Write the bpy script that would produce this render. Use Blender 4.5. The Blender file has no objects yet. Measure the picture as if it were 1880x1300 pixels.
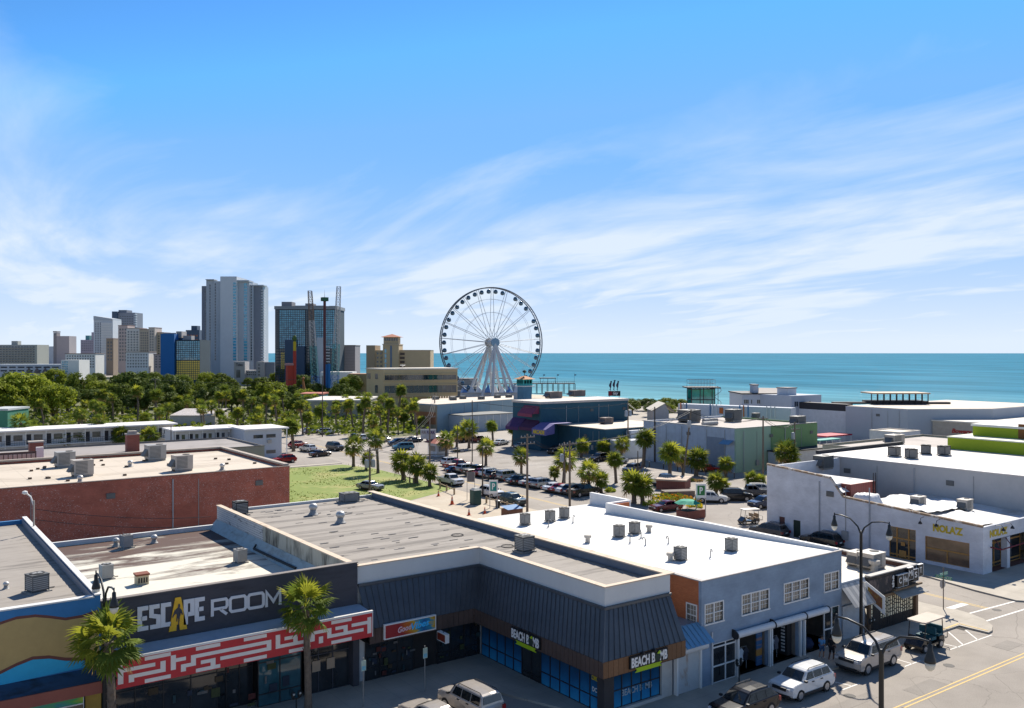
import bpy, math, random
from mathutils import Vector, Matrix
random.seed(7)
R = math.radians
sc = bpy.context.scene
# ------------------------------------------------------------------ camera, sky, sun, exposure
F, HCAM, TH, HY = 1625.0, 22.0, R(54.0), 648.0
S_, C_ = math.sin(TH), math.cos(TH)
cd = bpy.data.cameras.new('camera'); cam = bpy.data.objects.new('camera', cd)
sc.collection.objects.link(cam)
cd.sensor_width = 36.0; cd.lens = 36.0 * F / 1880.0; cd.shift_y = -2.0 / 1880.0
cd.clip_start = 0.5; cd.clip_end = 200000.0
cam.location = (0, 0, HCAM); cam.rotation_euler = (R(90), 0, R(54 - 90))
sc.camera = cam
SUN_AZ, SUN_EL = math.atan2(0.582, 0.813), R(41)
sd = (math.cos(SUN_EL) * math.cos(SUN_AZ), math.cos(SUN_EL) * math.sin(SUN_AZ), math.sin(SUN_EL))
world = bpy.data.worlds.new('World'); sc.world = world; world.use_nodes = True
wn, wl = world.node_tree.nodes, world.node_tree.links
wn.clear()
def wnode(t, **k):
    n = wn.new(t)
    for a, b in k.items(): setattr(n, a, b)
    return n
def wmath(op, a, b=None, clamp=False):
    n = wnode('ShaderNodeMath', operation=op); n.use_clamp = clamp
    for i, v in enumerate((a, b)):
        if v is None: continue
        if isinstance(v, (int, float)): n.inputs[i].default_value = v
        else: wl.new(v, n.inputs[i])
    return n.outputs[0]
CROT, CLOC = R(80), (9.381, 4.931, 0)
sky = wnode('ShaderNodeTexSky', sky_type='NISHITA')
sky.sun_disc = False; sky.sun_elevation = SUN_EL; sky.sun_rotation = R(90) - SUN_AZ
sky.air_density = 1.0; sky.dust_density = 0.0; sky.ozone_density = 4.0; sky.altitude = 10
# deepen the clear blue the way the photograph renders it
def wmul(c, k):
    n = wnode('ShaderNodeVectorMath', operation='SCALE'); wl.new(c, n.inputs[0]); n.inputs['Scale'].default_value = k; return n.outputs[0]
gm_ = wnode('ShaderNodeGamma'); wl.new(wmul(sky.outputs[0], 1 / 8.0), gm_.inputs[0]); gm_.inputs[1].default_value = 1.62
vm_ = wnode('ShaderNodeVectorMath', operation='MULTIPLY'); wl.new(gm_.outputs[0], vm_.inputs[0]); vm_.inputs[1].default_value = (6.6, 8.7, 8.1)
mn_ = wnode('ShaderNodeVectorMath', operation='MINIMUM'); wl.new(vm_.outputs[0], mn_.inputs[0]); mn_.inputs[1].default_value = (1.15, 2.8, 5.9)
clear = mn_.outputs[0]
tc = wnode('ShaderNodeTexCoord'); sp = wnode('ShaderNodeSeparateXYZ'); wl.new(tc.outputs['Generated'], sp.inputs[0])
zz = wmath('MAXIMUM', sp.outputs[2], 0.0)
den = wmath('ADD', zz, 0.12)
cu = wmath('DIVIDE', sp.outputs[0], den); cv = wmath('DIVIDE', sp.outputs[1], den)
cmb = wnode('ShaderNodeCombineXYZ'); wl.new(cu, cmb.inputs[0]); wl.new(cv, cmb.inputs[1])
mp = wnode('ShaderNodeMapping'); wl.new(cmb.outputs[0], mp.inputs[0])
mp.inputs['Rotation'].default_value = (0, 0, CROT); mp.inputs['Scale'].default_value = (0.85, 0.36, 1)
mp.inputs['Location'].default_value = CLOC
n1 = wnode('ShaderNodeTexNoise'); wl.new(mp.outputs[0], n1.inputs['Vector'])
n1.inputs['Scale'].default_value = 1.25; n1.inputs['Detail'].default_value = 12; n1.inputs['Roughness'].default_value = 0.58; n1.inputs['Distortion'].default_value = 0.7
n2 = wnode('ShaderNodeTexNoise'); wl.new(mp.outputs[0], n2.inputs['Vector'])
n2.inputs['Scale'].default_value = 0.42; n2.inputs['Detail'].default_value = 2
# thin high cloud, thicker towards the horizon, over a pale haze
haze = wmath('POWER', wmath('SUBTRACT', 1.0, wmath('DIVIDE', zz, 0.26), True), 2.0)
cov = wmath('ADD', wmath('MULTIPLY', n1.outputs[0], 0.75), wmath('MULTIPLY', n2.outputs[0], 0.85))
cov = wmath('ADD', cov, wmath('MULTIPLY', wmath('SUBTRACT', 1.0, wmath('MULTIPLY', zz, 2.6), True), 0.22))
cov = wmath('MULTIPLY', wmath('SUBTRACT', cov, 0.82), 3.4, True)
n3 = wnode('ShaderNodeTexNoise'); wl.new(mp.outputs[0], n3.inputs['Vector']); n3.inputs['Scale'].default_value = 4.5; n3.inputs['Detail'].default_value = 8; n3.inputs['Distortion'].default_value = 0.6
cov = wmath('MULTIPLY', cov, wmath('ADD', 0.35, wmath('MULTIPLY', n3.outputs[0], 1.25)), True); cov = wmath('MULTIPLY', wmath('POWER', cov, 1.1), 0.95)
cov = wmath('MAXIMUM', cov, haze); cov = wmath('ADD', cov, wmath('MULTIPLY', haze, 0.10), True)
mixc = wnode('ShaderNodeMix', data_type='RGBA'); wl.new(cov, mixc.inputs[0])
wl.new(clear, mixc.inputs[6]); mixc.inputs[7].default_value = (4.15, 4.75, 5.5, 1)
bg = wnode('ShaderNodeBackground'); wl.new(mixc.outputs[2], bg.inputs[0]); bg.inputs[1].default_value = 0.11
wo = wnode('ShaderNodeOutputWorld'); wl.new(bg.outputs[0], wo.inputs[0])
sl = bpy.data.lights.new('sun', 'SUN'); sl.energy = 4.6; sl.angle = R(0.53); sl.color = (1.0, 0.93, 0.82)
so = bpy.data.objects.new('sun', sl); sc.collection.objects.link(so)
so.rotation_euler = Vector(sd).to_track_quat('Z', 'Y').to_euler(); so.location = (60, 60, 120)
sc.view_settings.view_transform = 'Standard'; sc.view_settings.look = 'None'
sc.view_settings.exposure = 0.74; sc.view_settings.gamma = 1.0
sc.cycles.max_bounces = 6; sc.cycles.transparent_max_bounces = 8; sc.cycles.volume_bounces = 0
sc.cycles.use_denoising = True

# ------------------------------------------------------------------ places: pixel of the photograph -> point of the place
def ray(px, py):
    X, Z = (px - 940) / F, -(py - HY) / F
    return X * S_ + C_, -X * C_ + S_, Z
def PZ(px, py, z=0.0):
    dx, dy, dz = ray(px, py); t = (z - HCAM) / dz; return Vector((dx * t, dy * t, z))
def PX(px, py, x):
    dx, dy, dz = ray(px, py); t = x / dx; return Vector((x, dy * t, HCAM + dz * t))
def PY(px, py, y):
    dx, dy, dz = ray(px, py); t = y / dy; return Vector((dx * t, y, HCAM + dz * t))
def PD(px, py, d):
    dx, dy, dz = ray(px, py); return Vector((dx * d, dy * d, HCAM + dz * d))
def depth(v): return v[0] * C_ + v[1] * S_

# ------------------------------------------------------------------ materials
MC = {}
def nt(name):
    m = bpy.data.materials.new(name); m.use_nodes = True
    t = m.node_tree; b = t.nodes['Principled BSDF']
    return m, t, b
def coords(t, scale=(1, 1, 1)):
    g = t.nodes.new('ShaderNodeNewGeometry'); m = t.nodes.new('ShaderNodeMapping')
    t.links.new(g.outputs['Position'], m.inputs[0]); m.inputs['Scale'].default_value = scale
    return m.outputs[0]
def noise(t, vec, scale, detail=4, rough=0.55, dist=0.0):
    n = t.nodes.new('ShaderNodeTexNoise'); t.links.new(vec, n.inputs['Vector'])
    n.inputs['Scale'].default_value = scale; n.inputs['Detail'].default_value = detail
    n.inputs['Roughness'].default_value = rough; n.inputs['Distortion'].default_value = dist
    return n.outputs[0]
def ramp(t, fac, stops):
    r = t.nodes.new('ShaderNodeValToRGB'); t.links.new(fac, r.inputs[0])
    e = r.color_ramp.elements
    while len(e) < len(stops): e.new(0.5)
    for i, (p, c) in enumerate(stops):
        e[i].position = p; e[i].color = (c[0], c[1], c[2], 1) if hasattr(c, '__len__') else (c, c, c, 1)
    return r.outputs[0]
def mixrgb(t, fac, a, b, mode='MIX'):
    n = t.nodes.new('ShaderNodeMix'); n.data_type = 'RGBA'; n.blend_type = mode
    for i, v in ((0, fac), (6, a), (7, b)):
        if hasattr(v, 'is_linked') or hasattr(v, 'links'): t.links.new(v, n.inputs[i])
        elif i == 0: n.inputs[0].default_value = v
        else: n.inputs[i].default_value = (v[0], v[1], v[2], 1)
    return n.outputs[2]
def tmath(t, op, a, b=None, clamp=False):
    n = t.nodes.new('ShaderNodeMath'); n.operation = op; n.use_clamp = clamp
    for i, v in enumerate((a, b)):
        if v is None: continue
        if isinstance(v, (int, float)): n.inputs[i].default_value = v
        else: t.links.new(v, n.inputs[i])
    return n.outputs[0]
def bump(t, b, h, strength=0.4, dist=0.05):
    n = t.nodes.new('ShaderNodeBump'); n.inputs['Strength'].default_value = strength; n.inputs['Distance'].default_value = dist
    t.links.new(h, n.inputs['Height']); t.links.new(n.outputs[0], b.inputs['Normal'])
def cl(c, k): return tuple(min(1, max(0, v * k)) for v in c)
def M(name, col, rough=0.75, var=0.12, sc_=1.3, bmp=0.0, metal=0.0, spec=0.4, streak=False):
    """plain weathered surface: two scales of noise over one colour"""
    if name in MC: return MC[name]
    m, t, b = nt(name)
    v = coords(t, (1, 1, 0.25) if streak else (1, 1, 1))
    n_a = noise(t, v, sc_, 5, 0.6); n_b = noise(t, coords(t), sc_ * 9, 3)
    f = tmath(t, 'ADD', tmath(t, 'MULTIPLY', n_a, 0.7), tmath(t, 'MULTIPLY', n_b, 0.3))
    c = ramp(t, f, [(0.3, cl(col, 1 - var)), (0.7, cl(col, 1 + var))])
    t.links.new(c, b.inputs['Base Color']); b.inputs['Roughness'].default_value = rough
    b.inputs['Metallic'].default_value = metal; b.inputs['Specular IOR Level'].default_value = spec
    if bmp: bump(t, b, n_b, bmp, 0.03)
    MC[name] = m; return m
def GLASS(name, col=(0.02, 0.03, 0.04), rough=0.06, spec=0.8):
    if name in MC: return MC[name]
    m, t, b = nt(name)
    n = noise(t, coords(t), 0.6, 3)
    t.links.new(ramp(t, n, [(0.3, cl(col, 0.6)), (0.7, cl(col, 1.5))]), b.inputs['Base Color'])
    b.inputs['Roughness'].default_value = rough; b.inputs['Specular IOR Level'].default_value = spec
    MC[name] = m; return m
def PAINT(name, col, metal=0.0, rough=0.2):
    if name in MC: return MC[name]
    m, t, b = nt(name)
    n = noise(t, coords(t), 2.5, 3)
    t.links.new(ramp(t, n, [(0.3, cl(col, 0.9)), (0.7, cl(col, 1.05))]), b.inputs['Base Color'])
    b.inputs['Roughness'].default_value = rough; b.inputs['Metallic'].default_value = metal
    b.inputs['Coat Weight'].default_value = 0.35; b.inputs['Coat Roughness'].default_value = 0.03; b.inputs['Specular IOR Level'].default_value = 0.3
    MC[name] = m; return m
def LEAF(name, col, var=0.35, trans=0.35):
    if name in MC: return MC[name]
    m, t, b = nt(name)
    oi = t.nodes.new('ShaderNodeObjectInfo')
    n = noise(t, coords(t), 0.55, 3)
    f = tmath(t, 'ADD', tmath(t, 'MULTIPLY', n, 0.75), tmath(t, 'MULTIPLY', oi.outputs['Random'], 0.25))
    c = ramp(t, f, [(0.25, cl(col, 1 - var)), (0.75, (min(1, col[0] * (1 + var * 1.3)), col[1] * (1 + var), col[2] * (1 + var * .3)))])
    t.links.new(c, b.inputs['Base Color']); b.inputs['Roughness'].default_value = 0.7; b.inputs['Specular IOR Level'].default_value = 0.12
    tr = t.nodes.new('ShaderNodeBsdfTranslucent'); t.links.new(c, tr.inputs[0])
    ms = t.nodes.new('ShaderNodeMixShader'); ms.inputs[0].default_value = trans
    t.links.new(b.outputs[0], ms.inputs[1]); t.links.new(tr.outputs[0], ms.inputs[2])
    t.links.new(ms.outputs[0], t.nodes['Material Output'].inputs[0])
    MC[name] = m; return m
def BRICK(name, c1, c2, mortar, bw=0.24, bh=0.08, stain=0.25, ms=0.012, spots=0.0):
    if name in MC: return MC[name]
    m, t, b = nt(name)
    g = t.nodes.new('ShaderNodeNewGeometry'); s = t.nodes.new('ShaderNodeSeparateXYZ'); t.links.new(g.outputs['Position'], s.inputs[0])
    cb = t.nodes.new('ShaderNodeCombineXYZ'); t.links.new(tmath(t, 'ADD', s.outputs[0], s.outputs[1]), cb.inputs[0]); t.links.new(s.outputs[2], cb.inputs[1])
    br = t.nodes.new('ShaderNodeTexBrick'); t.links.new(cb.outputs[0], br.inputs['Vector'])
    for k, c in (('Color1', c1), ('Color2', c2), ('Mortar', mortar)): br.inputs[k].default_value = (*c, 1)
    br.inputs['Scale'].default_value = 1.0; br.inputs['Mortar Size'].default_value = ms
    br.inputs['Brick Width'].default_value = bw; br.inputs['Row Height'].default_value = bh
    c = br.outputs['Color']
    n = noise(t, coords(t, (1, 1, 1.6)), 0.45, 6, 0.65)
    c = mixrgb(t, 1.0, c, ramp(t, n, [(0.3, 1 - stain), (0.7, 1 + stain * 0.4)]), 'MULTIPLY')
    if spots:
        w = noise(t, coords(t, (0.8, 0.8, 3.0)), 7.0, 2); w2 = noise(t, coords(t), 0.22, 3)
        f = tmath(t, 'MULTIPLY', tmath(t, 'GREATER_THAN', w, 0.64), tmath(t, 'GREATER_THAN', w2, 0.45))
        c = mixrgb(t, tmath(t, 'MULTIPLY', f, spots), c, (0.55, 0.45, 0.40))
    t.links.new(c, b.inputs['Base Color']); b.inputs['Roughness'].default_value = 0.85
    bump(t, b, br.outputs['Fac'], -0.4, 0.01)
    MC[name] = m; return m
def BLOTCH(name, base, dirt, lo, hi, scale, stretch=(1, 1, 1), base2=None, rough=0.85, fine=0.1):
    """surface with stains that have a shape of their own"""
    if name in MC: return MC[name]
    m, t, b = nt(name)
    n = noise(t, coords(t, stretch), scale, 8, 0.62, 0.4); n2 = noise(t, coords(t, stretch), scale * 7, 4)
    bb = mixrgb(t, n2, cl(base, 1 - fine), base2 or cl(base, 1 + fine))
    f = ramp(t, tmath(t, 'ADD', tmath(t, 'MULTIPLY', n, 0.8), tmath(t, 'MULTIPLY', n2, 0.2)), [(lo, 0), (hi, 1)])
    t.links.new(mixrgb(t, f, bb, dirt), b.inputs['Base Color']); b.inputs['Roughness'].default_value = rough
    bump(t, b, n2, 0.15, 0.02)
    MC[name] = m; return m
def MEMB(name, base, dirt, px_=2.9, py_=0.0, stain=.5, rough=.75):
    """roof sheeting: lap seams, ponding rings, dirty drifts"""
    if name in MC: return MC[name]
    m, t, b = nt(name); s = t.nodes.new('ShaderNodeSeparateXYZ'); t.links.new(coords(t), s.inputs[0]); w = noise(t, coords(t), .5, 3); n = noise(t, coords(t, (.5, 1.3, 1)), .14, 7, .6, .5); n2 = noise(t, coords(t), 2.2, 5)
    ln = None
    for ax, p in ((0, px_), (1, py_)):
        if not p: continue
        f = tmath(t, 'LESS_THAN', tmath(t, 'FRACT', tmath(t, 'DIVIDE', tmath(t, 'ADD', s.outputs[ax], tmath(t, 'MULTIPLY', w, .12)), p)), .035); ln = f if ln is None else tmath(t, 'MAXIMUM', ln, f)
    c = mixrgb(t, n2, cl(base, .94), cl(base, 1.05)); d = ramp(t, tmath(t, 'ADD', tmath(t, 'MULTIPLY', n, .85), tmath(t, 'MULTIPLY', n2, .15)), [(.50, 0), (.60, 1), (.63, .35), (.75, .8)])
    c = mixrgb(t, tmath(t, 'MULTIPLY', d, stain), c, dirt)
    if ln is not None: c = mixrgb(t, tmath(t, 'MULTIPLY', ln, tmath(t, 'MULTIPLY', n2, .55)), c, cl(dirt, .8))
    t.links.new(c, b.inputs['Base Color']); b.inputs['Roughness'].default_value = rough; bump(t, b, n2, .1, .02); MC[name] = m; return m
def STRIPES(name, c1, c2, dirv, period, width=0.5, rough=0.5, metal=0.0, grime=0.1):
    if name in MC: return MC[name]
    m, t, b = nt(name)
    d = t.nodes.new('ShaderNodeVectorMath'); d.operation = 'DOT_PRODUCT'; t.links.new(coords(t), d.inputs[0]); d.inputs[1].default_value = dirv
    f = tmath(t, 'FRACT', tmath(t, 'DIVIDE', d.outputs['Value'], period)); f = tmath(t, 'GREATER_THAN', f, width)
    n = noise(t, coords(t), 0.8, 5)
    c = mixrgb(t, 1.0, mixrgb(t, f, c1, c2), ramp(t, n, [(0.3, 1 - grime), (0.7, 1 + grime)]), 'MULTIPLY')
    t.links.new(c, b.inputs['Base Color']); b.inputs['Roughness'].default_value = rough; b.inputs['Metallic'].default_value = metal
    MC[name] = m; return m

# ------------------------------------------------------------------ meshes and objects
col = sc.collection
ORG = {}
class MB:
    def __init__(s): s.v = []; s.f = []; s.mi = []; s.cur = 0
    def add(s, vs, fs):
        o = len(s.v); s.v += [tuple(p) for p in vs]
        for f in fs: s.f.append(tuple(i + o for i in f)); s.mi.append(s.cur)
        return s
    def box(s, x0, x1, y0, y1, z0, z1):
        return s.add([(x0,y0,z0),(x1,y0,z0),(x1,y1,z0),(x0,y1,z0),(x0,y0,z1),(x1,y0,z1),(x1,y1,z1),(x0,y1,z1)],
                     [(0,3,2,1),(4,5,6,7),(0,1,5,4),(1,2,6,5),(2,3,7,6),(3,0,4,7)])
    def poly(s, pts): return s.add(pts, [tuple(range(len(pts)))])
    def prism(s, pts, z0, z1, top=None):
        n = len(pts)
        vs = [(p[0], p[1], z0) for p in pts] + [(p[0], p[1], z1 if top is None else top[i]) for i, p in enumerate(pts)]
        return s.add(vs, [tuple(range(n))[::-1], tuple(range(n, 2 * n))] + [(i, (i + 1) % n, n + (i + 1) % n, n + i) for i in range(n)])
    def cyl(s, c, r, h, n=12, r2=None, ax='z', cap=True):
        r2 = r if r2 is None else r2; vs = []
        for k, (rr, zz_) in enumerate(((r, 0), (r2, h))):
            for i in range(n):
                a = 2 * math.pi * i / n; p, q = rr * math.cos(a), rr * math.sin(a)
                vs.append({'z': (c[0]+p, c[1]+q, c[2]+zz_), 'x': (c[0]+zz_, c[1]+p, c[2]+q), 'y': (c[0]+q, c[1]+zz_, c[2]+p)}[ax])
        fs = [(i, (i + 1) % n, n + (i + 1) % n, n + i) for i in range(n)]
        if cap: fs += [tuple(range(n))[::-1], tuple(range(n, 2 * n))]
        return s.add(vs, fs)
    def lathe(s, c, prof, n=12):
        vs = []; k = len(prof)
        for (r, z) in prof:
            for i in range(n):
                a = 2 * math.pi * i / n; vs.append((c[0] + r * math.cos(a), c[1] + r * math.sin(a), c[2] + z))
        fs = [(j*n+i, j*n+(i+1)%n, (j+1)*n+(i+1)%n, (j+1)*n+i) for j in range(k-1) for i in range(n)]
        fs += [tuple(range(n))[::-1], tuple(range((k-1)*n, k*n))]
        return s.add(vs, fs)
    def tube(s, pts, r, n=6, closed=False):
        pts = [Vector(p) for p in pts]; k = len(pts); vs = []
        rr = r if hasattr(r, '__len__') else [r] * k
        for i, p in enumerate(pts):
            if closed: d = pts[(i + 1) % k] - pts[i - 1]
            else: d = pts[min(i + 1, k - 1)] - pts[max(i - 1, 0)]
            d.normalize(); u = Vector((0, 0, 1)) if abs(d.z) < 0.95 else Vector((1, 0, 0))
            a = d.cross(u).normalized(); b = d.cross(a)
            for j in range(n):
                t = 2 * math.pi * j / n + math.pi / n; vs.append(p + (a * math.cos(t) + b * math.sin(t)) * rr[i])
        m = k if closed else k - 1
        fs = [(i*n+j, i*n+(j+1)%n, ((i+1)%k)*n+(j+1)%n, ((i+1)%k)*n+j) for i in range(m) for j in range(n)]
        if not closed: fs += [tuple(range(n)), tuple(range((k-1)*n, k*n))[::-1]]
        return s.add(vs, fs)
    def bar(s, a, b, w, h=None):
        return s.tube([a, b], w * 0.7071 if h is None else w * 0.7071, 4)
    def xf(s, mat):
        s.v = [tuple(mat @ Vector(p)) for p in s.v]; return s
    def join(s, o, mat=None):
        vs = [tuple(mat @ Vector(p)) for p in o.v] if mat else o.v
        k = len(s.v); s.v += vs; s.f += [tuple(i + k for i in f) for f in o.f]; s.mi += o.mi; return s
    def mesh(s, name, mats, smooth=False, org=(0, 0, 0)):
        me = bpy.data.meshes.new(name)
        me.from_pydata([(p[0]-org[0], p[1]-org[1], p[2]-org[2]) for p in s.v], [], s.f)
        for m in (mats if isinstance(mats, (list, tuple)) else [mats]): me.materials.append(m)
        if any(s.mi): me.polygons.foreach_set('material_index', s.mi)
        if smooth: me.polygons.foreach_set('use_smooth', [True] * len(s.f))
        me.update(); return me
    def build(s, name, mats, parent=None, smooth=False):
        org = ORG.get(parent.name, Vector((0, 0, 0))) if parent else Vector((0, 0, 0))
        o = bpy.data.objects.new(name, s.mesh(name, mats, smooth, org)); col.objects.link(o)
        if parent: o.parent = parent
        ORG[o.name] = org
        return o
def inst(name, me, parent=None, loc=(0, 0, 0), rz=0.0, scale=None):
    """one more object on shared mesh data; loc is in the place's own coordinates"""
    o = bpy.data.objects.new(name, me); col.objects.link(o)
    org = ORG.get(parent.name, Vector((0, 0, 0))) if parent else Vector((0, 0, 0))
    o.location = Vector(loc) - org; o.rotation_euler = (0, 0, rz)
    if scale is not None: o.scale = scale if hasattr(scale, '__len__') else (scale,) * 3
    if parent: o.parent = parent
    ORG[o.name] = Vector(loc)
    return o
def tag(o, label=None, cat=None, group=None, kind=None):
    if label: o['label'] = label
    if cat: o['category'] = cat
    if group: o['group'] = group
    if kind: o['kind'] = kind
    return o
def thing(name, label, cat, loc=(0, 0, 0), group=None):
    o = bpy.data.objects.new(name, None); col.objects.link(o); o.location = loc; o.empty_display_size = 0.3
    ORG[o.name] = Vector(loc); return tag(o, label, cat, group)
def struct(mb, name, mat, smooth=False): return tag(mb.build(name, mat, None, smooth), kind='structure')
def copy_tree(o, parent=None):
    c = o.copy(); col.objects.link(c); c.parent = parent; ORG[c.name] = Vector((0, 0, 0))
    for ch in KIDS.get(o.name, ()): copy_tree(ch, c)
    return c
KIDS = {}
def freeze(o):
    KIDS[o.name] = list(o.children)
    for c in o.children: freeze(c)
USED = set()
def place(proto, loc, rz=0.0, label=None, group=None, scale=None, paint=None, slot='body'):
    """the first use takes the prototype itself, later ones copy it with all its parts"""
    if proto.name not in KIDS: freeze(proto)
    if proto.name in USED: o = copy_tree(proto)
    else: USED.add(proto.name); o = proto
    o.location = loc; o.rotation_euler = (0, 0, rz)
    if scale is not None: o.scale = scale if hasattr(scale, '__len__') else (scale,) * 3
    tag(o, label, None, group)
    if paint:
        for ch in (o.children if o is proto else [c for c in o.children]):
            if ch.get('painted'):
                ch.material_slots[0].link = 'OBJECT'; ch.material_slots[0].material = paint
    return o
class FR:
    """a vertical wall plane: s runs along it, t is height, d is how far a piece stands proud"""
    def __init__(s, ax, c, sgn=-1): s.ax, s.c, s.sgn = ax, c, sgn
    def p(s, a, t, d=0.0):
        return (a, s.c + s.sgn * d, t) if s.ax == 'y' else (s.c + s.sgn * d, a, t)
    def box(s, mb, s0, s1, t0, t1, d0, d1):
        a, b = s.p(s0, t0, d0), s.p(s1, t1, d1)
        return mb.box(min(a[0],b[0]), max(a[0],b[0]), min(a[1],b[1]), max(a[1],b[1]), min(t0,t1), max(t0,t1))
    def poly(s, mb, pts, d, thick=0.0):
        if not thick: return mb.poly([s.p(a, t, d) for a, t in pts])
        n = len(pts); vs = [s.p(a, t, d) for a, t in pts] + [s.p(a, t, d + thick) for a, t in pts]
        return mb.add(vs, [tuple(range(n)), tuple(range(n, 2*n))[::-1]] + [(i, (i+1)%n, n+(i+1)%n, n+i) for i in range(n)])
def text(s, fr, s0, s1, t0, t1, d, mat, name='lettering', parent=None, thick=0.03, bold=0.0, flip=False, shear=0.0, rise=0.0, rot=0):
    cu_ = bpy.data.curves.new('t', 'FONT'); cu_.body = s; cu_.extrude = 0.01; cu_.offset = bold; cu_.resolution_u = 3; cu_.shear = shear
    o = bpy.data.objects.new('t', cu_); col.objects.link(o)
    dg = bpy.context.evaluated_depsgraph_get(); me = bpy.data.meshes.new_from_object(o.evaluated_get(dg))
    bpy.data.objects.remove(o); bpy.data.curves.remove(cu_)
    vs = [(v.co.y * -1, v.co.x, v.co.z) if rot else tuple(v.co) for v in me.vertices]
    xs = [v[0] for v in vs]; ys = [v[1] for v in vs]; zs = [v[2] for v in vs]
    x0, x1, y0, y1, z0, z1 = min(xs), max(xs), min(ys), max(ys), min(zs), max(zs)
    out = []
    for v in vs:
        fx = (v[0] - x0) / (x1 - x0); fy = (v[1] - y0) / (y1 - y0); fz = (v[2] - z0) / max(1e-6, z1 - z0)
        if flip: fx = 1 - fx
        out.append(fr.p(s0 + (s1 - s0) * fx, t0 + (t1 - t0) * fy + rise * fx, d + thick * fz))
    org = ORG.get(parent.name, Vector((0, 0, 0))) if parent else Vector((0, 0, 0))
    for i, p in enumerate(out): me.vertices[i].co = Vector(p) - org
    me.materials.clear(); me.materials.append(mat)
    for p in me.polygons: p.material_index = 0
    o = bpy.data.objects.new(name, me); col.objects.link(o)
    if parent: o.parent = parent
    ORG[o.name] = org
    return o
# ------------------------------------------------------------------ the setting: land, sea, beach, roads
def SURF(name, c1, c2, crack, sc_=0.12, cr=1.2, rough=0.9):
    if name in MC: return MC[name]
    m, t, b = nt(name)
    n = noise(t, coords(t), sc_, 7, 0.65); n2 = noise(t, coords(t), 14, 3)
    c = mixrgb(t, ramp(t, n, [(0.35, 0), (0.65, 1)]), c1, c2)
    c = mixrgb(t, 1.0, c, ramp(t, n2, [(0.3, 0.88), (0.7, 1.1)]), 'MULTIPLY')
    v = t.nodes.new('ShaderNodeTexVoronoi'); v.feature = 'DISTANCE_TO_EDGE'; v.inputs['Scale'].default_value = cr * 0.16
    w = noise(t, coords(t), 0.7, 3); mx = t.nodes.new('ShaderNodeVectorMath'); mx.operation = 'ADD'
    t.links.new(coords(t), mx.inputs[0]); t.links.new(w, mx.inputs[1]); t.links.new(mx.outputs[0], v.inputs['Vector'])
    f = tmath(t, 'LESS_THAN', v.outputs['Distance'], 0.006)
    c = mixrgb(t, tmath(t, 'MULTIPLY', f, 0.28), c, crack)
    t.links.new(c, b.inputs['Base Color']); b.inputs['Roughness'].default_value = rough; b.inputs['Specular IOR Level'].default_value = 0.25
    bump(t, b, n2, 0.25, 0.01)
    MC[name] = m; return m
ASPHALT = SURF('asphalt', (0.27, 0.24, 0.205), (0.36, 0.32, 0.275), (0.10, 0.085, 0.07))
LOTASPH = SURF('lot_asphalt', (0.27, 0.24, 0.21), (0.36, 0.325, 0.285), (0.12, 0.10, 0.09), 0.07)
LAND = SURF('sandy_ground', (0.33, 0.295, 0.25), (0.42, 0.375, 0.32), (0.2, 0.18, 0.15), 0.04)
m_, t_, b_ = nt('concrete_paving')
g_ = coords(t_); s_ = t_.nodes.new('ShaderNodeSeparateXYZ'); t_.links.new(g_, s_.inputs[0])
fx_ = tmath(t_, 'LESS_THAN', tmath(t_, 'FRACT', tmath(t_, 'DIVIDE', s_.outputs[0], 1.6)), 0.018)
fy_ = tmath(t_, 'LESS_THAN', tmath(t_, 'FRACT', tmath(t_, 'DIVIDE', s_.outputs[1], 1.6)), 0.018)
c_ = ramp(t_, noise(t_, g_, 0.5, 6), [(0.3, (0.36, 0.32, 0.26)), (0.7, (0.47, 0.42, 0.345))])
t_.links.new(mixrgb(t_, tmath(t_, 'MULTIPLY', tmath(t_, 'MAXIMUM', fx_, fy_), 0.5), c_, (0.2, 0.18, 0.15)), b_.inputs['Base Color'])
b_.inputs['Roughness'].default_value = 0.9; CONC = m_
KERB = M('kerb_concrete', (0.42, 0.38, 0.31), 0.9, 0.1)
YEL = M('yellow_road_paint', (0.55, 0.36, 0.08), 0.7, 0.18, 4); WHT = M('white_road_paint', (0.66, 0.63, 0.58), 0.7, 0.15, 5)
m_, t_, b_ = nt('sea_water')
g_ = coords(t_); n_a = noise(t_, coords(t_, (0.012, 0.004, 1)), 1.0, 5); n_b = noise(t_, coords(t_, (0.35, 0.12, 1)), 1.0, 5, 0.6)
sx_ = t_.nodes.new('ShaderNodeSeparateXYZ'); t_.links.new(g_, sx_.inputs[0])
off_ = tmath(t_, 'DIVIDE', tmath(t_, 'SUBTRACT', sx_.outputs[0], 290), 260, True)
c_ = mixrgb(t_, off_, (0.15, 0.33, 0.37), (0.045, 0.19, 0.275))
c_ = mixrgb(t_, 1.0, c_, ramp(t_, tmath(t_, 'ADD', tmath(t_, 'MULTIPLY', n_a, .6), tmath(t_, 'MULTIPLY', noise(t_, coords(t_, (.09, .012, 1)), 1.0, 4), .4)), [(0.3, 0.6), (0.7, 1.5)]), 'MULTIPLY')
t_.links.new(c_, b_.inputs['Base Color']); b_.inputs['Roughness'].default_value = 0.15; b_.inputs['Specular IOR Level'].default_value = 0.035
bump(t_, b_, n_b, 1.0, 0.9); df_ = t_.nodes.new('ShaderNodeBsdfDiffuse'); t_.links.new(c_, df_.inputs[0]); mx_ = t_.nodes.new('ShaderNodeMixShader'); mx_.inputs[0].default_value = .16; t_.links.new(df_.outputs[0], mx_.inputs[1]); t_.links.new(b_.outputs[0], mx_.inputs[2]); t_.links.new(mx_.outputs[0], t_.nodes['Material Output'].inputs[0]); SEA = m_
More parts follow.
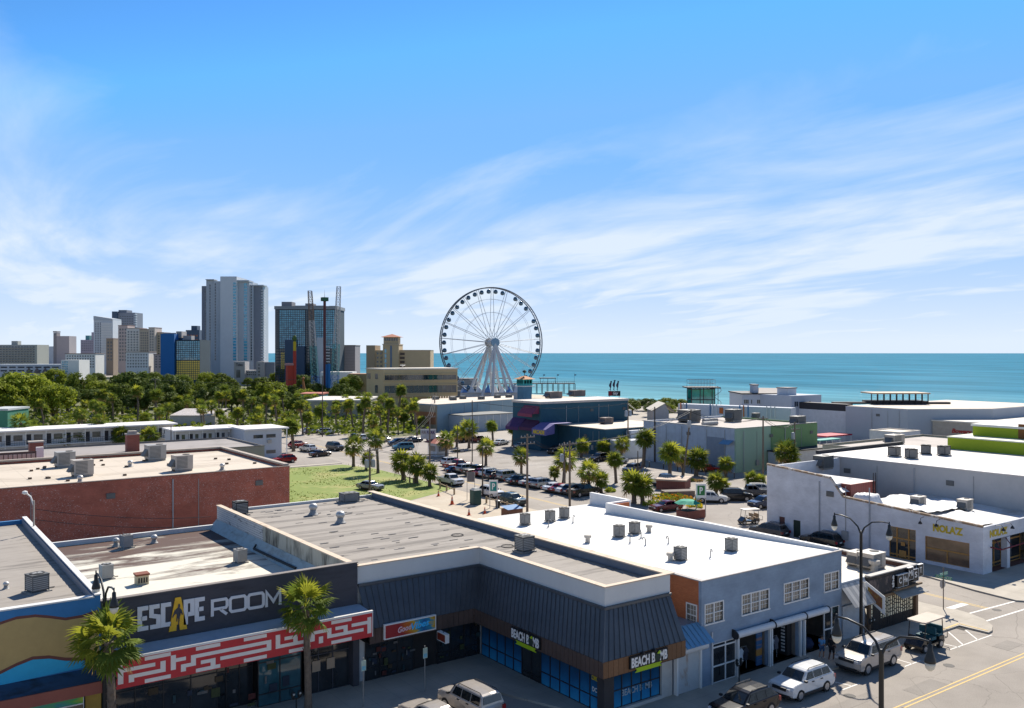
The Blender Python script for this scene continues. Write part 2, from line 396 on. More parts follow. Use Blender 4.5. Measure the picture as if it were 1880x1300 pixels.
SAND = M('beach_sand', (0.52, 0.45, 0.34), 0.95, 0.1, 0.2); FOAM = M('sea_foam', (0.8, 0.82, 0.82), 0.8, 0.05)
GRASSM = BLOTCH('lawn_grass', (0.13, 0.20, 0.012), (0.34, 0.30, 0.09), 0.50, 0.68, 0.14, (1, 1, 1), (0.20, 0.24, 0.02))

mb = MB(); far_l = PD(-400, HY, 9000); far_r = PD(430, HY, 9000); far_m = PD(215, HY, 1500)
mb.poly([(-9000, -400, 0), (284, -400, 0), (284, 1150, 0), (far_m.x, far_m.y, 0), (far_r.x, far_r.y, 0), (far_l.x, far_l.y + 3000, 0), (-9000, 9000, 0)])
struct(mb, 'ground', LAND)
mb = MB(); mb.poly([(270, -60000, -0.9), (60000, -60000, -0.9), (60000, 60000, -0.9), (270, 60000, -0.9)]); struct(mb, 'sea', SEA)
mb = MB(); mb.add([(262, -400, 0.02), (262, 1150, 0.02), (284.5, 1150, 0.01), (284.5, -400, 0.01), (302, 1150, -1.3), (302, -400, -1.3)], [(0, 3, 2, 1), (3, 5, 4, 2)]); struct(mb, 'beach', SAND)
mb = MB()
for k in range(3):
    x = 297 + k * 6.5; y = -60
    while y < 900:
        ln = random.uniform(20, 70); w = random.uniform(0.5, 1.4) * (1.6 if k == 0 else 1)
        pts = [(x + 1.2 * math.sin(y * .05 + k), y)]; xs_ = []
        st = [y + ln * i / 6 for i in range(7)]
        a = [(x + 1.3 * math.sin(q * .06 + k), q) for q in st]; b2 = [(p[0] + w * math.sin(math.pi * i / 6), p[1]) for i, p in enumerate(a)]
        for i in range(6): mb.poly([(*a[i], -0.86), (*b2[i], -0.86), (*b2[i+1], -0.86), (*a[i+1], -0.86)])
        y += ln + random.uniform(5, 60) * (1 + k)
tag(mb.build('breaking_waves', FOAM), 'thin white lines of surf breaking along the beach', 'surf', kind='stuff')

def road_x(y): return 77.9 + (y - 38) * 0.0505
mb = MB(); mb.poly([(-80, 18, .004), (240, 18, .004), (240, 36.8, .004), (-80, 36.8, .004)])
mb.poly([(-80, 36.8, .004), (36.5, 36.8, .004), (32.4, 47.9, .004), (-80, 47.9, .004)])
struct(mb, 'street', ASPHALT)
mb = MB(); mb.poly([(74.4, 36.8, .006), (83, 36.8, .006), (85, 60, .006), (88, 110, .006), (road_x(420) + 5, 420, .006), (road_x(420) - 5.5, 420, .006), (76.0, 110, .006), (74.6, 60, .006)])
struct(mb, 'side_road', ASPHALT)
mb = MB(); mb.poly([(87.95, 62, .008), (128, 62, .008), (129, 100, .008), (131, 190, .008), (92.5, 190, .008), (88.2, 111, .008)])
struct(mb, 'parking_lot', LOTASPH)
mb = MB(); mb.poly([(40, 163, .008), (77, 163, .008), (80, 205, .008), (40, 205, .008)]); struct(mb, 'motel_parking_lot', LOTASPH)
mb = MB(); mb.poly([(-80, 47.9, 0), (32.4, 47.9, 0), (36.5, 36.8, 0), (36.5, 41, 0), (36.5, 54, 0), (-80, 54, 0)])
def slab(pts, name, mat, z=0.14, kerb=True):
    mb = MB(); mb.prism([(p[0], p[1]) for p in pts], 0.0, z); return struct(mb, name, mat)
slab([(-80, 47.9), (32.4, 47.9), (36.6, 36.6), (66.6, 36.45)] + [PZ(*p, 0.14).to_2d() for p in ((1761,1148),(1815,1161),(1822,1157),(1822,1148),(1806,1136),(1781,1126),(1757,1119),(1731,1115),(1685,1104))] + [(75, 62), (60, 62), (60, 50), (36, 54), (36, 55), (-80, 55)], 'pavement', CONC)
slab([PZ(*p, 0.14).to_2d() for p in ((1697,1056),(1790,1083),(1866,1102),(1900,1104))] + [(110, 36.2), (110, 50), (92, 64), (86.5, 64)], 'corner_pavement', CONC)
mb = MB(); mb.poly([(36, 104, .012), (43, 113, .012), (60, 113, .012), (72, 119, .012), (77.0, 122, .012), (77.8, 152, .012), (75.5, 160.6, .012), (64, 162, .012), (36, 162, .012)])
struct(mb, 'lawn', GRASSM)
# tufts of longer grass give the lawn an uneven edge and surface
mb = MB(); rg = random.Random(3)
for k in range(5200):
    x, y = rg.uniform(43, 77.3), rg.uniform(112, 161)
    if y < 121 - (77 - x) * 0.15 or math.sin(x * .5) + math.sin(y * .37 + x * .2) < -0.3: continue
    h = rg.uniform(.05, .16); a = rg.uniform(0, 6.28); w = rg.uniform(.05, .15)
    mb.poly([(x - w * math.cos(a), y - w * math.sin(a), .012), (x + w * math.cos(a), y + w * math.sin(a), .012), (x + rg.uniform(-.06, .06), y + rg.uniform(-.06, .06), h)])
tag(mb.build('grass_tufts', LEAF('grass_blade', (0.13, 0.17, 0.02))), 'short green tufts of grass on the lawn', 'grass', kind='stuff')
mb = MB(); mb.box(43, 76, 162.1, 163.6, 0, .1); struct(mb, 'footpath', CONC)
mb = MB(); mb.poly([(52, 84, .005), (75.6, 84, .005), (76.6, 121.4, .005), (72, 118.6, .005), (60, 112.6, .005), (52, 112.6, .005)])
struct(mb, 'gravel_yard', SURF('gravel', (0.43, 0.36, 0.27), (0.52, 0.45, 0.35), (0.3, 0.25, 0.2), 0.2))

# painted markings
def stripe(mb, a, b, w, z=0.010):
    a, b = Vector((a[0], a[1])), Vector((b[0], b[1])); d = (b - a).normalized(); n = Vector((-d.y, d.x)) * w / 2
    mb.poly([(a.x - n.x, a.y - n.y, z), (b.x - n.x, b.y - n.y, z), (b.x + n.x, b.y + n.y, z), (a.x + n.x, a.y + n.y, z)])
def pstripe(mb, x0, y0, x1, y1, w): stripe(mb, PZ(x0, y0), PZ(x1, y1), w)
for o_ in (-.17, .17):
    mb = MB(); stripe(mb, (0, 30.4 + o_), (74, 30.2 + o_), .12); struct(mb, 'road_centre_line', YEL)
    mb = MB(); stripe(mb, (road_x(37.6) + o_, 37.6), (road_x(60) + o_ * 1.1, 60), .13, .012); stripe(mb, (road_x(60) + o_ * 1.1, 60.001), (road_x(300) + o_, 300), .15, .012); struct(mb, 'road_centre_line', YEL)
for q in ((1648,1211,1675,1219), (1661,1224,1690,1213), (1531,1252,1562,1259), (1546,1267,1578,1255), (1718,1179,1762,1189), (1744,1193,1821,1166), (1742,1161,1768,1184), (1770,1155,1795,1175)):
    mb = MB(); pstripe(mb, *q, .11); struct(mb, 'parking_bay_line', WHT)
for q in ((1774,1128,1872,1102), (1806,1142,1900,1113)):
    mb = MB(); pstripe(mb, *q, .2); mb.v = [(x, y, .0135) for x, y, z in mb.v]; struct(mb, 'crosswalk_line', WHT)
mb = MB(); mb.poly([(*PZ(x, y).to_2d(), .014) for x, y in ((1733,1117),(1748,1119.5),(1779,1110),(1765,1107.5))]); struct(mb, 'stop_line', WHT)
for k in range(13):
    y0 = 99 + k * 3.9
    mb = MB(); stripe(mb, (road_x(y0) + 5.2, y0), (road_x(y0) + 10.2, y0), .11, .013); struct(mb, 'parking_bay_line', WHT)
for k in range(14):
    y0 = 112 + k * 4.6
    for xa in (104, 116):
        mb = MB(); stripe(mb, (xa, y0), (xa + 5, y0), .11, .013); struct(mb, 'parking_bay_line', WHT)
mb = MB(); pts = [PZ(x, y, 0) for x, y in ((1690,1175),(1712,1166.5),(1761,1148.5),(1813,1161.5))]
for a, b in zip(pts, pts[1:]):
    d = (b - a).normalized(); n = Vector((d.y, -d.x, 0)) * .03
    mb.prism([(a.x + n.x, a.y + n.y), (b.x + n.x, b.y + n.y), (b.x - n.x * 4, b.y - n.y * 4), (a.x - n.x * 4, a.y - n.y * 4)], .02, .155)
struct(mb, 'yellow_kerb', YEL)
mb = MB()
for k in range(7): mb.box(70.2 + k * .16, 70.28 + k * .16, 35.7, 36.3, .012, .03)
struct(mb, 'storm_drain', M('cast_iron', (0.05, 0.045, 0.04)))

def pzq(pts, z): return [(*PZ(x, y).to_2d(), z) for x, y in pts]
mb = MB(); mb.poly(pzq(((-80, 812), (-80, 690), (330, 694), (650, 722), (760, 742), (800, 795), (700, 806), (560, 786), (330, 792)), .007)); struct(mb, 'park_ground', BLOTCH('park_ground', (0.10, 0.11, 0.035), (0.34, 0.30, 0.22), 0.56, 0.66, 0.05, (1, 1, 1), (0.14, 0.14, 0.05)))
mb = MB(); rg = random.Random(17)
for k in range(15000):
    px = rg.uniform(-60, 790); py = rg.uniform(700 + max(0, px - 300) * .07, 792 if px < 560 else 800)
    if math.sin(px * .11) + math.sin(py * .5 + px * .03) < -.75: continue
    p = PZ(px, py); a = rg.uniform(0, 6.28); L = rg.uniform(.35, .95); z = rg.uniform(.1, 2.8) * rg.random() + .2
    mb.cur = rg.randrange(3); mb.add([(p.x - L * math.cos(a), p.y - L * math.sin(a), z), (p.x, p.y, z - L * .4), (p.x + L * math.cos(a), p.y + L * math.sin(a), z + .1), (p.x + .1, p.y, z + L * .6)], [(0, 1, 2, 3)])
tag(mb.build('undergrowth', [LEAF('oak_leaf_mid', (0.14, 0.185, 0.032), .4, .3), LEAF('oak_leaf_bright', (0.20, 0.25, 0.03), .4, .38), LEAF('oak_leaf_dark', (0.095, 0.135, 0.032), .4, .25)]), 'low green undergrowth between the palms behind the motel', 'undergrowth', kind='stuff')

for k, (px, py, w, h) in enumerate(((1700, 1262, 3.4, 1.3), (1560, 1292, 5, .9), (1850, 1185, 2.4, 1.2), (1000, 845, 7, 2.6), (1130, 862, 5, 3), (930, 850, 4, 2.2))):
    p = PZ(px, py); mb = MB(); mb.box(p.x - w / 2, p.x + w / 2, p.y - h / 2, p.y + h / 2, .001, .0105); struct(mb, 'asphalt_patch', SURF('patched_asphalt', (0.235, 0.21, 0.18), (0.29, 0.26, 0.225), (0.14, 0.12, 0.1), .3))
for px, py in ((1742, 1222), (1560, 1278), (1830, 1120)): p = PZ(px, py); mb = MB(); mb.cyl((p.x, p.y, .008), .38, .008, 14); struct(mb, 'manhole_cover', M('cast_iron', (0.05, 0.045, 0.04)))
# ------------------------------------------------------------------ building helpers
DARKF = M('dark_metal_frame', (0.025, 0.024, 0.026), 0.5, 0.2); WHITEF = M('white_frame', (0.74, 0.72, 0.68), 0.6, 0.06)
SHOPGL = GLASS('shop_glass', (0.022, 0.025, 0.028)); WINGL = GLASS('window_glass', (0.19, 0.17, 0.14), 0.12)
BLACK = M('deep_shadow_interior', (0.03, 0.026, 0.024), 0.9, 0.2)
def wall_holes(fr, s0, s1, t0, t1, holes, thick=0.25):
    ss = sorted({s0, s1, *[h[0] for h in holes], *[h[1] for h in holes]}); ts = sorted({t0, t1, *[h[2] for h in holes], *[h[3] for h in holes]})
    mb = MB()
    for a, b in zip(ss, ss[1:]):
        run = None
        for c, d in zip(ts, ts[1:]):
            m, n = (a + b) / 2, (c + d) / 2
            if any(h[0] < m < h[1] and h[2] < n < h[3] for h in holes):
                if run: fr.box(mb, a, b, run[0], run[1], -thick, 0); run = None
            else: run = (run[0], d) if run else (c, d)
        if run: fr.box(mb, a, b, run[0], run[1], -thick, 0)
    return mb
def sash_window(parent, fr, s0, s1, t0, t1, n, frame=WHITEF, glass=WINGL, d=0.0, grid=True):
    """n double-hung sashes side by side; each sash pane is a part under the window"""
    s0, s1 = min(s0, s1), max(s0, s1); f = MB(); w = 0.09
    fr.box(f, s0 - w, s1 + w, t1, t1 + w, d - .12, d + .04); fr.box(f, s0 - w - .04, s1 + w + .04, t0 - w, t0, d - .12, d + .09)
    fr.box(f, s0 - w, s0, t0, t1, d - .12, d + .04); fr.box(f, s1, s1 + w, t0, t1, d - .12, d + .04)
    ww = (s1 - s0) / n
    for k in range(1, n): fr.box(f, s0 + k * ww - .05, s0 + k * ww + .05, t0, t1, d - .12, d + .03)
    tm = (t0 + t1) / 2
    for k in range(n):
        fr.box(f, s0 + k * ww + (.05 if k else 0), s0 + (k + 1) * ww - (.05 if k < n - 1 else 0), tm - .03, tm + .03, d - .1, d + .015)
    o = f.build('window', frame, parent)
    for k in range(n):
        for a, b in ((t0, tm), (tm, t1)):
            g = MB(); x0, x1 = s0 + k * ww + (.05 if k else 0), s0 + (k + 1) * ww - (.05 if k < n - 1 else 0)
            fr.box(g, x0, x1, a + (.03 if a == tm else 0), b - (.03 if b == tm else 0), d - .09, d - .06)
            g.cur = 1
            if grid:
                for q in (1, 2): fr.box(g, x0 + (x1 - x0) * q / 3 - .012, x0 + (x1 - x0) * q / 3 + .012, a + .032, b - .032, d - .058, d - .04)
                fr.box(g, x0, x1, (a + b) / 2 - .012, (a + b) / 2 + .012, d - .0575, d - .045)
            g.build('pane', [glass, frame], o)
    return o
def storefront(parent, fr, s0, s1, t0, t1, cols, rows=(0.0, 0.28, 1.0), frame=DARKF, glass=SHOPGL, d=0.0, fw=.06, pick=None):
    s0, s1 = min(s0, s1), max(s0, s1)
    cuts = cols if hasattr(cols, '__len__') else [k / cols for k in range(cols + 1)]
    f = MB(); X = [s0 + (s1 - s0) * c for c in cuts]; T = [t0 + (t1 - t0) * r for r in rows]
    for x in X: fr.box(f, max(s0, x - fw / 2), min(s1, x + fw / 2), t0, t1, d - .06, d + .05)
    for i, t in enumerate(T):
        for a, b in zip(X, X[1:]): fr.box(f, a + fw / 2, b - fw / 2, max(t0, t - fw / 2), min(t1, t + fw / 2), d - .06, d + .045)
    o = f.build('shop_front_frame', frame, parent)
    for i, (a, b) in enumerate(zip(X, X[1:])):
        for j, (c, e) in enumerate(zip(T, T[1:])):
            g = MB(); fr.box(g, a + fw / 2, b - fw / 2, c + fw / 2, e - fw / 2, d - .03, d)
            g.build('pane', (pick(i, j) if pick else None) or glass, o)
    return o
def stroke(mb, fr, pts, w, d, th, closed=False):
    n = len(pts); P = [Vector((p[0], p[1])) for p in pts]; L, Q = [], []
    for i in range(n):
        a = P[i - 1] if (i or closed) else None; b = P[(i + 1) % n] if (i < n - 1 or closed) else None
        d0 = (P[i] - a).normalized() if a is not None else None; d1 = (b - P[i]).normalized() if b is not None else None
        if d0 is None: d0 = d1
        if d1 is None: d1 = d0
        n0 = Vector((-d0.y, d0.x)); n1_ = Vector((-d1.y, d1.x)); m = (n0 + n1_)
        if m.length < .2: m = n0.copy()
        m = m.normalized(); k = min(2.2, 1 / max(.3, m.dot(n0)))
        L.append(P[i] + m * k * w / 2); Q.append(P[i] - m * k * w / 2)
    for i in range(n if closed else n - 1):
        j = (i + 1) % n; fr.poly(mb, [tuple(L[i]), tuple(L[j]), tuple(Q[j]), tuple(Q[i])], d, th)
def flat(name, label, cat, x0, x1, y0, y1, z, wall, roof, cap=None, par=0.45, capw=0.08, base=0.0, group=None):
    """flat-roofed block: walls with a parapet, roof sheet sunk behind it, coping on top"""
    o = thing(name, label, cat, ((x0 + x1) / 2, (y0 + y1) / 2, base), group)
    mb = MB(); t = .3
    mb.box(x0, x1, y0, y0 + t, base, z); mb.box(x0, x1, y1 - t, y1, base, z); mb.box(x0, x0 + t, y0 + t, y1 - t, base, z); mb.box(x1 - t, x1, y0 + t, y1 - t, base, z)
    mb.build('wall', wall, o)
    mb = MB(); mb.box(x0 + t, x1 - t, y0 + t, y1 - t, z - par - .2, z - par); mb.build('roof', roof, o)
    if cap:
        c = capw; mb = MB(); h = .07
        mb.box(x0 - c, x1 + c, y0 - c, y0 + t + c, z + .003, z + h); mb.box(x0 - c, x1 + c, y1 - t - c, y1 + c, z + .003, z + h)
        mb.box(x0 - c, x0 + t + c, y0 + t + c, y1 - t - c, z + .003, z + h); mb.box(x1 - t - c, x1 + c, y0 + t + c, y1 - t - c, z + .003, z + h)
        mb.build('coping', cap, o)
    return o
# roof-top machines, built once each and copied
ACDK = M('condenser_grey', (0.115, 0.115, 0.11), 0.6, 0.15); ACLT = M('galvanised_grey', (0.33, 0.32, 0.30), 0.55, 0.15); ACWH = M('package_unit_cream', (0.42, 0.38, 0.33), 0.6, 0.12)
def make_condenser():
    o = thing('condenser_unit', '', 'air conditioner'); b = MB(); b.box(-.4, .4, -.4, .4, .1, .88); b.box(-.44, .44, -.44, .44, .88, .95)
    for sx in (-.43, .39):
        for sy in (-.43, .39): b.box(sx, sx + .04, sy, sy + .04, .06, .88)
    c = b.build('cabinet', ACDK, o); c['painted'] = 1
    s = MB()
    for k in range(7):
        z = .17 + k * .1
        s.box(-.415, .415, -.415, -.402, z, z + .05); s.box(-.415, .415, .402, .415, z, z + .05); s.box(-.415, -.402, -.4, .4, z, z + .05); s.box(.402, .415, -.4, .4, z, z + .05)
    tag(s.build('louvre', ACLT, o), kind='stuff')
    f = MB(); f.cyl((0, 0, .951), .36, .03, 16); f.build('fan_guard', M('fan_black', (0.03, 0.03, 0.03)), o)
    f = MB()
    for k in range(4):
        m = Matrix.Rotation(k * math.pi / 2 + .4, 4, 'Z'); q = MB(); q.box(.03, .33, -.05, .06, .984, .992); f.join(q, m)
    f.build('fan_blade', ACLT, o)
    p = MB(); p.box(-.55, .55, -.5, .5, 0, .06); p.build('base', M('base_pad', (0.3, 0.28, 0.25)), o)
    p = MB(); p.tube([(.4, .1, .2), (.55, .1, .16), (.7, .12, .05), (.95, .1, .04)], .03, 6); p.build('pipe', ACDK, o)
    return o
def make_package():
    o = thing('package_unit', '', 'air conditioner'); b = MB(); b.box(-1, .9, -.75, .75, .2, 1.55); b.box(-1.04, .94, -.79, .79, 1.553, 1.6)
    c = b.build('cabinet', ACLT, o); c['painted'] = 1
    h = MB(); h.add([(-1.0, -.6, 1.2), (-1.0, .6, 1.2), (-1.0, -.6, .5), (-1.0, .6, .5), (-1.5, -.6, .5), (-1.5, .6, .5)], [(0, 1, 5, 4), (0, 4, 2), (1, 3, 5), (2, 4, 5, 3)]); h.build('hood', ACDK, o)
    s = MB()
    for k in range(9): s.box(-.85, .3, -.77, -.752, .35 + k * .13, .41 + k * .13)
    for k in range(9): s.box(-1.02, -1.003, .62, .72, .35 + k * .13, .41 + k * .13)
    tag(s.build('louvre', ACDK, o), kind='stuff')
    [MB().box(-.95, .85, y, y + .2, 0, .2).build('base', M('base_pad', (0.3, 0.28, 0.25)), o) for y in (-.7, .5)]
    f = MB(); f.cyl((.4, 0, 1.601), .38, .05, 14); f.build('fan_guard', M('fan_black', (0.03, 0.03, 0.03)), o)
    return o
def make_vent():
    o = thing('roof_vent', '', 'roof vent'); b = MB(); b.lathe((0, 0, 0), [(.36, 0), (.3, .04), (.2, .18), (.19, .34)], 12); b.build('stack', ACLT, o, True)
    b = MB(); b.lathe((0, 0, .34), [(.2, 0), (.27, .08), (.28, .2), (.2, .32), (.05, .38)], 12); b.build('cowl', M('bright_vent', (0.55, 0.53, 0.49), 0.4, 0.1, metal=0.3), o, True); return o
def make_pot():
    o = thing('roof_flue', '', 'roof vent'); b = MB(); b.lathe((0, 0, 0), [(.26, 0), (.2, .05), (.19, .38)], 12); b.build('stack', M('flue_cream', (0.5, 0.45, 0.38)), o)
    b = MB(); b.lathe((0, 0, .4), [(.29, 0), (.31, .06), (.31, .2), (.22, .24)], 12); b.build('cowl', M('flue_cream', (0.5, 0.45, 0.38)), o); return o
def make_goose():
    o = thing('gooseneck_pipe', '', 'vent pipe'); b = MB(); b.tube([(0, 0, 0), (0, 0, .5), (.05, 0, .62), (.15, 0, .66), (.24, 0, .6), (.26, 0, .48)], .045, 7); b.build('pipe', M('pipe_grey', (0.36, 0.35, 0.33)), o, True)
    b = MB(); b.lathe((0, 0, 0), [(.14, 0), (.06, .06), (.05, .1)], 10); b.build('flashing', M('white_membrane_patch', (0.6, 0.58, 0.54)), o); return o
COND, PACK, VENT, POT, GOOSE = make_condenser(), make_package(), make_vent(), make_pot(), make_goose()

# ------------------------------------------------------------------ 1 mural shop at the left edge
MURB = M('mural_blue', (0.045, 0.19, 0.40), 0.8, 0.1); MURT = M('mural_tan', (0.47, 0.33, 0.13), 0.85, 0.07, 2); MURR = M('mural_brown', (0.17, 0.065, 0.05), 0.85, 0.1)
MURL = M('mural_light_blue', (0.04, 0.42, 0.66), 0.8, 0.08); AWB = BLOTCH('faded_blue_awning', (0.03, 0.075, 0.14), (0.012, 0.018, 0.022), 0.52, 0.66, 0.35)
ROOFG = BLOTCH('weathered_roofing', (0.27, 0.24, 0.205), (0.12, 0.105, 0.09), 0.52, 0.68, 0.6, (0.3, 2.2, 1), (0.38, 0.34, 0.295), 0.9, 0.12)
CAPW = M('white_coping', (0.66, 0.65, 0.62), 0.6, 0.1); CAPT = BLOTCH('tan_coping', (0.60, 0.48, 0.36), (0.25, 0.17, 0.1), 0.55, 0.72, 0.9)
fy = FR('y', 53.3)
mural = thing('mural_shop', 'shop at the left edge with wavy tan and blue mural wall', 'shop', (0, 67, 0))
mb = MB(); mb.box(-14, 10.15, 53.3, 53.6, 0, 8.45); mb.box(-14, 10.15, 81.7, 82, 0, 8.4); mb.box(-14, -13.7, 53.6, 81.7, 0, 8.4); mb.box(10.15, 10.42, 53.3, 82, 0, 8.55); mb.build('wall', MURB, mural)
mb = MB(); mb.box(-13.7, 10.15, 53.6, 81.7, 7.8, 8.02); mb.build('roof_deck', ROOFG, mural)
sm = MB(); sm.add([(-13.6, 0, .02), (10.1, 0, .02), (10.1, 1.02, .05), (-13.6, 1.02, .05), (-13.6, 0, -.03), (10.1, 0, -.03)], [(0, 1, 2, 3), (0, 4, 5, 1)]); LAP_SHADE = M('tar', (0.05, 0.043, 0.04), 0.6); sm.cur = 1; sm.add([(-13.6, .0, .024), (10.1, .0, .024), (10.1, .07, .026), (-13.6, .07, .026)], [(0, 1, 2, 3)]); sme = sm.mesh('roofing_strip', [ROOFG, LAP_SHADE])  # dark edge strip borrows the tar colour to deepen the thin shadow of each lap
for k in range(28): inst('roofing_strip', sme, mural, (0, 53.65 + k * 1.0, 8.04))
mb = MB(); mb.box(-14.05, 10.1, 53.22, 53.68, 8.453, 8.53); mb.box(10.12, 10.45, 53.22, 82.05, 8.553, 8.62); mb.build('coping', CAPW, mural)
mb = MB(); mb.box(10.05, 10.147, 53.7, 81.6, 8.0, 8.5); mb.build('flashing', M('blue_grey_flashing', (0.17, 0.2, 0.25), 0.6), mural)
def pyc(pts, y=53.3): return [tuple(PY(px, py, y)[i] for i in (0, 2)) for px, py in pts]
up = [(-60, 1168), (-20,1150), (0,1142), (30,1132), (65,1128), (90,1130), (120,1134), (150,1129), (180,1119)]
lo = [(-60,1262), (-20,1246), (0,1238), (30,1223), (60,1211), (90,1209), (120,1213), (150,1213), (183,1207)]
mb = MB(); fy.poly(mb, pyc(up) + pyc(lo[::-1]), .006, .004); mb.build('mural_wave_border', MURR, mural)
mb = MB(); fy.poly(mb, pyc([(a, b + 5) for a, b in up]) + pyc([(a, b - 6) for a, b in lo[::-1]]), .013, .004); mb.build('mural_sand', MURT, mural)
mb = MB(); fy.poly(mb, pyc([(a, b + .3) for a, b in lo]) + pyc([(183, 1219), (-60, 1271)]), .004, .003); mb.build('mural_water', MURL, mural)
zt = PY(0, 1258, 53.3).z; zb = PY(0, 1287, 51.7).z; zl = PY(0, 1310, 51.7).z
mb = MB(); mb.add([(-14, 53.29, zt), (10.7, 53.29, zt), (10.7, 51.7, zb), (-14, 51.7, zb), (10.7, 53.29, zb), (-14, 53.29, zb)], [(0, 3, 2, 1), (1, 2, 4), (0, 5, 3), (5, 4, 2, 3)]); mb.build('awning', AWB, mural)
mb = MB(); mb.box(-14, 10.75, 51.6, 51.75, zl, zb - .005); mb.build('fascia', M('brick_red_fascia', (0.26, 0.085, 0.06), 0.8, 0.1), mural)
mb = MB(); mb.box(9.6, 10.4, 53.0, 53.29, 0.14, zl + .3); mb.build('pillar', M('mustard_pillar', (0.4, 0.25, 0.05)), mural)
ART = ramp
m_, t_, b_ = nt('green_window_poster'); n_ = noise(t_, coords(t_, (0.6, 1, 1.2)), 0.9, 2)
t_.links.new(ramp(t_, n_, [(0.3, (0.02, 0.25, 0.3)), (0.45, (0.08, 0.4, 0.08)), (0.55, (0.5, 0.55, 0.03)), (0.7, (0.6, 0.3, 0.02))]), b_.inputs['Base Color']); POSTER = m_
storefront(mural, FR('y', 52.9), -2, 9.5, .14, zl + .1, 4, (0, .75, 1.0), WHITEF, SHOPGL, 0, .07, lambda i, j: POSTER if j == 1 else None)
place(COND, PZ(68, 1086, 8.08), .3, 'tan-topped condenser unit on the roof of the mural shop', 'roof-top condensers', 1.12)
place(VENT, PZ(11, 1081, 8.08), 0, 'small mushroom vent on the mural shop roof at the left edge', 'roof vents', .6)

# ------------------------------------------------------------------ 2 escape room shop
CHAR = BLOTCH('charcoal_sign_wall', (0.06, 0.058, 0.068), (0.042, 0.039, 0.045), 0.5, 0.7, 0.5, (1, 1, 4), (0.074, 0.071, 0.082), 0.85)
esc = thing('escape_room_shop', 'shop with charcoal sign wall and red maze awning', 'shop', (18, 67, 0))
m_, t_, b_ = nt('stained_white_roof'); g_ = coords(t_, (0.32, 1.25, 1)); s_ = t_.nodes.new('ShaderNodeSeparateXYZ'); t_.links.new(coords(t_), s_.inputs[0])
n_ = noise(t_, g_, 0.42, 9, 0.68, 0.6); nb_ = noise(t_, coords(t_, (1, 2, 1)), 3.5, 5)
gy_ = tmath(t_, 'MULTIPLY', tmath(t_, 'SUBTRACT', s_.outputs[1], 66), 0.017); gx_ = tmath(t_, 'MULTIPLY', tmath(t_, 'SUBTRACT', s_.outputs[0], 18), 0.006)
f_ = tmath(t_, 'ADD', tmath(t_, 'ADD', n_, gy_), gx_)
base_ = mixrgb(t_, nb_, (0.56, 0.52, 0.42), (0.70, 0.66, 0.56))
c_ = mixrgb(t_, ramp(t_, f_, [(0.53, 0), (0.60, .6), (0.68, 1)]), base_, (0.17, 0.14, 0.11)); c_ = mixrgb(t_, ramp(t_, tmath(t_, 'ADD', f_, tmath(t_, 'MULTIPLY', nb_, .12)), [(0.70, 0), (0.78, 1)]), c_, (0.07, 0.03, 0.017))
t_.links.new(c_, b_.inputs['Base Color']); b_.inputs['Roughness'].default_value = 0.8; ESCROOF = m_
mb = MB(); mb.box(10.43, 26.1, 53.3, 53.6, 5.0, 8.15); mb.build('sign_wall', CHAR, esc)
mb = MB(); mb.box(10.43, 26.15, 53.25, 53.66, 8.153, 8.2); mb.build('coping', M('dark_coping', (0.2, 0.17, 0.15)), esc)
mb = MB(); mb.box(10.43, 25.9, 53.6, 82, 5.3, 5.85); mb.build('roof', ESCROOF, esc)
mb = MB(); mb.box(10.43, 26.0, 81.7, 82.0, 5.85, 6.25); mb.build('rear_kerb', CAPW, esc)
mb = MB(); mb.add([(25.2, 53.7, 5.853), (25.2, 82, 5.853), (25.93, 82, 6.7), (25.93, 53.7, 6.7)], [(0, 3, 2, 1)]); mb.build('flashing', BLOTCH('teal_flashing', (0.36, 0.43, 0.44), (0.2, 0.2, 0.17), .5, .72, .8, (1, 1, 3)), esc)
mb = MB(); mb.tube([(25.4, 62, 6.15), (25.35, 66, 6.12), (25.3, 70.5, 6.1), (25.6, 70.8, 6.3)], .1, 7); mb.build('conduit', M('black_conduit', (0.03, 0.03, 0.03)), esc)
# party wall on its right: white boards at the back, stained grey block in front
WB = BLOTCH('flaking_white_board', (0.60, 0.58, 0.55), (0.10, 0.085, 0.075), 0.56, 0.66, 0.8, (1, 1, 2.5))
BLK = BLOTCH('stained_block', (0.40, 0.38, 0.31), (0.07, 0.065, 0.05), .47, .64, .8, (1, 1, .3), (0.48, 0.46, 0.38))
pw = thing('party_wall', 'parapet wall of white boards and stained block beside escape room roof', 'wall', (26.1, 68, 5))
fx = FR('x', 25.95)
mb = MB(); mb.box(25.95, 26.25, 53.62, 70.2, 5.0, 7.9); mb.build('block', BLK, pw)
mb = MB(); mb.box(25.99, 26.25, 70.203, 82, 5.0, 7.9); mb.build('backing', BLACK, pw)
bme = MB().box(25.945, 25.985, 70.25, 81.95, 0, .15).mesh('board', WB)
for k in range(8): inst('board', bme, pw, (0, 0, 6.42 + k * .186))
mb = MB(); mb.box(25.88, 26.34, 53.62, 82.05, 7.905, 7.98); mb.build('coping', CAPT, pw)
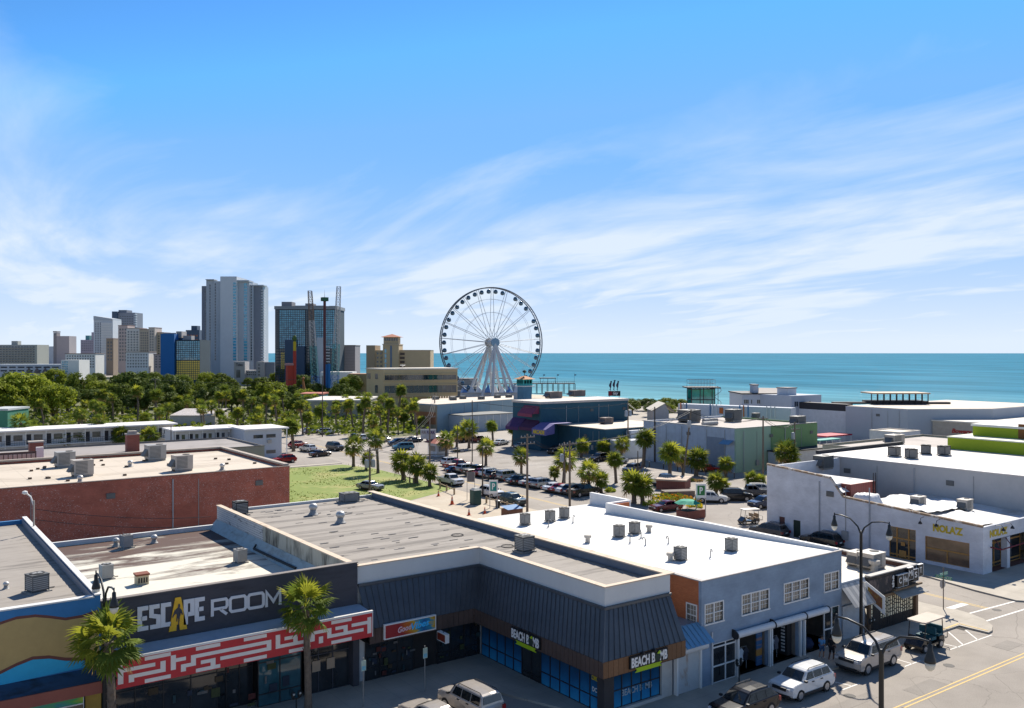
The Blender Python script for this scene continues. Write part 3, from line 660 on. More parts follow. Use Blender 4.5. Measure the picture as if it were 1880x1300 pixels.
# letters
esign = thing('escape_room_sign', 'raised grey letters reading ESCAPE ROOM on the charcoal wall', 'sign', (18, 53.2, 6)); LET = M('letter_grey', (0.66, 0.66, 0.67), 0.5, 0.05, 3)
x0, z0 = pyc([(388, 1131.6)])[0]; x1, z1 = pyc([(514.7, 1084)])[0]; hR = 1.02; zR = z0; wR = (x1 - x0) / 4 - .12
def glyph(pls, ox, oz, w, h, sw, mat=LET, name='letter', d=.02, th=.07):
    mb = MB()
    for p in pls:
        cl_ = p[0] == p[-1]; q = p[:-1] if cl_ else p
        stroke(mb, fy, [(ox + a * w, oz + b * h) for a, b in q], sw, d, th, cl_)
    return mb.build(name, mat, esign)
O_ = [[(.1, .09), (.9, .09), (1, .2), (1, .8), (.9, .91), (.1, .91), (0, .8), (0, .2), (.1, .09)]]
R_ = [[(.04, 0), (.04, .91), (.88, .91), (.97, .8), (.97, .5), (.88, .4), (.12, .4)], [(.55, .33), (.95, 0)]]
M_ = [[(.04, 0), (.04, .9), (.5, .28), (.96, .9), (.96, 0)]]
for k, g in enumerate((R_, O_, O_, M_)): glyph(g, x0 + k * (wR + .16), zR, wR, hR, .17)
E_ = [[(.98, .87), (.17, .87), (.17, .13), (.98, .13)], [(.33, .5), (.85, .5)]]
SS = [[(.95, .87), (.17, .87), (.17, .55), (.83, .48), (.83, .13), (.03, .13)]]
CC = [[(.95, .87), (.17, .87), (.17, .13), (.95, .13)]]
PP = [[(.17, 0), (.17, .87), (.83, .87), (.83, .38), (.34, .38)]]
xe, ze = pyc([(252, 1163)])[0]; xe2, _ = pyc([(377, 1141)])[0]; we = (xe2 - xe) / 6; zE = pyc([(339, 1146.6)])[0][1]; hE = 1.55
for k, g in ((0, E_), (1, SS), (2, CC), (4, PP), (5, E_)): glyph(g, xe + k * we + .02, zE, we * .9, hE, .245)
YA = M('letter_yellow', (0.78, 0.44, 0.02), 0.5, 0.15, 2); a0 = xe + 3 * we
mb = MB(); fy.poly(mb, [(a0 - .2, zE - .25), (a0 + .25 * we, zE + hE + .12), (a0 + .75 * we, zE + hE + .12), (a0 + we + .2, zE - .25), (a0 + .66 * we, zE - .25), (a0 + .62 * we, zE + .1), (a0 + .38 * we, zE + .1), (a0 + .34 * we, zE - .25)], .02, .07); mb.build('letter', YA, esign)
mb = MB(); pc = lambda a, b: (a0 + (.5 + (a - .5) * .8) * we, zE + (.1 + b * .78) * hE)
fy.poly(mb, [pc(.55, .95), pc(.68, .93), pc(.72, .82), pc(.66, .76), pc(.9, .62), pc(1.02, .42), pc(.93, .38), pc(.8, .5), pc(.68, .3), pc(.6, -.02), pc(.5, -.06), pc(.52, .2), pc(.45, .28), pc(.38, .1), pc(.28, .12), pc(.34, .42), pc(.26, .5), pc(.05, .42), pc(-.1, .3), pc(-.14, .38), pc(.12, .66), pc(.45, .76), pc(.48, .86)], .095, .03); mb.build('climber_silhouette', CHAR, esign)
# ledge and maze awning
maze = thing('maze_awning', 'red awning front with a white maze pattern under the charcoal sign', 'awning', (18.5, 52, 4)); fm = FR('y', 51.4); mz0, mz1, mx0, mx1 = 3.74, 5.28, 10.85, 26.22
mb = MB(); mb.add([(10.6, 53.29, 5.42), (26.22, 53.29, 5.42), (26.22, 51.46, mz1 - .02), (10.6, 51.46, mz1 - .02), (10.6, 53.29, mz0 + .1), (26.22, 53.29, mz0 + .1), (26.22, 51.46, mz0 + .1), (10.6, 51.46, mz0 + .1)], [(0, 3, 2, 1), (4, 5, 6, 7), (1, 2, 6, 5), (0, 4, 7, 3)]); mb.build('ledge', M('blue_grey_ledge', (0.40, 0.46, 0.52), 0.6, 0.12), maze)
mb = MB(); fm.box(mb, mx0, mx1, mz0, mz1, -.06, 0); mb.build('red_panel', M('maze_red', (0.50, 0.03, 0.035), 0.6, 0.1, 0.5), maze)
mb = MB(); fm.box(mb, mx0 - .05, mx1 + .04, mz1 + .002, mz1 + .14, -.12, .06); fm.box(mb, mx1 + .001, mx1 + .05, mz0, mz1, -.06, .02); mb.build('white_trim', CAPW, maze)
rg = random.Random(11); nr, nc = 3, 27; cellw = (mx1 - mx0 - .14) / (2 * nc + 1); cellh = (mz1 - mz0 - .1) / (2 * nr + 1)
grid = [[1] * (2 * nc + 1) for _ in range(2 * nr + 1)]; st = [(0, 0)]; seen = {(0, 0)}; grid[1][1] = 0
while st:
    r, c = st[-1]; nb = [(r + a, c + b, a, b) for a, b in ((0, 1), (0, -1), (1, 0), (-1, 0), (0, 1), (0, -1)) if 0 <= r + a < nr and 0 <= c + b < nc and (r + a, c + b) not in seen]
    if not nb: st.pop(); continue
    r2, c2, a, b = rg.choice(nb); seen.add((r2, c2)); grid[2 * r + 1 + a][2 * c + 1 + b] = 0; grid[2 * r2 + 1][2 * c2 + 1] = 0; st.append((r2, c2))
for c in range(2 * nc + 1):
    for r in (0, 2 * nr): grid[r][c] = 1 if (c // 5 + r) % 2 else 0
mb = MB()
for r in range(2 * nr + 1):
    c = 0
    while c <= 2 * nc:
        if grid[r][c]:
            e = c
            while e + 1 <= 2 * nc and grid[r][e + 1]: e += 1
            fm.box(mb, mx0 + .07 + c * cellw, mx0 + .07 + (e + 1) * cellw, mz0 + .05 + r * cellh, mz0 + .05 + (r + 1) * cellh, .003, .02); c = e + 1
        else: c += 1
mb.build('maze_line', M('maze_white', (0.76, 0.70, 0.63), 0.7, 0.08), maze)
# shop front below
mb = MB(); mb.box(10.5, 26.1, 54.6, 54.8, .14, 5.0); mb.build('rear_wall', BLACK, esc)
storefront(esc, FR('y', 53.35), 10.7, 16.9, .14, 3.9, 4, (0, .16, .72, 1), DARKF)
storefront(esc, FR('y', 54.3), 16.9, 19.4, .14, 3.9, 3, (0, .62, 1), DARKF)
storefront(esc, FR('y', 53.35), 19.4, 22.2, .14, 3.9, 2, (0, .2, .72, 1), DARKF, GLASS('teal_shop_glass', (0.03, 0.09, 0.11)))  # panes tinted dark teal
storefront(esc, FR('y', 53.5), 22.5, 25.6, .14, 3.7, [0, .3, .62, 1], (0, .68, 1), M('charcoal_door_frame', (0.06, 0.058, 0.066)))
mb = MB()
for xx in (23.0, 24.0): mb.box(xx, xx + .55, 53.44, 53.46, 1.5, 2.2)
mb.build('door_notice', M('tan_notice', (0.42, 0.30, 0.2)), esc)
mb = MB(); mb.box(25.65, 26.1, 53.0, 53.6, .14, 4.0); mb.build('pillar', M('charcoal_door_frame', (0.06, 0.058, 0.066)), esc)
def place_r(proto, px, py, z, rz, label, group, s=1.0, paint=None): return place(proto, PZ(px, py, z), rz, label, group, s, paint)
place_r(COND, 232, 1006, 5.85, .2, 'grey condenser near the brick wall on the stained white roof', 'roof-top condensers', (.92, .92, 1.15), ACLT)
place_r(COND, 441, 1033, 5.85, .15, 'grey condenser beside the teal flashing on the stained white roof', 'roof-top condensers', (.9, .9, 1.12), ACLT)
place_r(COND, 195, 1063, 5.85, .1, 'grey condenser on the stained roof nearest the mural shop parapet', 'roof-top condensers', (.9, .9, 1.12), ACLT)
place_r(VENT, 213, 1003, 5.85, 0, 'mushroom vent just left of the condenser by the brick wall', 'roof vents', 1.0); place_r(VENT, 283, 997, 5.85, 0, 'mushroom vent right of the condenser by the brick wall', 'roof vents', 1.0)
hv = thing('roof_cupola_vent', 'small cream house-shaped vent with rusty lid on stained white roof', 'roof vent', PZ(260, 1072, 5.85))
p = PZ(260, 1072, 5.85); mb = MB(); mb.box(p.x - .4, p.x + .4, p.y - .35, p.y + .35, 5.85, 6.5); mb.build('box', M('cream_box', (0.5, 0.42, 0.27)), hv)
mb = MB(); mb.prism([(p.x - .46, p.y - .42), (p.x + .46, p.y - .42), (p.x + .46, p.y + .42), (p.x - .46, p.y + .42)], 6.503, 6.62); mb.build('lid', M('rust', (0.2, 0.06, 0.03)), hv)
mb = MB()
for k in range(4): mb.box(p.x - .3 + k * .17, p.x - .2 + k * .17, p.y - .365, p.y - .352, 6.0, 6.35)
mb.build('slot', BLACK, hv)

# ------------------------------------------------------------------ 3 comic shop: L-shaped block with a metal mansard
STUC = M('pale_stucco', (0.60, 0.60, 0.58), 0.85, 0.05, 0.6, streak=True); MET = M('slate_metal', (0.082, 0.09, 0.10), 0.45, 0.22, 0.5, metal=0.2); BRD = M('brown_board', (0.17, 0.085, 0.038), 0.7, 0.35, 0.8, streak=True); BRD2 = M('dark_brown_board', (0.085, 0.056, 0.045), 0.7, 0.25, 0.8)
bb = thing('comic_shop', 'L-shaped shop with slate metal mansard roof and brown board fascia', 'shop', (33, 62, 0))
ZT, ZB, ZM, ZF = 7.78, 6.62, 3.95, 2.97
mb = MB()
mb.box(26.26, 36.0, 53.6, 53.9, 0.0, ZT); mb.box(36.0, 36.3, 40.0, 53.9, 0.0, ZT); mb.box(36.3, 41.6, 40.0, 40.3, 0.0, ZT); mb.build('wall', STUC, bb)
mb = MB(); mb.box(26.26, 41.6, 81.7, 82, 0, 7.5); mb.build('rear_wall', STUC, bb)
ws = wall_holes(FR('x', 41.6), 40.3, 81.7, 0, ZT, []); ws.build('party_wall', M('blue_grey_flashing', (0.17, 0.2, 0.25), 0.6), bb)
mb = MB(); mb.box(26.3, 36, 53.53, 54, ZT + .003, ZT + .08); mb.box(35.93, 36.4, 40.3, 53.53, ZT + .003, ZT + .08); mb.box(35.93, 41.3, 39.93, 40.3, ZT + .003, ZT + .08); mb.box(41.3, 41.95, 39.93, 82, ZT + .003, ZT + .08); mb.build('coping', CAPT, bb)
mb = MB(); mb.box(26.3, 41.55, 53.9, 81.7, 7.0, 7.2); mb.box(36.3, 41.55, 40.3, 53.9, 7.0, 7.2); mb.build('roof_deck', ROOFG, bb)
sA = MB().add([(26.4, 0, .02), (41.3, 0, .02), (41.3, .96, .055), (26.4, .96, .055), (26.4, 0, -.02), (41.3, 0, -.02)], [(0, 1, 2, 3), (0, 4, 5, 1)]); sA.cur = 1; sA.add([(26.4, 0, .024), (41.3, 0, .024), (41.3, .1, .026), (26.4, .1, .026)], [(0, 1, 2, 3)]); sA_26 = sA.mesh('roofing_strip', [ROOFG, LAP_SHADE]); sA_26b = sA.mesh('roofing_strip', [BLOTCH('weathered_roofing_dark', (0.21, 0.185, 0.16), (0.11, 0.095, 0.08), 0.5, 0.66, 0.7, (0.3, 2.2, 1), (0.29, 0.26, 0.225), 0.9, 0.12), LAP_SHADE])  # lap shadows strengthened with the same dark strip
sA = MB().add([(36.4, 0, .02), (41.3, 0, .02), (41.3, .96, .055), (36.4, .96, .055), (36.4, 0, -.02), (41.3, 0, -.02)], [(0, 1, 2, 3), (0, 4, 5, 1)]); sA.cur = 1; sA.add([(36.4, 0, .024), (41.3, 0, .024), (41.3, .1, .026), (36.4, .1, .026)], [(0, 1, 2, 3)]); sA_36 = sA.mesh('roofing_strip', [ROOFG, LAP_SHADE])
for k in range(29): inst('roofing_strip', sA_26 if k % 3 else sA_26b, bb, (0, 53.95 + k * .955, 7.21))
for k in range(14): inst('roofing_strip', sA_36, bb, (0, 40.5 + k * .955, 7.21))
mb = MB(); rg = random.Random(5)
for k in range(70):
    x, y = rg.uniform(27, 40), rg.uniform(55, 81); w, h = rg.uniform(.3, .9), rg.uniform(.08, .22)
    mb.box(x, x + w, y, y + h, 7.27, 7.278)
tag(mb.build('tar_patch', M('tar', (0.05, 0.043, 0.04), 0.6), bb), kind='stuff')
for (cx, cy) in ((38.5, 60.5), (39.4, 54.8)):
    mb = MB(); mb.tube([(cx + .5 * math.cos(a / 10 * 6.283), cy + .5 * math.sin(a / 10 * 6.283), 7.29) for a in range(10)], .035, 4, True); mb.build('hose_ring', M('tar', (0.05, 0.043, 0.04), 0.6), bb)
# mansard: each standing-seam panel is a piece
def panels(A0, A1, B0, B1, n):
    A0, A1, B0, B1 = map(Vector, (A0, A1, B0, B1)); nrm = (A1 - A0).cross(B0 - A0).normalized()
    if nrm.z < 0: nrm = -nrm
    for k in range(n):
        a, b = k / n, (k + 1) / n
        p = [A0.lerp(A1, a), A0.lerp(A1, b), B0.lerp(B1, b), B0.lerp(B1, a)]
        mb = MB(); mb.poly([p[0], p[3], p[2], p[1]])
        sd_ = (p[1] - p[0]).normalized() * .022; e = nrm * .05
        mb.add([p[0] - sd_, p[0] + sd_, p[3] + sd_, p[3] - sd_, p[0] - sd_ + e, p[0] + sd_ + e, p[3] + sd_ + e, p[3] - sd_ + e], [(4, 5, 6, 7), (0, 1, 5, 4), (1, 2, 6, 5), (3, 0, 4, 7), (2, 3, 7, 6)])
        mb.build('metal_panel', MET, bb)
panels((26.26, 53.55, ZB), (35.95, 53.55, ZB), (26.4, 52.2, ZM), (34.6, 52.2, ZM), 21)
panels((35.95, 53.55, ZB), (35.95, 39.95, ZB), (34.6, 52.2, ZM), (34.6, 38.6, ZM), 32)
panels((35.95, 39.95, ZB), (41.5, 39.95, ZB), (34.6, 38.6, ZM), (41.55, 38.6, ZM), 15)
mb = MB(); mb.box(26.26, 36, 53.40, 53.6, ZB - .12, ZB + .03); mb.box(35.80, 36, 40, 53.4, ZB - .12, ZB + .03); mb.box(35.8, 41.55, 39.8, 40, ZB - .12, ZB + .03); mb.build('ridge_trim', MET, bb)
mb = MB(); mb.tube([(35.93, 39.93, ZB + .03), (34.58, 38.58, ZM)], .07, 5); mb.tube([(35.93, 53.53, ZB), (34.62, 52.22, ZM)], .05, 5); mb.add([(41.55, 38.6, ZM), (41.5, 39.95, ZB), (41.55, 39.95, ZM)], [(0, 1, 2)]); mb.build('hip_trim', MET, bb)
def boards(fr, s0, s1, n, mat, rs=1):
    me = MB(); w = (s1 - s0) / n
    fr.box(me, .012, w - .012, ZF, ZM - .02, -.05, 0.0); me = me.mesh('board', mat)
    for k in range(n): inst('board', me, bb, (s0 + k * w, 0, 0) if fr.ax == 'y' else (0, s0 + k * w, 0))
boards(FR('y', 52.2), 26.45, 34.6, 19, BRD2); boards(FR('x', 34.6), 38.6, 48.5, 25, BRD2); boards(FR('x', 34.6), 48.5, 52.2, 9, BRD2); boards(FR('y', 38.6), 34.62, 41.55, 17, BRD)
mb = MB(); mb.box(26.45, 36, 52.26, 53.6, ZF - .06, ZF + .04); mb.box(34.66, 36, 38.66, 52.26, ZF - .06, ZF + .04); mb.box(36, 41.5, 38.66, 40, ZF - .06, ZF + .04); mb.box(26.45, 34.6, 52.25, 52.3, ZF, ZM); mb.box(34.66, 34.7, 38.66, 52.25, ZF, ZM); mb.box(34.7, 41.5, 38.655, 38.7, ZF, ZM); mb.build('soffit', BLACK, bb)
# shop windows
m_, t_, b_ = nt('blue_window_graphic'); s_ = t_.nodes.new('ShaderNodeSeparateXYZ'); t_.links.new(coords(t_), s_.inputs[0]); n_ = noise(t_, coords(t_, (1, 1, .4)), 1.1, 3)
f_ = tmath(t_, 'ADD', tmath(t_, 'MULTIPLY', tmath(t_, 'SUBTRACT', 2.6, s_.outputs[2]), .3), tmath(t_, 'MULTIPLY', n_, .35))
t_.links.new(ramp(t_, f_, [(0.1, (0.005, 0.02, 0.05)), (0.45, (0.012, 0.09, 0.20)), (0.72, (0.02, 0.20, 0.40)), (0.95, (0.04, 0.34, 0.58))]), b_.inputs['Base Color']); b_.inputs['Roughness'].default_value = 0.15; BLUEG = m_
storefront(bb, FR('y', 53.45), 26.75, 30.4, .14, 2.95, [0, .3, .66, 1], (0, .28, 1), DARKF)
storefront(bb, FR('y', 53.45), 32.3, 35.9, .14, 2.95, [0, .3, .64, 1], (0, .26, 1), DARKF)
mb = MB(); mb.box(30.42, 32.28, 53.5, 53.59, .14, 2.95); mb.build('doorway_shade_panel', BLACK, bb)  # flat dark panel painted as the shade of a deep entrance
rg = random.Random(6); DC = [M('goods_%d' % k, c, .7, .3, 5) for k, c in enumerate(((.02, .05, .06), (.09, .02, .015), (.05, .06, .02), (.14, .13, .12), (.02, .03, .05), (.06, .04, .02)))]
for k in range(34):
    xx = rg.choice((rg.uniform(26.9, 30.1), rg.uniform(26.9, 30.1), rg.uniform(32.4, 35.6))); zz_ = rg.uniform(.25, 2.3); w, h = rg.uniform(.08, .4), rg.uniform(.08, .5); mb = MB(); mb.box(xx, xx + w, 53.33 + k * .001, 53.393, zz_, zz_ + h); mb.build('window_display', DC[k % 6], bb)
    if k < 22: xx = rg.uniform(10.9, 21.8); mb = MB(); mb.box(xx, xx + w * 1.5, 53.27 + k * .001, 53.297, zz_ * 1.2, zz_ * 1.2 + h * 1.3); mb.build('window_display', DC[(k * 5) % 6], esc)
fw_ = FR('x', 35.95)
pk = lambda i, j: BLUEG
storefront(bb, fw_, 48.3, 53.2, .14, 2.9, 5, (0, .30, 1), DARKF, BLUEG); storefront(bb, fw_, 46.2, 48.3, .14, 2.9, 2, (0, .12, 1), DARKF, SHOPGL)
storefront(bb, fw_, 40.3, 46.2, .14, 2.9, 6, (0, .30, 1), DARKF, BLUEG)
storefront(bb, FR('y', 39.95), 36.5, 40.6, .34, 2.9, 5, (0, .42, 1), DARKF, BLUEG)
mb = MB(); mb.box(35.6, 36.4, 39.62, 40.25, .14, 2.95); mb.build('corner_post', M('dark_post', (0.045, 0.04, 0.04)), bb)
mb = MB(); mb.box(36.4, 40.6, 39.7, 39.94, .14, .34); mb.box(40.62, 41.55, 39.75, 39.95, .14, 2.95); mb.build('white_base', M('white_render', (0.52, 0.49, 0.44)), bb)
text('DC', fw_, 41.05, 40.62, 1.25, 1.55, .03, WHITEF, 'window_lettering', bb, .004, .03); text('COMICS', fw_, 41.12, 40.5, 1.95, 2.25, .03, M('sign_yellow', (0.7, 0.5, 0.02)), 'window_lettering', bb, .004, .03)
text('BEACH B  MB', FR('y', 39.95), 37.3, 39.9, .95, 1.35, .03, M('window_white', (0.35, 0.42, 0.45)), 'window_lettering', bb, .004, .02)
GRN = M('ribbon_green', (0.36, 0.52, 0.012), 0.6, 0.08); SIGNB = M('sign_black', (0.012, 0.012, 0.014), 0.5)
def beach_sign(fr, s0, s1, t0, t1, label):
    o = thing('beach_bomb_sign', label, 'sign', fr.p((s0 + s1) / 2, t0, .1)); w = s1 - s0; sg = 1 if w > 0 else -1
    mb = MB(); fr.box(mb, s0, s1, t0, t1, .02, .14); mb.build('panel', SIGNB, o)
    text('BEACH', fr, s0 + w * .03, s0 + w * .50, t0 + .07, t1 - .07, .142, WHITEF, 'lettering', o, .02, .035); text('B', fr, s0 + w * .56, s0 + w * .65, t0 + .07, t1 - .07, .142, WHITEF, 'lettering', o, .02, .035); text('MB', fr, s0 + w * .78, s0 + w * .98, t0 + .07, t1 - .07, .142, WHITEF, 'lettering', o, .02, .035)
    cx, cz, r = s0 + w * .715, (t0 + t1) / 2 - .04, (t1 - t0) * .36
    mb = MB(); fr.poly(mb, [(cx + sg * r * math.cos(a * .5236), cz + r * math.sin(a * .5236)) for a in range(12)], .142, .03); mb.build('bomb', M('bomb_dark', (0.03, 0.045, 0.03)), o)
    mb = MB(); fr.poly(mb, [(cx - sg * r * .3, cz + r * .9), (cx + sg * r * .5, cz + r * 1.5), (cx + sg * r * .9, cz + r * 1.0), (cx + sg * r * .3, cz + r * .7)], .175, .02); mb.build('fuse_flame', GRN, o)
    mb = MB(); a, b = s0 + w * .14, s0 + w * .86; fr.poly(mb, [(a, t0 - .30), (a + w * .06, t0 - .16), (a, t0 - .03), (b, t0 - .03), (b - w * .06, t0 - .16), (b, t0 - .30)], .05, .03); mb.build('ribbon', GRN, o)
    for q in (.3, .6): mb = MB(); fr.box(mb, s0 + w * q, s0 + w * (q + .04), t1, t1 + .12, .02, .3); mb.build('lamp_arm', DARKF, o)
    return o
f1 = FR('x', 34.58); a, b = PX(939, 1153.5, 34.5), PX(992, 1190, 34.5)
beach_sign(f1, a.y, b.y, 3.12, 3.86, 'black sign reading BEACH BOMB above the blue windows in the inner court')
f2 = FR('y', 38.58); a, b = PY(1156, 1228, 38.5), PY(1225, 1191, 38.5)
beach_sign(f2, a.x, b.x, 3.15, 3.88, 'black sign reading BEACH BOMB on the street corner fascia')
# sunset-striped sign
m_, t_, b_ = nt('sunset_art'); s_ = t_.nodes.new('ShaderNodeSeparateXYZ'); t_.links.new(coords(t_), s_.inputs[0]); n_ = noise(t_, coords(t_, (.7, 1, 3.2)), 1.5, 3)
f_ = tmath(t_, 'ABSOLUTE', tmath(t_, 'SUBTRACT', s_.outputs[0], 30.4)); f_ = tmath(t_, 'ADD', tmath(t_, 'MULTIPLY', f_, .32), tmath(t_, 'MULTIPLY', n_, .6))
t_.links.new(ramp(t_, f_, [(0.25, (0.01, 0.10, 0.30)), (0.42, (0.02, 0.25, 0.38)), (0.52, (0.55, 0.36, 0.03)), (0.68, (0.5, 0.13, 0.01)), (0.9, (0.30, 0.015, 0.02))]), b_.inputs['Base Color'])
a, b = PY(704, 1177, 52.1), PY(798.8, 1135, 52.1); f3 = FR('y', 52.17)
vs_ = thing('beachwear_sign', 'bright sunset-coloured sign on the brown fascia beside the maze awning', 'sign', (30, 52, 3)); zA, zB = 3.12, 4.12
mb = MB(); f3.box(mb, a.x, b.x, zA, zB, .02, .2); mb.build('cabinet', WHITEF, vs_)
mb = MB(); f3.box(mb, a.x + .08, b.x - .08, zA + .08, zB - .08, .201, .212); mb.build('art_panel', m_, vs_)
text('Good', f3, a.x + 1.0, a.x + 2.05, zA + .28, zA + .66, .213, M('sign_pink', (0.7, 0.5, 0.55)), 'lettering', vs_, .02, .02, shear=.25, rise=.1); text('Vibes', f3, a.x + 2.0, a.x + 3.4, zA + .30, zA + .76, .213, M('sign_azure', (0.05, 0.5, 0.9)), 'lettering', vs_, .02, .02, shear=.25, rise=.1)
hs = thing('hanging_sign', 'small red and white sign box hanging under the sunset sign', 'sign', (31.6, 51.8, 2.9)); mb = MB(); mb.box(31.5, 31.8, 51.0, 52.1, 2.35, 2.95); mb.build('cabinet', WHITEF, hs)
mb = MB(); mb.box(31.488, 31.498, 51.06, 52.04, 2.41, 2.89); mb.build('art_panel', M('dark_red_art', (0.2, 0.03, 0.015), .5, .4, 4), hs); mb = MB(); mb.box(31.63, 31.67, 51.5, 51.54, 2.953, 3.02); mb.build('hanger', DARKF, hs)
place_r(VENT, 575, 945, 7.26, 0, 'bright turbine vent further back on the grey comic shop roof', 'roof vents', 1.45); place_r(VENT, 625, 960, 7.26, 0, 'bright turbine vent nearer the middle of the grey comic shop roof', 'roof vents', 1.45)
place_r(COND, 641, 921, 7.26, 0, 'dark square unit at the back corner of the grey roof by the lawn', 'roof-top condensers', (1.9, 1.5, .95)); place_r(COND, 441, 945, 7.26, 0, 'black unit behind the white board parapet near the brick wall', 'roof-top condensers', 1.3, M('fan_black', (0.03, 0.03, 0.03)))
place_r(COND, 963, 1012, 7.26, 0, 'dark condenser on the grey roof strip above the inner court', 'roof-top condensers', 1.25)
# ------------------------------------------------------------------ 4 blue-grey two-storey block with the white roof
BLUEW = BRICK('painted_blue_block', (0.255, 0.325, 0.41), (0.265, 0.34, 0.425), (0.23, 0.295, 0.375), .4, .2, .24, .006); ORB = BRICK('orange_brick', (0.50, 0.13, 0.04), (0.58, 0.17, 0.055), (0.38, 0.15, 0.07), .22, .075, .2)
WROOF = MEMB('white_roof_membrane', (0.68, 0.67, 0.64), (0.40, 0.37, 0.33), 2.6, 0, .5)
blk = thing('blue_shop_block', 'blue-grey two-storey shop block with white roof and roller shutters', 'shop', (51, 54, 0))
def zr(y): return 7.0 - .034 * (y - 39.5)
fb = FR('y', 39.5)
wins = []
for (xl, xr, tl, bl, tr, br, n) in ((1293, 1328.5, 1110, 1149, 1100, 1140, 2), (1361, 1412, 1092.4, 1132, 1079, 1118, 3), (1438.6, 1485, 1071.4, 1110, 1060, 1098, 3), (1512.4, 1540, 1053, 1089, 1046.6, 1081, 2)):
    a, b, c, d = PY(xl, tl, 39.5), PY(xl, bl, 39.5), PY(xr, tr, 39.5), PY(xr, br, 39.5)
    wins.append((a.x + .09, c.x - .09, (b.z + d.z) / 2 + .09, (a.z + c.z) / 2 - .09, n))
gf = [(45.1, 47.4, .14, 2.75), (47.75, 50.75, .14, 3.0), (51.1, 54.2, .14, 3.0), (54.9, 59.2, .14, 3.0)]
mb = wall_holes(fb, 44, 59.5, 0, 7.05, [(w[0], w[1], w[2], w[3]) for w in wins] + gf); mb.build('front_wall', BLUEW, blk)
for w in wins: sash_window(blk, fb, *w)
fo = FR('x', 44.0); a, b = PX(1260.5, 1103, 44), PX(1279.5, 1140, 44); oy0, oy1 = b.y + .06, a.y - .06; ow = (oy0, oy1, 4.0, 5.35)
mb = wall_holes(fo, 39.75, 44.0, 3.2, 7.05, [ow]); mb.build('brick_side_wall', ORB, blk); sash_window(blk, fo, *ow, 1)
for q in ((59.24, 59.48, 39.75, 65.3, 0, 5.95), (62.12, 62.38, 65.75, 70.99, 0, 5.45), (41.9, 62.4, 71, 71.3, 0, 5.95), (59.5, 62.1, 65.44, 65.68, 0, 5.95), (41.9, 44.0, 43.9, 44.2, 3.0, 6.9)): MB().box(*q).build('side_wall', M('white_render_wall', (0.66, 0.65, 0.62), .8, .06), blk)
mb = MB(); mb.add([(44.25, 39.5, zr(39.5)), (59.3, 39.5, zr(39.5)), (59.3, 65.7, zr(65.7)), (62.2, 65.7, zr(65.7)), (62.2, 71.2, zr(71.2)), (41.86, 71.2, zr(71.2)), (41.86, 44.1, zr(44.1)), (44.25, 44.1, zr(44.1))], [(0, 1, 2, 3, 4, 5, 6, 7)]); mb.build('roof', WROOF, blk)
mb = MB(); mb.box(43.9, 59.6, 39.42, 39.62, 7.053, 7.12); mb.box(43.9, 44.3, 39.62, 44.1, 7.053, 7.12); mb.build('coping', M('grey_brown_edge', (0.36, 0.33, 0.31)), blk)
WP = M('white_parapet', (0.72, 0.71, 0.69), .7, .05)
mb = MB(); P_ = [(59.22, 39.7, 7.2), (59.22, 65.7, 7.1), (59.5, 65.7, 7.1), (59.5, 39.7, 7.2)]
mb.prism([(p[0], p[1]) for p in P_], 6.0, 0, [p[2] for p in P_]); mb.box(59.5, 62.4, 65.42, 65.72, 6.0, 7.1); mb.box(62.1, 62.42, 65.72, 71.4, 5.5, 7.15); mb.build('parapet', WP, blk)
mb = MB(); mb.box(59.6, 62.0, 65.2, 65.4, 5.2, 6.95); mb.build('brick_panel', ORB, blk)
# roller shutters and open shop fronts
SHW = BLOTCH('white_roller_shutter', (0.55, 0.55, 0.53), (0.36, 0.20, 0.10), .60, .72, .7, (1, 1, .5))
TUB = M('shutter_tube', (0.62, 0.62, 0.61), .4, .06)
for a, b in ((47.05, 50.95), (51.05, 54.5)):
    sh = MB(); sh.cyl((a, 39.2, 3.05), .24, b - a, 14, None, 'x'); s = sh.build('shutter_roll', TUB, blk, False)
    e = MB(); e.cyl((a - .08, 39.2, 3.05), .28, .078, 14, None, 'x'); e.cyl((b + .002, 39.2, 3.05), .28, .078, 14, None, 'x'); e.box(a - .07, a - .01, 39.2, 39.5, 2.9, 3.4); e.build('end_plate', DARKF, s)
sh = MB(); sh.cyl((54.65, 39.2, 3.05), .24, 2.6, 14, None, 'x'); s = sh.build('shutter_roll', TUB, blk)
e = MB(); e.cyl((57.26, 39.2, 3.05), .28, .08, 14, None, 'x'); e.build('end_plate', DARKF, s)
for (a, b, t0, t1) in gf[1:]:
    mb = MB(); d = 4.5
    mb.poly([(a, 39.76, t0), (b, 39.76, t0), (b, 39.5 + d, t0), (a, 39.5 + d, t0)]); mb.poly([(a, 39.5 + d, t0), (b, 39.5 + d, t0), (b, 39.5 + d, t1), (a, 39.5 + d, t1)])
    mb.poly([(a, 39.76, t0), (a, 39.5 + d, t0), (a, 39.5 + d, t1), (a, 39.76, t1)]); mb.poly([(b, 39.76, t0), (b, 39.76, t1), (b, 39.5 + d, t1), (b, 39.5 + d, t0)]); mb.poly([(a, 39.76, t1), (a, 39.5 + d, t1), (b, 39.5 + d, t1), (b, 39.76, t1)])
    mb.build('shop_interior', M('shop_interior', (0.27, 0.21, 0.16), .9, .25), blk)
mb = MB()
for xx in (47.42, 50.77, 50.98, 54.22, 54.72): mb.box(xx, xx + .12, 39.3, 39.47, .14, 2.9)
mb.build('shutter_guide', WHITEF, blk)
storefront(blk, FR('y', 39.55), 45.1, 47.4, .14, 2.75, [0, .55, 1], (0, .42, .9, 1), WHITEF, SHOPGL, 0, .09)
storefront(blk, FR('y', 39.55), 57.35, 59.2, .14, 3.0, [0, .5, 1], (0, .45, 1), WHITEF, SHOPGL, 0, .1)
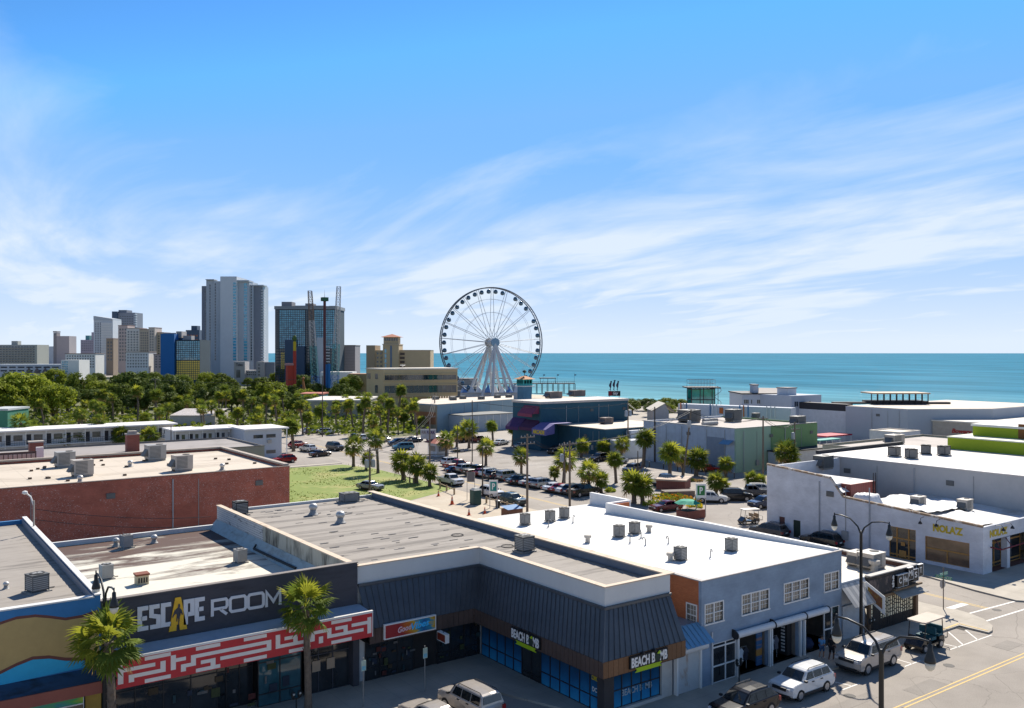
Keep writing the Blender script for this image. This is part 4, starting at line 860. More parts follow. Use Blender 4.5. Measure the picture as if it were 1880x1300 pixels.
mb = MB(); mb.tube([(44.95, 39.42, .14), (44.95, 39.42, 3.6)], .05, 6); mb.build('drain_pipe', TUB, blk)
def garment_rack(x, y, cols, label):
    o = thing('clothes_rack', label, 'clothes rack', (x, y, .14)); r = MB(); r.tube([(x - .6, y, .14), (x - .6, y, 1.7), (x + .6, y, 1.7), (x + .6, y, .14)], .025, 6); r.build('rail', ACLT, o)
    for k, c in enumerate(cols):
        xx = x - .5 + k * 1.0 / max(1, len(cols) - 1); m = MB()
        m.add([(xx - .1, y - .06, 1.62), (xx + .1, y - .06, 1.62), (xx + .32, y - .05, 1.35), (xx + .27, y - .05, 1.15), (xx + .17, y - .06, 1.3), (xx + .19, y - .08, .75), (xx - .19, y - .08, .75), (xx - .17, y - .06, 1.3), (xx - .27, y - .05, 1.15), (xx - .32, y - .05, 1.35)], [tuple(range(10))])
        f0 = list(m.v); m.add([(a, b + .1, c_) for a, b, c_ in f0], [tuple(range(10))[::-1]]); m.f += [(i, i + 10, (i + 1) % 10 + 10, (i + 1) % 10) for i in range(10)]; m.mi += [0] * 10
        m.build('garment', M('cloth_%d' % int(c[0] * 100 + c[2] * 1000), c, .9, .2, 6), o)
    return o
garment_rack(48.6, 40.1, ((.02, .02, .025), (.6, .6, .6), (.03, .03, .04)), 'rack of black and white shirts in the left open shop bay')
garment_rack(52.2, 40.3, ((.55, .55, .52), (.45, .48, .5), (.12, .12, .14)), 'rack of pale grey shirts in the middle open shop bay')
mb = MB(); o = thing('display_shelf', 'tall dark shoe shelf at the side of the middle open shop bay', 'shelf', (53.9, 40.2, .14)); mb.box(53.6, 54.1, 40.0, 41.6, .14, 2.4); mb.build('cabinet', BLACK, o)
mb = MB(); rg = random.Random(2)
for k in range(8): mb.box(53.55, 53.598, 40.1 + .1, 40.5, .4 + k * .24, .52 + k * .24)
mb.build('shoe', WHITEF, o)
o = thing('surf_towel_stand', 'blue and orange towels hanging at the left shop bay pillar', 'display', (50.3, 39.9, .14)); mb = MB(); mb.box(50.0, 50.6, 39.85, 39.93, .2, 2.5); mb.build('towel', BLOTCH('towel_print', (0.04, 0.12, 0.25), (0.45, 0.2, 0.04), .47, .55, 1.6, (.1, .1, 1)), o)
o = thing('clothes_bale', 'low dark blue heap of goods inside the right open shop bay', 'goods', (56.1, 40.6, .14)); mb = MB(); mb.lathe((56.2, 40.6, .14), [(.75, 0), (.85, .3), (.7, .6), (.3, .75)], 12); mb.build('heap', M('navy_cloth', (0.02, 0.04, 0.10), .9, .3, 4), o, True)
for px, py, lab in ((964, 963, 'condenser at the far left end of the white roof'), (1010, 957, 'second condenser from the left on the white roof'), (1036, 951, 'third condenser from the left, at the back of the white roof'), (1136.6, 986, 'left one of the paired condensers mid white roof'), (1165, 980, 'right one of the paired condensers mid white roof'), (1249, 1029, 'dark condenser with white labels near the front of white roof'), (1342.6, 1012, 'dark condenser at the right side of the white roof')):
    p = PZ(px, py, 6.6); p = PZ(px, py, zr(p.y)); place(COND, p, .1, lab, 'condensers on the white roof', (.82, .82, 1.08), ACDK if px > 1200 else M('condenser_tan', (0.13, 0.12, 0.11), .6, .2))
for px, py, lab in ((1191.6, 976.6, 'cream flue behind the paired condensers on white roof'), (1079, 996, 'cream flue on the white roof left of the paired condensers'), (1230.8, 1030, 'cream flue standing beside the labelled condenser on white roof')):
    p = PZ(px, py, 6.6); place(POT, PZ(px, py, zr(p.y)), 0, lab, 'flues on the white roof')
for k, (px, py) in enumerate(((1156.6, 997), (1177, 988), (1185, 1002), (1227, 999), (1304, 1024), (1007, 967), (1052, 959.5))):
    p = PZ(px, py, 6.6); place(GOOSE, PZ(px, py, zr(p.y)), k * 1.1, ('gooseneck pipe in front of the left paired condenser', 'gooseneck pipe in front of the right paired condenser', 'hooked gooseneck pipe on white roof below the paired condensers', 'gooseneck pipe on white roof above the labelled condenser', 'gooseneck pipe between the two front condensers of white roof', 'gooseneck pipe nearest the left condensers on white roof', 'gooseneck pipe at the back left of the white roof')[k], 'gooseneck pipes on the white roof')
# shuttered bay between the comic shop and the blue block
bay = thing('shuttered_bay', 'white rusty roller shutter under a small blue metal awning', 'shop', (42.8, 39.6, 0)); fs_ = FR('y', 39.55)
mb = MB(); mb.box(41.62, 43.97, 39.75, 43.8, 0, 4.3); mb.build('wall', M('blue_grey_flashing', (0.17, 0.2, 0.25), 0.6), bay)
sl_ = MB(); fs_.box(sl_, 41.75, 43.8, 0, .085, -.12, .03); sl_ = sl_.mesh('shutter_slat', SHW)
for k in range(25): inst('shutter_slat', sl_, bay, (0, 0, .16 + k * .1))
mb = MB(); mb.box(41.62, 41.74, 39.4, 39.7, .14, 2.9); mb.box(43.82, 43.95, 39.4, 39.7, .14, 2.9); mb.build('guide', WHITEF, bay)
mb = MB(); mb.cyl((41.65, 39.2, 2.98), .22, 2.5, 12, None, 'x'); mb.build('shutter_roll', TUB, bay)
for k in range(6):
    a, b = 41.6 + k * .43, 41.6 + (k + 1) * .43 - .02
    mb = MB(); mb.poly([(a, 38.5, 3.35), (b, 38.5, 3.35), (b, 39.8, 4.35), (a, 39.8, 4.35)]); mb.add([(a, 38.5, 3.35), (a, 38.5, 3.41), (a, 39.8, 4.41), (a, 39.8, 4.35), (a + .04, 38.5, 3.41), (a + .04, 39.8, 4.41)], [(0, 1, 2, 3), (1, 4, 5, 2)]); mb.build('awning_panel', M('blue_metal_awning', (0.12, 0.27, 0.42), .45, .1), bay)

# ------------------------------------------------------------------ 5 chemist shop on the corner
chem = thing('corner_shop', 'low dark corner shop with lattice window and pale flat roof', 'shop', (66, 46, 0)); fc = FR('y', 39.5)
TAN = MEMB('cream_roof', (0.62, 0.57, 0.49), (0.36, 0.31, 0.25), 2.2, 0, .6)
mb = MB(); mb.box(59.7, 69.9, 62, 62.2, 0, 4.5); mb.box(69.65, 69.9, 45, 62, 0, 4.5); mb.box(69.65, 69.9, 39.75, 45, 2.7, 4.5); mb.box(69.65, 69.9, 39.75, 45, 0, .9); mb.box(59.52, 59.7, 39.75, 62.2, 0, 4.5); mb.build('wall', M('brown_render', (0.12, 0.06, 0.045), .8, .2), chem)
mb = MB(); mb.box(59.7, 69.65, 39.9, 62, 4.0, 4.15); mb.build('roof', TAN, chem)
mb = MB(); mb.box(69.5, 70.0, 39.4, 62.2, 4.503, 4.6); mb.box(63.2, 69.5, 39.4, 39.9, 4.503, 4.58); mb.build('coping', M('grey_coping', (0.45, 0.42, 0.38)), chem)
DW = BLOTCH('charred_board', (0.035, 0.03, 0.027), (0.10, 0.075, 0.055), .5, .66, 1.5, (1, 1, 3))
mb = MB(); fc.box(mb, 63.0, 69.9, 2.85, 4.5, -.35, 0); mb.build('fascia', DW, chem)
mb = MB(); fc.box(mb, 63.05, 69.95, 2.62, 2.84, -.3, .12); mb.build('wood_beam', M('weathered_beam', (0.19, 0.125, 0.07), .85, .3, 2), chem)
mb = MB(); fc.box(mb, 63.05, 66.6, 3.0, 4.2, .003, .03); mb.build('painted_panel', BLOTCH('scratched_mural', (0.04, 0.036, 0.036), (0.16, 0.12, 0.10), .5, .6, 2.2, (1, 1, .4)), chem)
# lattice: posts, random rungs, gaps backed by an added pane coloured like sunlit street
mb = MB(); [mb.box(69.7, 69.82, 40.4 + k * .75, 40.48 + k * .75, .9, 2.7) for k in range(6)]; mb.build('side_mullion', DARKF, chem)
mb = MB(); fc.box(mb, 63.1, 69.6, 1.0, 2.6, -.06, -.022); mb.build('sunlit_gap_pane', M('sunlit_gap_cream', (0.85, 0.76, 0.52), .3), chem)
rg = random.Random(9); mb = MB(); X = [63.05, 63.35, 63.7, 64.7, 65.0, 65.25, 65.55, 65.8, 66.1, 66.45, 66.7, 67.0, 67.3, 67.6, 67.95, 68.2, 68.5, 68.75, 69.0, 69.45, 69.75]
for x in X: fc.box(mb, x - .05, x + .05, .14, 2.6, -.14, 0)
for a, b in zip(X, X[1:]):
    z = 1.0 + rg.random() * .3
    while z < 2.5: fc.box(mb, a + .05, b - .05, z, z + .07, -.12, -.01); z += rg.uniform(.22, .5)
    fc.box(mb, a + .051, b - .051, .14, 1.0, -.13, -.015)
fc.box(mb, 63.76, 64.64, 1.0, 2.4, -.12, -.012); mb.build('lattice', M('black_timber', (0.02, 0.017, 0.015), .8, .3), chem)
mb = MB(); mb.box(69.55, 69.9, 39.3, 39.9, .14, 2.6); mb.box(62.95, 63.2, 39.35, 39.6, .14, 2.8); mb.build('post', M('brown_post', (0.14, 0.085, 0.05), .8, .25), chem)
mb = MB(); mb.add([(66.4, 39.5, 2.9), (69.9, 39.5, 2.9), (70.1, 38.5, 2.55), (66.2, 38.5, 2.55), (66.4, 39.5, 2.85), (69.9, 39.5, 2.85), (70.1, 38.5, 2.5), (66.2, 38.5, 2.5)], [(0, 3, 2, 1), (4, 5, 6, 7), (3, 7, 6, 2), (1, 2, 6, 5), (0, 4, 7, 3)]); mb.build('canopy', M('tin_canopy', (0.33, 0.30, 0.25), .6, .2), chem)
csg = thing('chemist_sign', 'black element-tile sign reading the CHeMIST on the corner shop', 'sign', (68, 39.3, 3)); fq = FR('y', 39.45); BT = M('tile_black', (0.012, 0.012, 0.013), .4)
for s, a, z, w in (('C', 66.7, 3.18, .78), ('He', 67.5, 3.18, .72), ('Mi', 68.28, 3.55, .72), ('S', 69.05, 3.32, .72), ('T', 69.82, 3.6, .66)):
    mb = MB(); fq.box(mb, a, a + w, z, z + .95, .08, .22); t = mb.build('tile', BT, csg)
    mb = MB(); fq.box(mb, a - .02, a + w + .02, z + .952, z + 1.0, .06, .26); fq.box(mb, a + w + .002, a + w + .03, z, z + .95, .06, .26); fq.box(mb, a, a + w, z - .03, z - .002, .06, .24); mb.build('tile_edge', WHITEF, t)
    text(s, fq, a + w * (.25 if len(s) == 1 else .12), a + w * (.75 if len(s) == 1 else .9), z + .28, z + .76, .223, WHITEF, 'letter', t, .02, .02)
text('the', fq, 66.15, 66.45, 3.2, 4.2, .05, WHITEF, 'letter', csg, .04, .03, rot=1)
mb = MB(); mb.box(66.2, 70.2, 39.1, 39.3, 2.98, 3.12); mb.build('support_rail', M('weathered_beam', (0.19, 0.125, 0.07), .85, .3, 2), csg)
bay2 = thing('shuttered_doorway', 'white shutter bay with striped awning between blue block and corner shop', 'shop', (61.2, 39.7, 0)); mb = MB(); mb.box(59.52, 62.95, 39.75, 39.89, 2.9, 4.5); mb.box(59.52, 62.9, 39.9, 40.1, .0, 3.0); mb.build('wall', M('pale_blue_render', (0.42, 0.45, 0.48)), bay2)
sl2 = MB(); FR('y', 39.7).box(sl2, 59.9, 62.8, 0, .09, -.12, .03); sl2 = sl2.mesh('shutter_slat', M('white_shutter', (0.5, 0.52, 0.53)))
for k in range(24): inst('shutter_slat', sl2, bay2, (0, 0, .16 + k * .105))
for k in range(8):
    a = 59.6 + k * .41; mb = MB(); mb.add([(a, 38.4, 2.95), (a + .39, 38.4, 2.95), (a + .39, 39.7, 4.35), (a, 39.7, 4.35), (a, 38.4, 2.88), (a + .39, 38.4, 2.88)], [(0, 1, 2, 3), (0, 4, 5, 1)]); mb.build('awning_panel', M('pale_awning', (0.62, 0.58, 0.52)) if k % 2 else M('pale_awning_stripe', (0.42, 0.40, 0.37)), bay2)  # every other panel takes the darker stripe colour
bn = thing('banner_sign', 'white diamond-shaped sign with brown picture beside the corner shop', 'sign', (62.6, 38.3, 3.2)); f5 = FR('x', 62.4)
mb = MB(); f5.poly(mb, [(39.3, 4.35), (37.7, 3.5), (37.7, 2.1), (39.3, 3.1)], 0, .06); mb.build('board', WHITEF, bn); mb = MB(); f5.poly(mb, [(39.1, 4.0), (37.9, 3.35), (37.9, 2.5), (39.1, 3.2)], .063, .006); mb.build('picture', BLOTCH('brown_picture', (0.2, 0.08, 0.035), (0.35, 0.25, 0.03), .5, .62, 2), bn); mb = MB(); mb.tube([(62.4, 39.7, 4.2), (62.4, 39.2, 4.2)], .03, 5); mb.build('bracket', DARKF, bn)
place(PACK, PZ(1575, 1038, 4.15), .0, 'rear cream package unit on the corner shop roof', 'package units', .75, ACWH); place(PACK, PZ(1600, 1043, 4.15), 0, 'front cream package unit on the corner shop roof', 'package units', (.95, 1, .85), ACWH); place(POT, PZ(1605, 1049, 4.15), 0, 'two-tier cream flue on the corner shop roof', 'flues', 1.5)

# ------------------------------------------------------------------ 6 white corner restaurant
NW = BRICK('white_painted_brick', (0.62, 0.63, 0.66), (0.66, 0.67, 0.70), (0.56, 0.57, 0.60), .3, .1, .2, .008); AMB = M('amber_timber', (0.40, 0.20, 0.05), .6, .2, 2); nol = thing('corner_restaurant', 'white painted corner restaurant with stepped parapet and amber windows', 'restaurant', (96, 56, 0))
fn = FR('x', 88.8)
def nz(y): return 8.35 + (y - 69.2) * .075 if y > 60.4 else (5.74 + (y - 58.75) * (7.69 - 5.74) / 1.65 if y > 58.75 else 4.78 + (y - 43.26) * .062)
holes = [(44.6, 49.2, .5, 3.0), (50.2, 53.2, .14, 3.4), (64.4, 65.4, .14, 2.2), (66.6, 67.4, .9, 2.3)]
mb = wall_holes(fn, 43.56, 69.2, 0, 4.6, holes, .3); prof = [43.56, 50, 58.75, 60.4, 69.2]
for a, b in zip(prof, prof[1:]):
    za, zb_ = (nz(a), nz(b)) if a not in (58.75,) else (5.74, 7.69)
    if a == 60.4: za = 7.69
    if b == 60.4: zb_ = 7.69
    if b == 58.75: zb_ = 5.74
    mb.add([(88.8, a, 4.6), (88.8, b, 4.6), (88.8, b, zb_), (88.8, a, za), (89.1, a, 4.6), (89.1, b, 4.6), (89.1, b, zb_), (89.1, a, za)], [(0, 3, 2, 1), (4, 5, 6, 7), (3, 7, 6, 2)])
mb.build('side_wall', NW, nol)
fnf = FR('y', 43.26); mb = wall_holes(fnf, 88.8, 103.4, 0, 4.8, [(90.6, 99.0, .14, 3.35)], .3); mb.box(89.1, 103.4, 68.9, 69.2, 0, 8.2); mb.build('front_wall', NW, nol)
mb = MB(); mb.poly([(89.1, 43.5, 4.3), (103.45, 43.5, 4.3), (103.45, 58.7, 4.9), (89.1, 58.7, 4.9)]); mb.build('low_roof', BLOTCH('tarpaulin_roof', (0.66, 0.65, 0.63), (0.40, 0.34, 0.27), .5, .68, .35), nol)
mb = MB(); mb.box(89.1, 95.5, 60.2, 68.9, 6.8, 7.0); mb.build('upper_roof', BLOTCH('tarpaulin_roof', (0.66, 0.65, 0.63), (0.40, 0.34, 0.27), .5, .68, .35), nol)
mb = MB(); mb.tube([(88.85, 69.2, 8.4), (88.85, 60.4, 7.75), (88.85, 58.75, 5.8), (88.85, 50, 5.25), (88.85, 43.3, 4.86)], .16, 5); mb.build('parapet_edge', BLOTCH('torn_edge', (0.30, 0.20, 0.12), (0.62, 0.58, 0.52), .5, .6, 1.2), nol)
# container, tarpaulin and stepped wall at the back of the roof
mb = MB(); mb.box(90.5, 95.4, 58.9, 60.1, 4.6, 7.0); mb.build('red_siding', STRIPES('red_siding', (0.27, 0.06, 0.045), (0.19, 0.04, 0.03), (1, 0, 0), .35), nol)
mb = MB()
for k in range(7): mb.box(94.9, 95.3, 58.78, 58.82, 4.9 + k * .35, 4.95 + k * .35)
mb.box(94.85, 94.9, 58.75, 58.85, 4.7, 8.0); mb.box(95.3, 95.35, 58.75, 58.85, 4.7, 8.0); mb.build('ladder', DARKF, nol)
rg = random.Random(21); TARP = M('white_tarpaulin', (0.66, 0.65, 0.64), .7, .08)
def tarp(x0, x1, y0, y1, z, amp, name):
    mb = MB(); n = 12; vs = [(x0 + (x1 - x0) * i / n, y0 + (y1 - y0) * j / n, z(i / n, j / n) + rg.uniform(-amp, amp)) for i in range(n + 1) for j in range(n + 1)]
    mb.add(vs, [(i * (n + 1) + j, (i + 1) * (n + 1) + j, (i + 1) * (n + 1) + j + 1, i * (n + 1) + j + 1) for i in range(n) for j in range(n)]); return mb.build(name, TARP, nol, True)
tarp(89.3, 92.0, 55.6, 58.4, lambda u, v: 5.15 + 1.0 * min(1, 7 * min(u, 1 - u)) * min(1, 7 * min(v, 1 - v)), .09, 'covered_heap'); tarp(92, 101, 50, 58.2, lambda u, v: 4.95 + .25 * math.sin(7 * u) * math.sin(5 * v), .14, 'crumpled_sheet'); tarp(89.4, 97, 44, 50, lambda u, v: 4.66 + .1 * math.sin(9 * u), .10, 'crumpled_sheet'); tarp(89.2, 94.5, 59.0, 61.5, lambda u, v: 6.2 + .9 * v, .08, 'draped_sheet')
place_r(PACK, 1512, 861, 7.0, 0, 'big grey package unit on the upper roof of white restaurant', 'package units', 1.1, ACDK); place_r(PACK, 1686, 930, 4.7, 0, 'cream package unit above the first yellow lettering', 'package units', .75, ACWH); place_r(PACK, 1772, 936, 4.6, 0, 'cream package unit at the front corner of restaurant roof', 'package units', .75, ACWH)
# windows, door, yellow lettering
AMG = GLASS('amber_window', (0.17, 0.10, 0.055), .12)
storefront(nol, FR('x', 88.95), 44.6, 49.2, .14, 3.0, 1, (0, .12, .58, 1), AMB, AMG, 0, .14, lambda i, j: AMB if j == 0 else AMG); mb = MB(); FR('x', 88.93).box(mb, 46.85, 46.95, .55, 1.75, 0, .06); mb.build('mullion', AMB, nol)
storefront(nol, FR('x', 88.95), 50.2, 53.2, .14, 3.4, [0, .28, .72, 1], (0, .1, .64, 1), AMB, SHOPGL, 0, .14); mb = MB(); FR('x', 88.9).box(mb, 51.3, 52.1, .3, 1.0, 0, .04); FR('x', 88.9).box(mb, 51.45, 51.9, 1.5, 1.9, 0, .02); mb.build('door_panel', AMB, nol)
storefront(nol, FR('y', 44.4), 90.6, 99, .14, 3.35, [0, .2, .32, .5, .6, 1], (0, .12, .75, 1), AMB, SHOPGL, 0, .16)
mb = MB(); mb.poly([(90.6, 43.3, .145), (99, 43.3, .145), (99, 44.4, .145), (90.6, 44.4, .145)]); mb.build('porch_floor', M('brick_red_floor', (0.16, 0.07, 0.05)), nol); mb = MB(); mb.box(93.6, 94.2, 43.2, 43.8, .14, 3.3); mb.build('pillar', NW, nol)
mb = MB(); mb.tube([(89.9, 43.1, 2.75), (90.3, 42.2, 2.6), (99, 42.2, 2.75)], .07, 6); mb.tube([(90.3, 42.2, 2.6), (91.4, 43.3, 3.2)], .05, 5); mb.tube([(92.5, 42.2, 2.65), (93.5, 43.3, 3.2)], .05, 5); mb.build('awning_frame', M('dark_red_steel', (0.16, 0.02, 0.025)), nol)
mb = MB(); mb.box(88.86, 88.95, 64.42, 65.38, .14, 2.18); mb.build('door', M('dark_green_door', (0.02, 0.035, 0.025)), nol); mb = MB(); mb.box(88.86, 88.95, 66.62, 67.38, .92, 2.28); mb.build('shutter', M('rust_shutter', (0.12, 0.05, 0.04)), nol)
YN = M('nola_yellow', (0.52, 0.38, 0.02), .6, .15, 3)
a, b = PX(1713, 954, 88.8), PX(1768, 975, 88.8)
ns = thing('restaurant_lettering', "yellow NOLA'Z lettering on the long side wall", 'sign', (88.7, 48, 3.6)); text("NOLA'Z", fn, a.y, b.y, 3.62, 4.42, .01, YN, 'lettering', ns, .03, .05)
for yy in (47.6, 49.3):
    mb = MB(); mb.tube([(88.8, yy, 4.95), (88.2, yy, 4.9), (88.05, yy, 4.6)], .03, 5); mb.build('lamp_arm', DARKF, ns); mb = MB(); mb.lathe((88.05, yy, 4.3), [(.2, 0), (.18, .12), (.05, .3)], 10); mb.build('lamp_shade', DARKF, ns)
ns2 = thing('restaurant_lettering', "yellow NOLA'Z lettering on the front face over the porch", 'sign', (91, 43.2, 3.6)); a, b = PY(1817, 970, 43.26), PY(1849, 960, 43.26); text("NOLA'Z", fnf, a.x, b.x, 3.62, 4.38, .01, YN, 'lettering', ns2, .03, .05)
for xx in (91.3, 93.2):
    mb = MB(); mb.tube([(xx, 43.26, 4.7), (xx, 42.7, 4.8), (xx, 42.5, 4.6)], .03, 5); mb.build('lamp_arm', DARKF, ns2); mb = MB(); mb.lathe((xx, 42.5, 4.3), [(.2, 0), (.18, .12), (.05, .3)], 10); mb.build('lamp_shade', DARKF, ns2)
# long white-roofed hall behind the restaurant
hall = thing('white_roof_hall', 'long hall with pale roof and black condensers behind the restaurant', 'building', (120, 66, 0)); GH = M('pale_grey_render', (0.46, 0.445, 0.43), .85, .06)
hz = 8.3
mb = MB(); mb.box(103.5, 103.8, 42, 72.3, 0, hz); mb.box(103.8, 124, 72, 72.3, 0, hz); mb.box(123.7, 124, 42.3, 72, 0, hz); mb.box(103.8, 124, 42, 42.3, 0, hz); mb.build('wall', GH, hall)
mb = MB(); mb.box(103.35, 123.95, 41.9, 72.4, hz + .003, hz + .1); mb.build('roof', MEMB('pale_pink_roof', (0.66, 0.62, 0.58), (0.40, 0.37, 0.34), 0, 1.9, .6), hall)
mb = MB(); mb.box(103.3, 124, 72.1, 72.5, hz + .1, hz + .55); mb.build('parapet', M('black_flashing', (0.03, 0.03, 0.035)), hall)
for k, (px, py) in enumerate(((1642, 838), (1673, 842), (1700, 834), (1733, 836))):
    place(COND, PZ(px, py, hz + .1), k, ('black condenser at the left of four on the pale hall roof', 'second black condenser from the left on the pale hall roof', 'third black condenser from the left on the pale hall roof', 'black condenser at the right of four on the pale hall roof')[k], 'black condensers on the hall roof', 1.35, M('fan_black', (0.03, 0.03, 0.03)))
# ------------------------------------------------------------------ general frame for walls at any angle
class FRG:
    def __init__(s, A, B, z=0.0):
        A, B = Vector((A[0], A[1])), Vector((B[0], B[1])); s.o = A; s.L = (B - A).length; s.d = (B - A).normalized(); s.n = Vector((s.d.y, -s.d.x))
    def p(s, a, t, d=0.0):
        q = s.o + s.d * a + s.n * d; return (q.x, q.y, t)
    def box(s, mb, s0, s1, t0, t1, d0, d1):
        v = [s.p(s0, t0, d1), s.p(s1, t0, d1), s.p(s1, t0, d0), s.p(s0, t0, d0), s.p(s0, t1, d1), s.p(s1, t1, d1), s.p(s1, t1, d0), s.p(s0, t1, d0)]
        return mb.add(v, [(0,3,2,1),(4,5,6,7),(0,1,5,4),(1,2,6,5),(2,3,7,6),(3,0,4,7)])
    poly = FR.poly
def far_fr(px0, px1, d0, d1=None): return FRG(PD(px0, HY, d0), PD(px1, HY, d1 or d0))
def ztop(py, d): return HCAM - (py - HY) / F * d
def wgrid(o, fr, s0, s1, t0, t1, nc, nr, w=.6, h=.6, mat=None, d=.02, name='window', single=False):
    """a field of windows standing in one wall; counted singly when few, else one part"""
    mat = mat or GLASS('far_window', (0.05, 0.065, 0.085), .15); cw, ch = (s1 - s0) / nc, (t1 - t0) / nr; mb = MB()
    for i in range(nc):
        for j in range(nr):
            if single: mb = MB()
            fr.box(mb, s0 + (i + .5 - w / 2) * cw, s0 + (i + .5 + w / 2) * cw, t0 + (j + .5 - h / 2) * ch, t0 + (j + .5 + h / 2) * ch, d, d + .06)
            if single: mb.build(name, mat, o)
    if not single: tag(mb.build(name, mat, o), kind='stuff')
def slabs(o, fr, s0, s1, t0, t1, n, d0, d1, h=.35, mat=None, name='balcony'):
    mb = MB()
    for j in range(n):
        z = t0 + (t1 - t0) * j / n; fr.box(mb, s0, s1, z, z + h, d0, d1)
    tag(mb.build(name, mat, o), kind='stuff')
def block(o, fr, s0, s1, t0, t1, depth_, mat, name='wall', d=0.0):
    mb = MB(); fr.box(mb, s0, s1, t0, t1, d - depth_, d); return mb.build(name, mat, o)
def fbuild(name, label, px0, px1, d, ytop, depth_, mat, cat='building', group=None, roof=None):
    fr = far_fr(px0, px1, d); o = thing(name, label, cat, fr.p(fr.L / 2, 0, -depth_ / 2), group); z = ztop(ytop, d); block(o, fr, 0, fr.L, 0, z, depth_, mat)
    if roof:
        mb = MB(); fr.box(mb, -.2, fr.L + .2, z + .01, z + .5, -depth_ - .2, .2); mb.build('roof', roof, o)
    return o, fr, z
C1 = lambda n, c, v=.08: M(n, c, .8, v, .05)
FGL = GLASS('far_window', (0.05, 0.065, 0.085), .15); BGL = GLASS('blue_curtain_glass', (0.08, 0.31, 0.42), .05, 1.0); DGL = GLASS('dark_curtain_glass', (0.012, 0.022, 0.032), .05)
# ------------------------------------------------------------------ towers along the shore
TW = C1('tower_pale', (0.38, 0.42, 0.46)); TWL = C1('tower_light', (0.50, 0.53, 0.56)); TWB = C1('tower_brown', (0.175, 0.195, 0.235)); TWT = C1('tower_tan', (0.34, 0.29, 0.23)); TWN = C1('tower_navy', (0.05, 0.08, 0.13)); WH = C1('resort_white', (0.68, 0.68, 0.66))  # walls made paler and bluer in colour in place of distance haze
o = thing('tall_condominium_tower', 'tallest pale blue-grey tower with vertical window strips', 'tower', PD(423, HY, 660)); fr = far_fr(365, 482, 650); k = fr.L / 117.0
for (a, b, yt, dd, dp, m_) in ((365, 376, 524, -6, 18, TWB), (376, 391, 514, -3, 20, TW), (391, 406, 516, -1.5, 20, TW), (406, 436, 508, 2, 26, TWL), (436, 457, 516, -1, 22, TW), (457, 463, 522, -2.5, 18, TW), (463, 476, 523, -4, 18, TWB), (476, 479, 524, -6, 14, TW)):
    block(o, fr, (a - 365) * k, (b - 365) * k, 0, ztop(yt, 650), dp, m_, 'wing', dd)
for (a, b, yt, dd) in ((429.5, 435, 519, 2.0), (447, 453, 520, -1.0), (382, 384, 522, -3), (393, 395, 520, -1.5), (458.5, 461, 524, -2.5), (371, 374, 528, -6)):
    n = 27; fr2 = fr; mb = MB(); z1 = ztop(yt, 650); z0 = 16
    for j in range(n):
        za = z0 + (z1 - z0) * j / n; fr.box(mb, (a - 365) * k, (b - 365) * k, za + .5, za + (z1 - z0) / n, dd + .02, dd + .12)
    tag(mb.build('window_strip', BGL if b - a > 4 else FGL, o), kind='stuff')
slabs(o, fr, (474 - 365) * k, (482 - 365) * k, 14, ztop(528, 650), 27, -8, -4.5, .9, TWL)
mb = MB(); fr.box(mb, 63 * k, 93 * k, ztop(517, 650), ztop(514.5, 650), -10, 1.5); fr.box(mb, 93 * k, 117.5 * k, ztop(524.5, 650), ztop(522.5, 650), -12, -2); fr.box(mb, 11 * k, 27 * k, ztop(515.8, 650) + .8, ztop(513, 650) + .3, -9, -1.4); mb.build('roof_canopy', TW, o)
# glass office tower with the rides in front
o = thing('glass_tower', 'blue glass tower with dark central strip behind the thrill rides', 'tower', PD(563, HY, 530)); d = 520; fr = far_fr(505, 618, d); k = fr.L / 113; z = ztop(568, d)
block(o, fr, 0, fr.L, 0, z, 24, C1('mullion_navy', (0.03, 0.055, 0.075), .2), 'core'); mb = MB(); fr.box(mb, -.4, fr.L + .4, z + .01, ztop(562, d), -24.4, .4); mb.build('parapet', C1('brown_parapet', (0.22, 0.24, 0.26)), o)
mb = MB()
for (a, b, h) in ((512, 531, 553), (537, 555, 560), (556, 570, 556), (570, 590, 560), (600, 612, 560.5)): fr.box(mb, (a - 505) * k, (b - 505) * k, ztop(562, d) + .01, ztop(h, d), -15, -6)
mb.build('roof_plant', C1('plant_brown', (0.2, 0.2, 0.21)), o)
def panes(o, fr, s0, s1, t0, t1, nc, nr, mat, gap=.16, d=.03):
    mb = MB(); cw, ch = (s1 - s0) / nc, (t1 - t0) / nr; rg = random.Random(nc * nr)
    for i in range(nc):
        for j in range(nr):
            q = rg.uniform(0, .10); fr.box(mb, s0 + i * cw + gap, s0 + (i + 1) * cw - gap, t0 + j * ch + gap, t0 + (j + 1) * ch - gap, d - .02, d + .04 + q * .1)
    tag(mb.build('pane', mat, o), kind='stuff')
for (a, b, m_, nc) in ((505.6, 512, DGL, 2), (513, 560, BGL, 14), (561, 576, DGL, 4), (577, 617.5, BGL, 12)):
    panes(o, fr, (a - 505) * k, (b - 505) * k, ztop(640, d), z - .4, nc, 18, m_); panes(o, fr, (a - 505) * k, (b - 505) * k, 4, ztop(640.2, d), nc, 12, DGL)
panes(o, fr, (516 - 505) * k, (524 - 505) * k, ztop(678, d), ztop(647, d), 3, 8, C1('gold_reflection', (0.85, 0.58, 0.12)), .14, .1)
for (a, b, t, dd, m_) in ((525, 545, 624, 3, TWN), (545, 561, 636, 3, TWN), (584, 596, 620, 3, TW)): block(o, fr, (a - 505) * k, (b - 505) * k, 0, ztop(t, d), 2.4, m_, 'annex', dd)
slabs(o, fr, (596 - 505) * k, (606 - 505) * k, 6, ztop(632, d), 12, .05, 1.4, .5, TW)
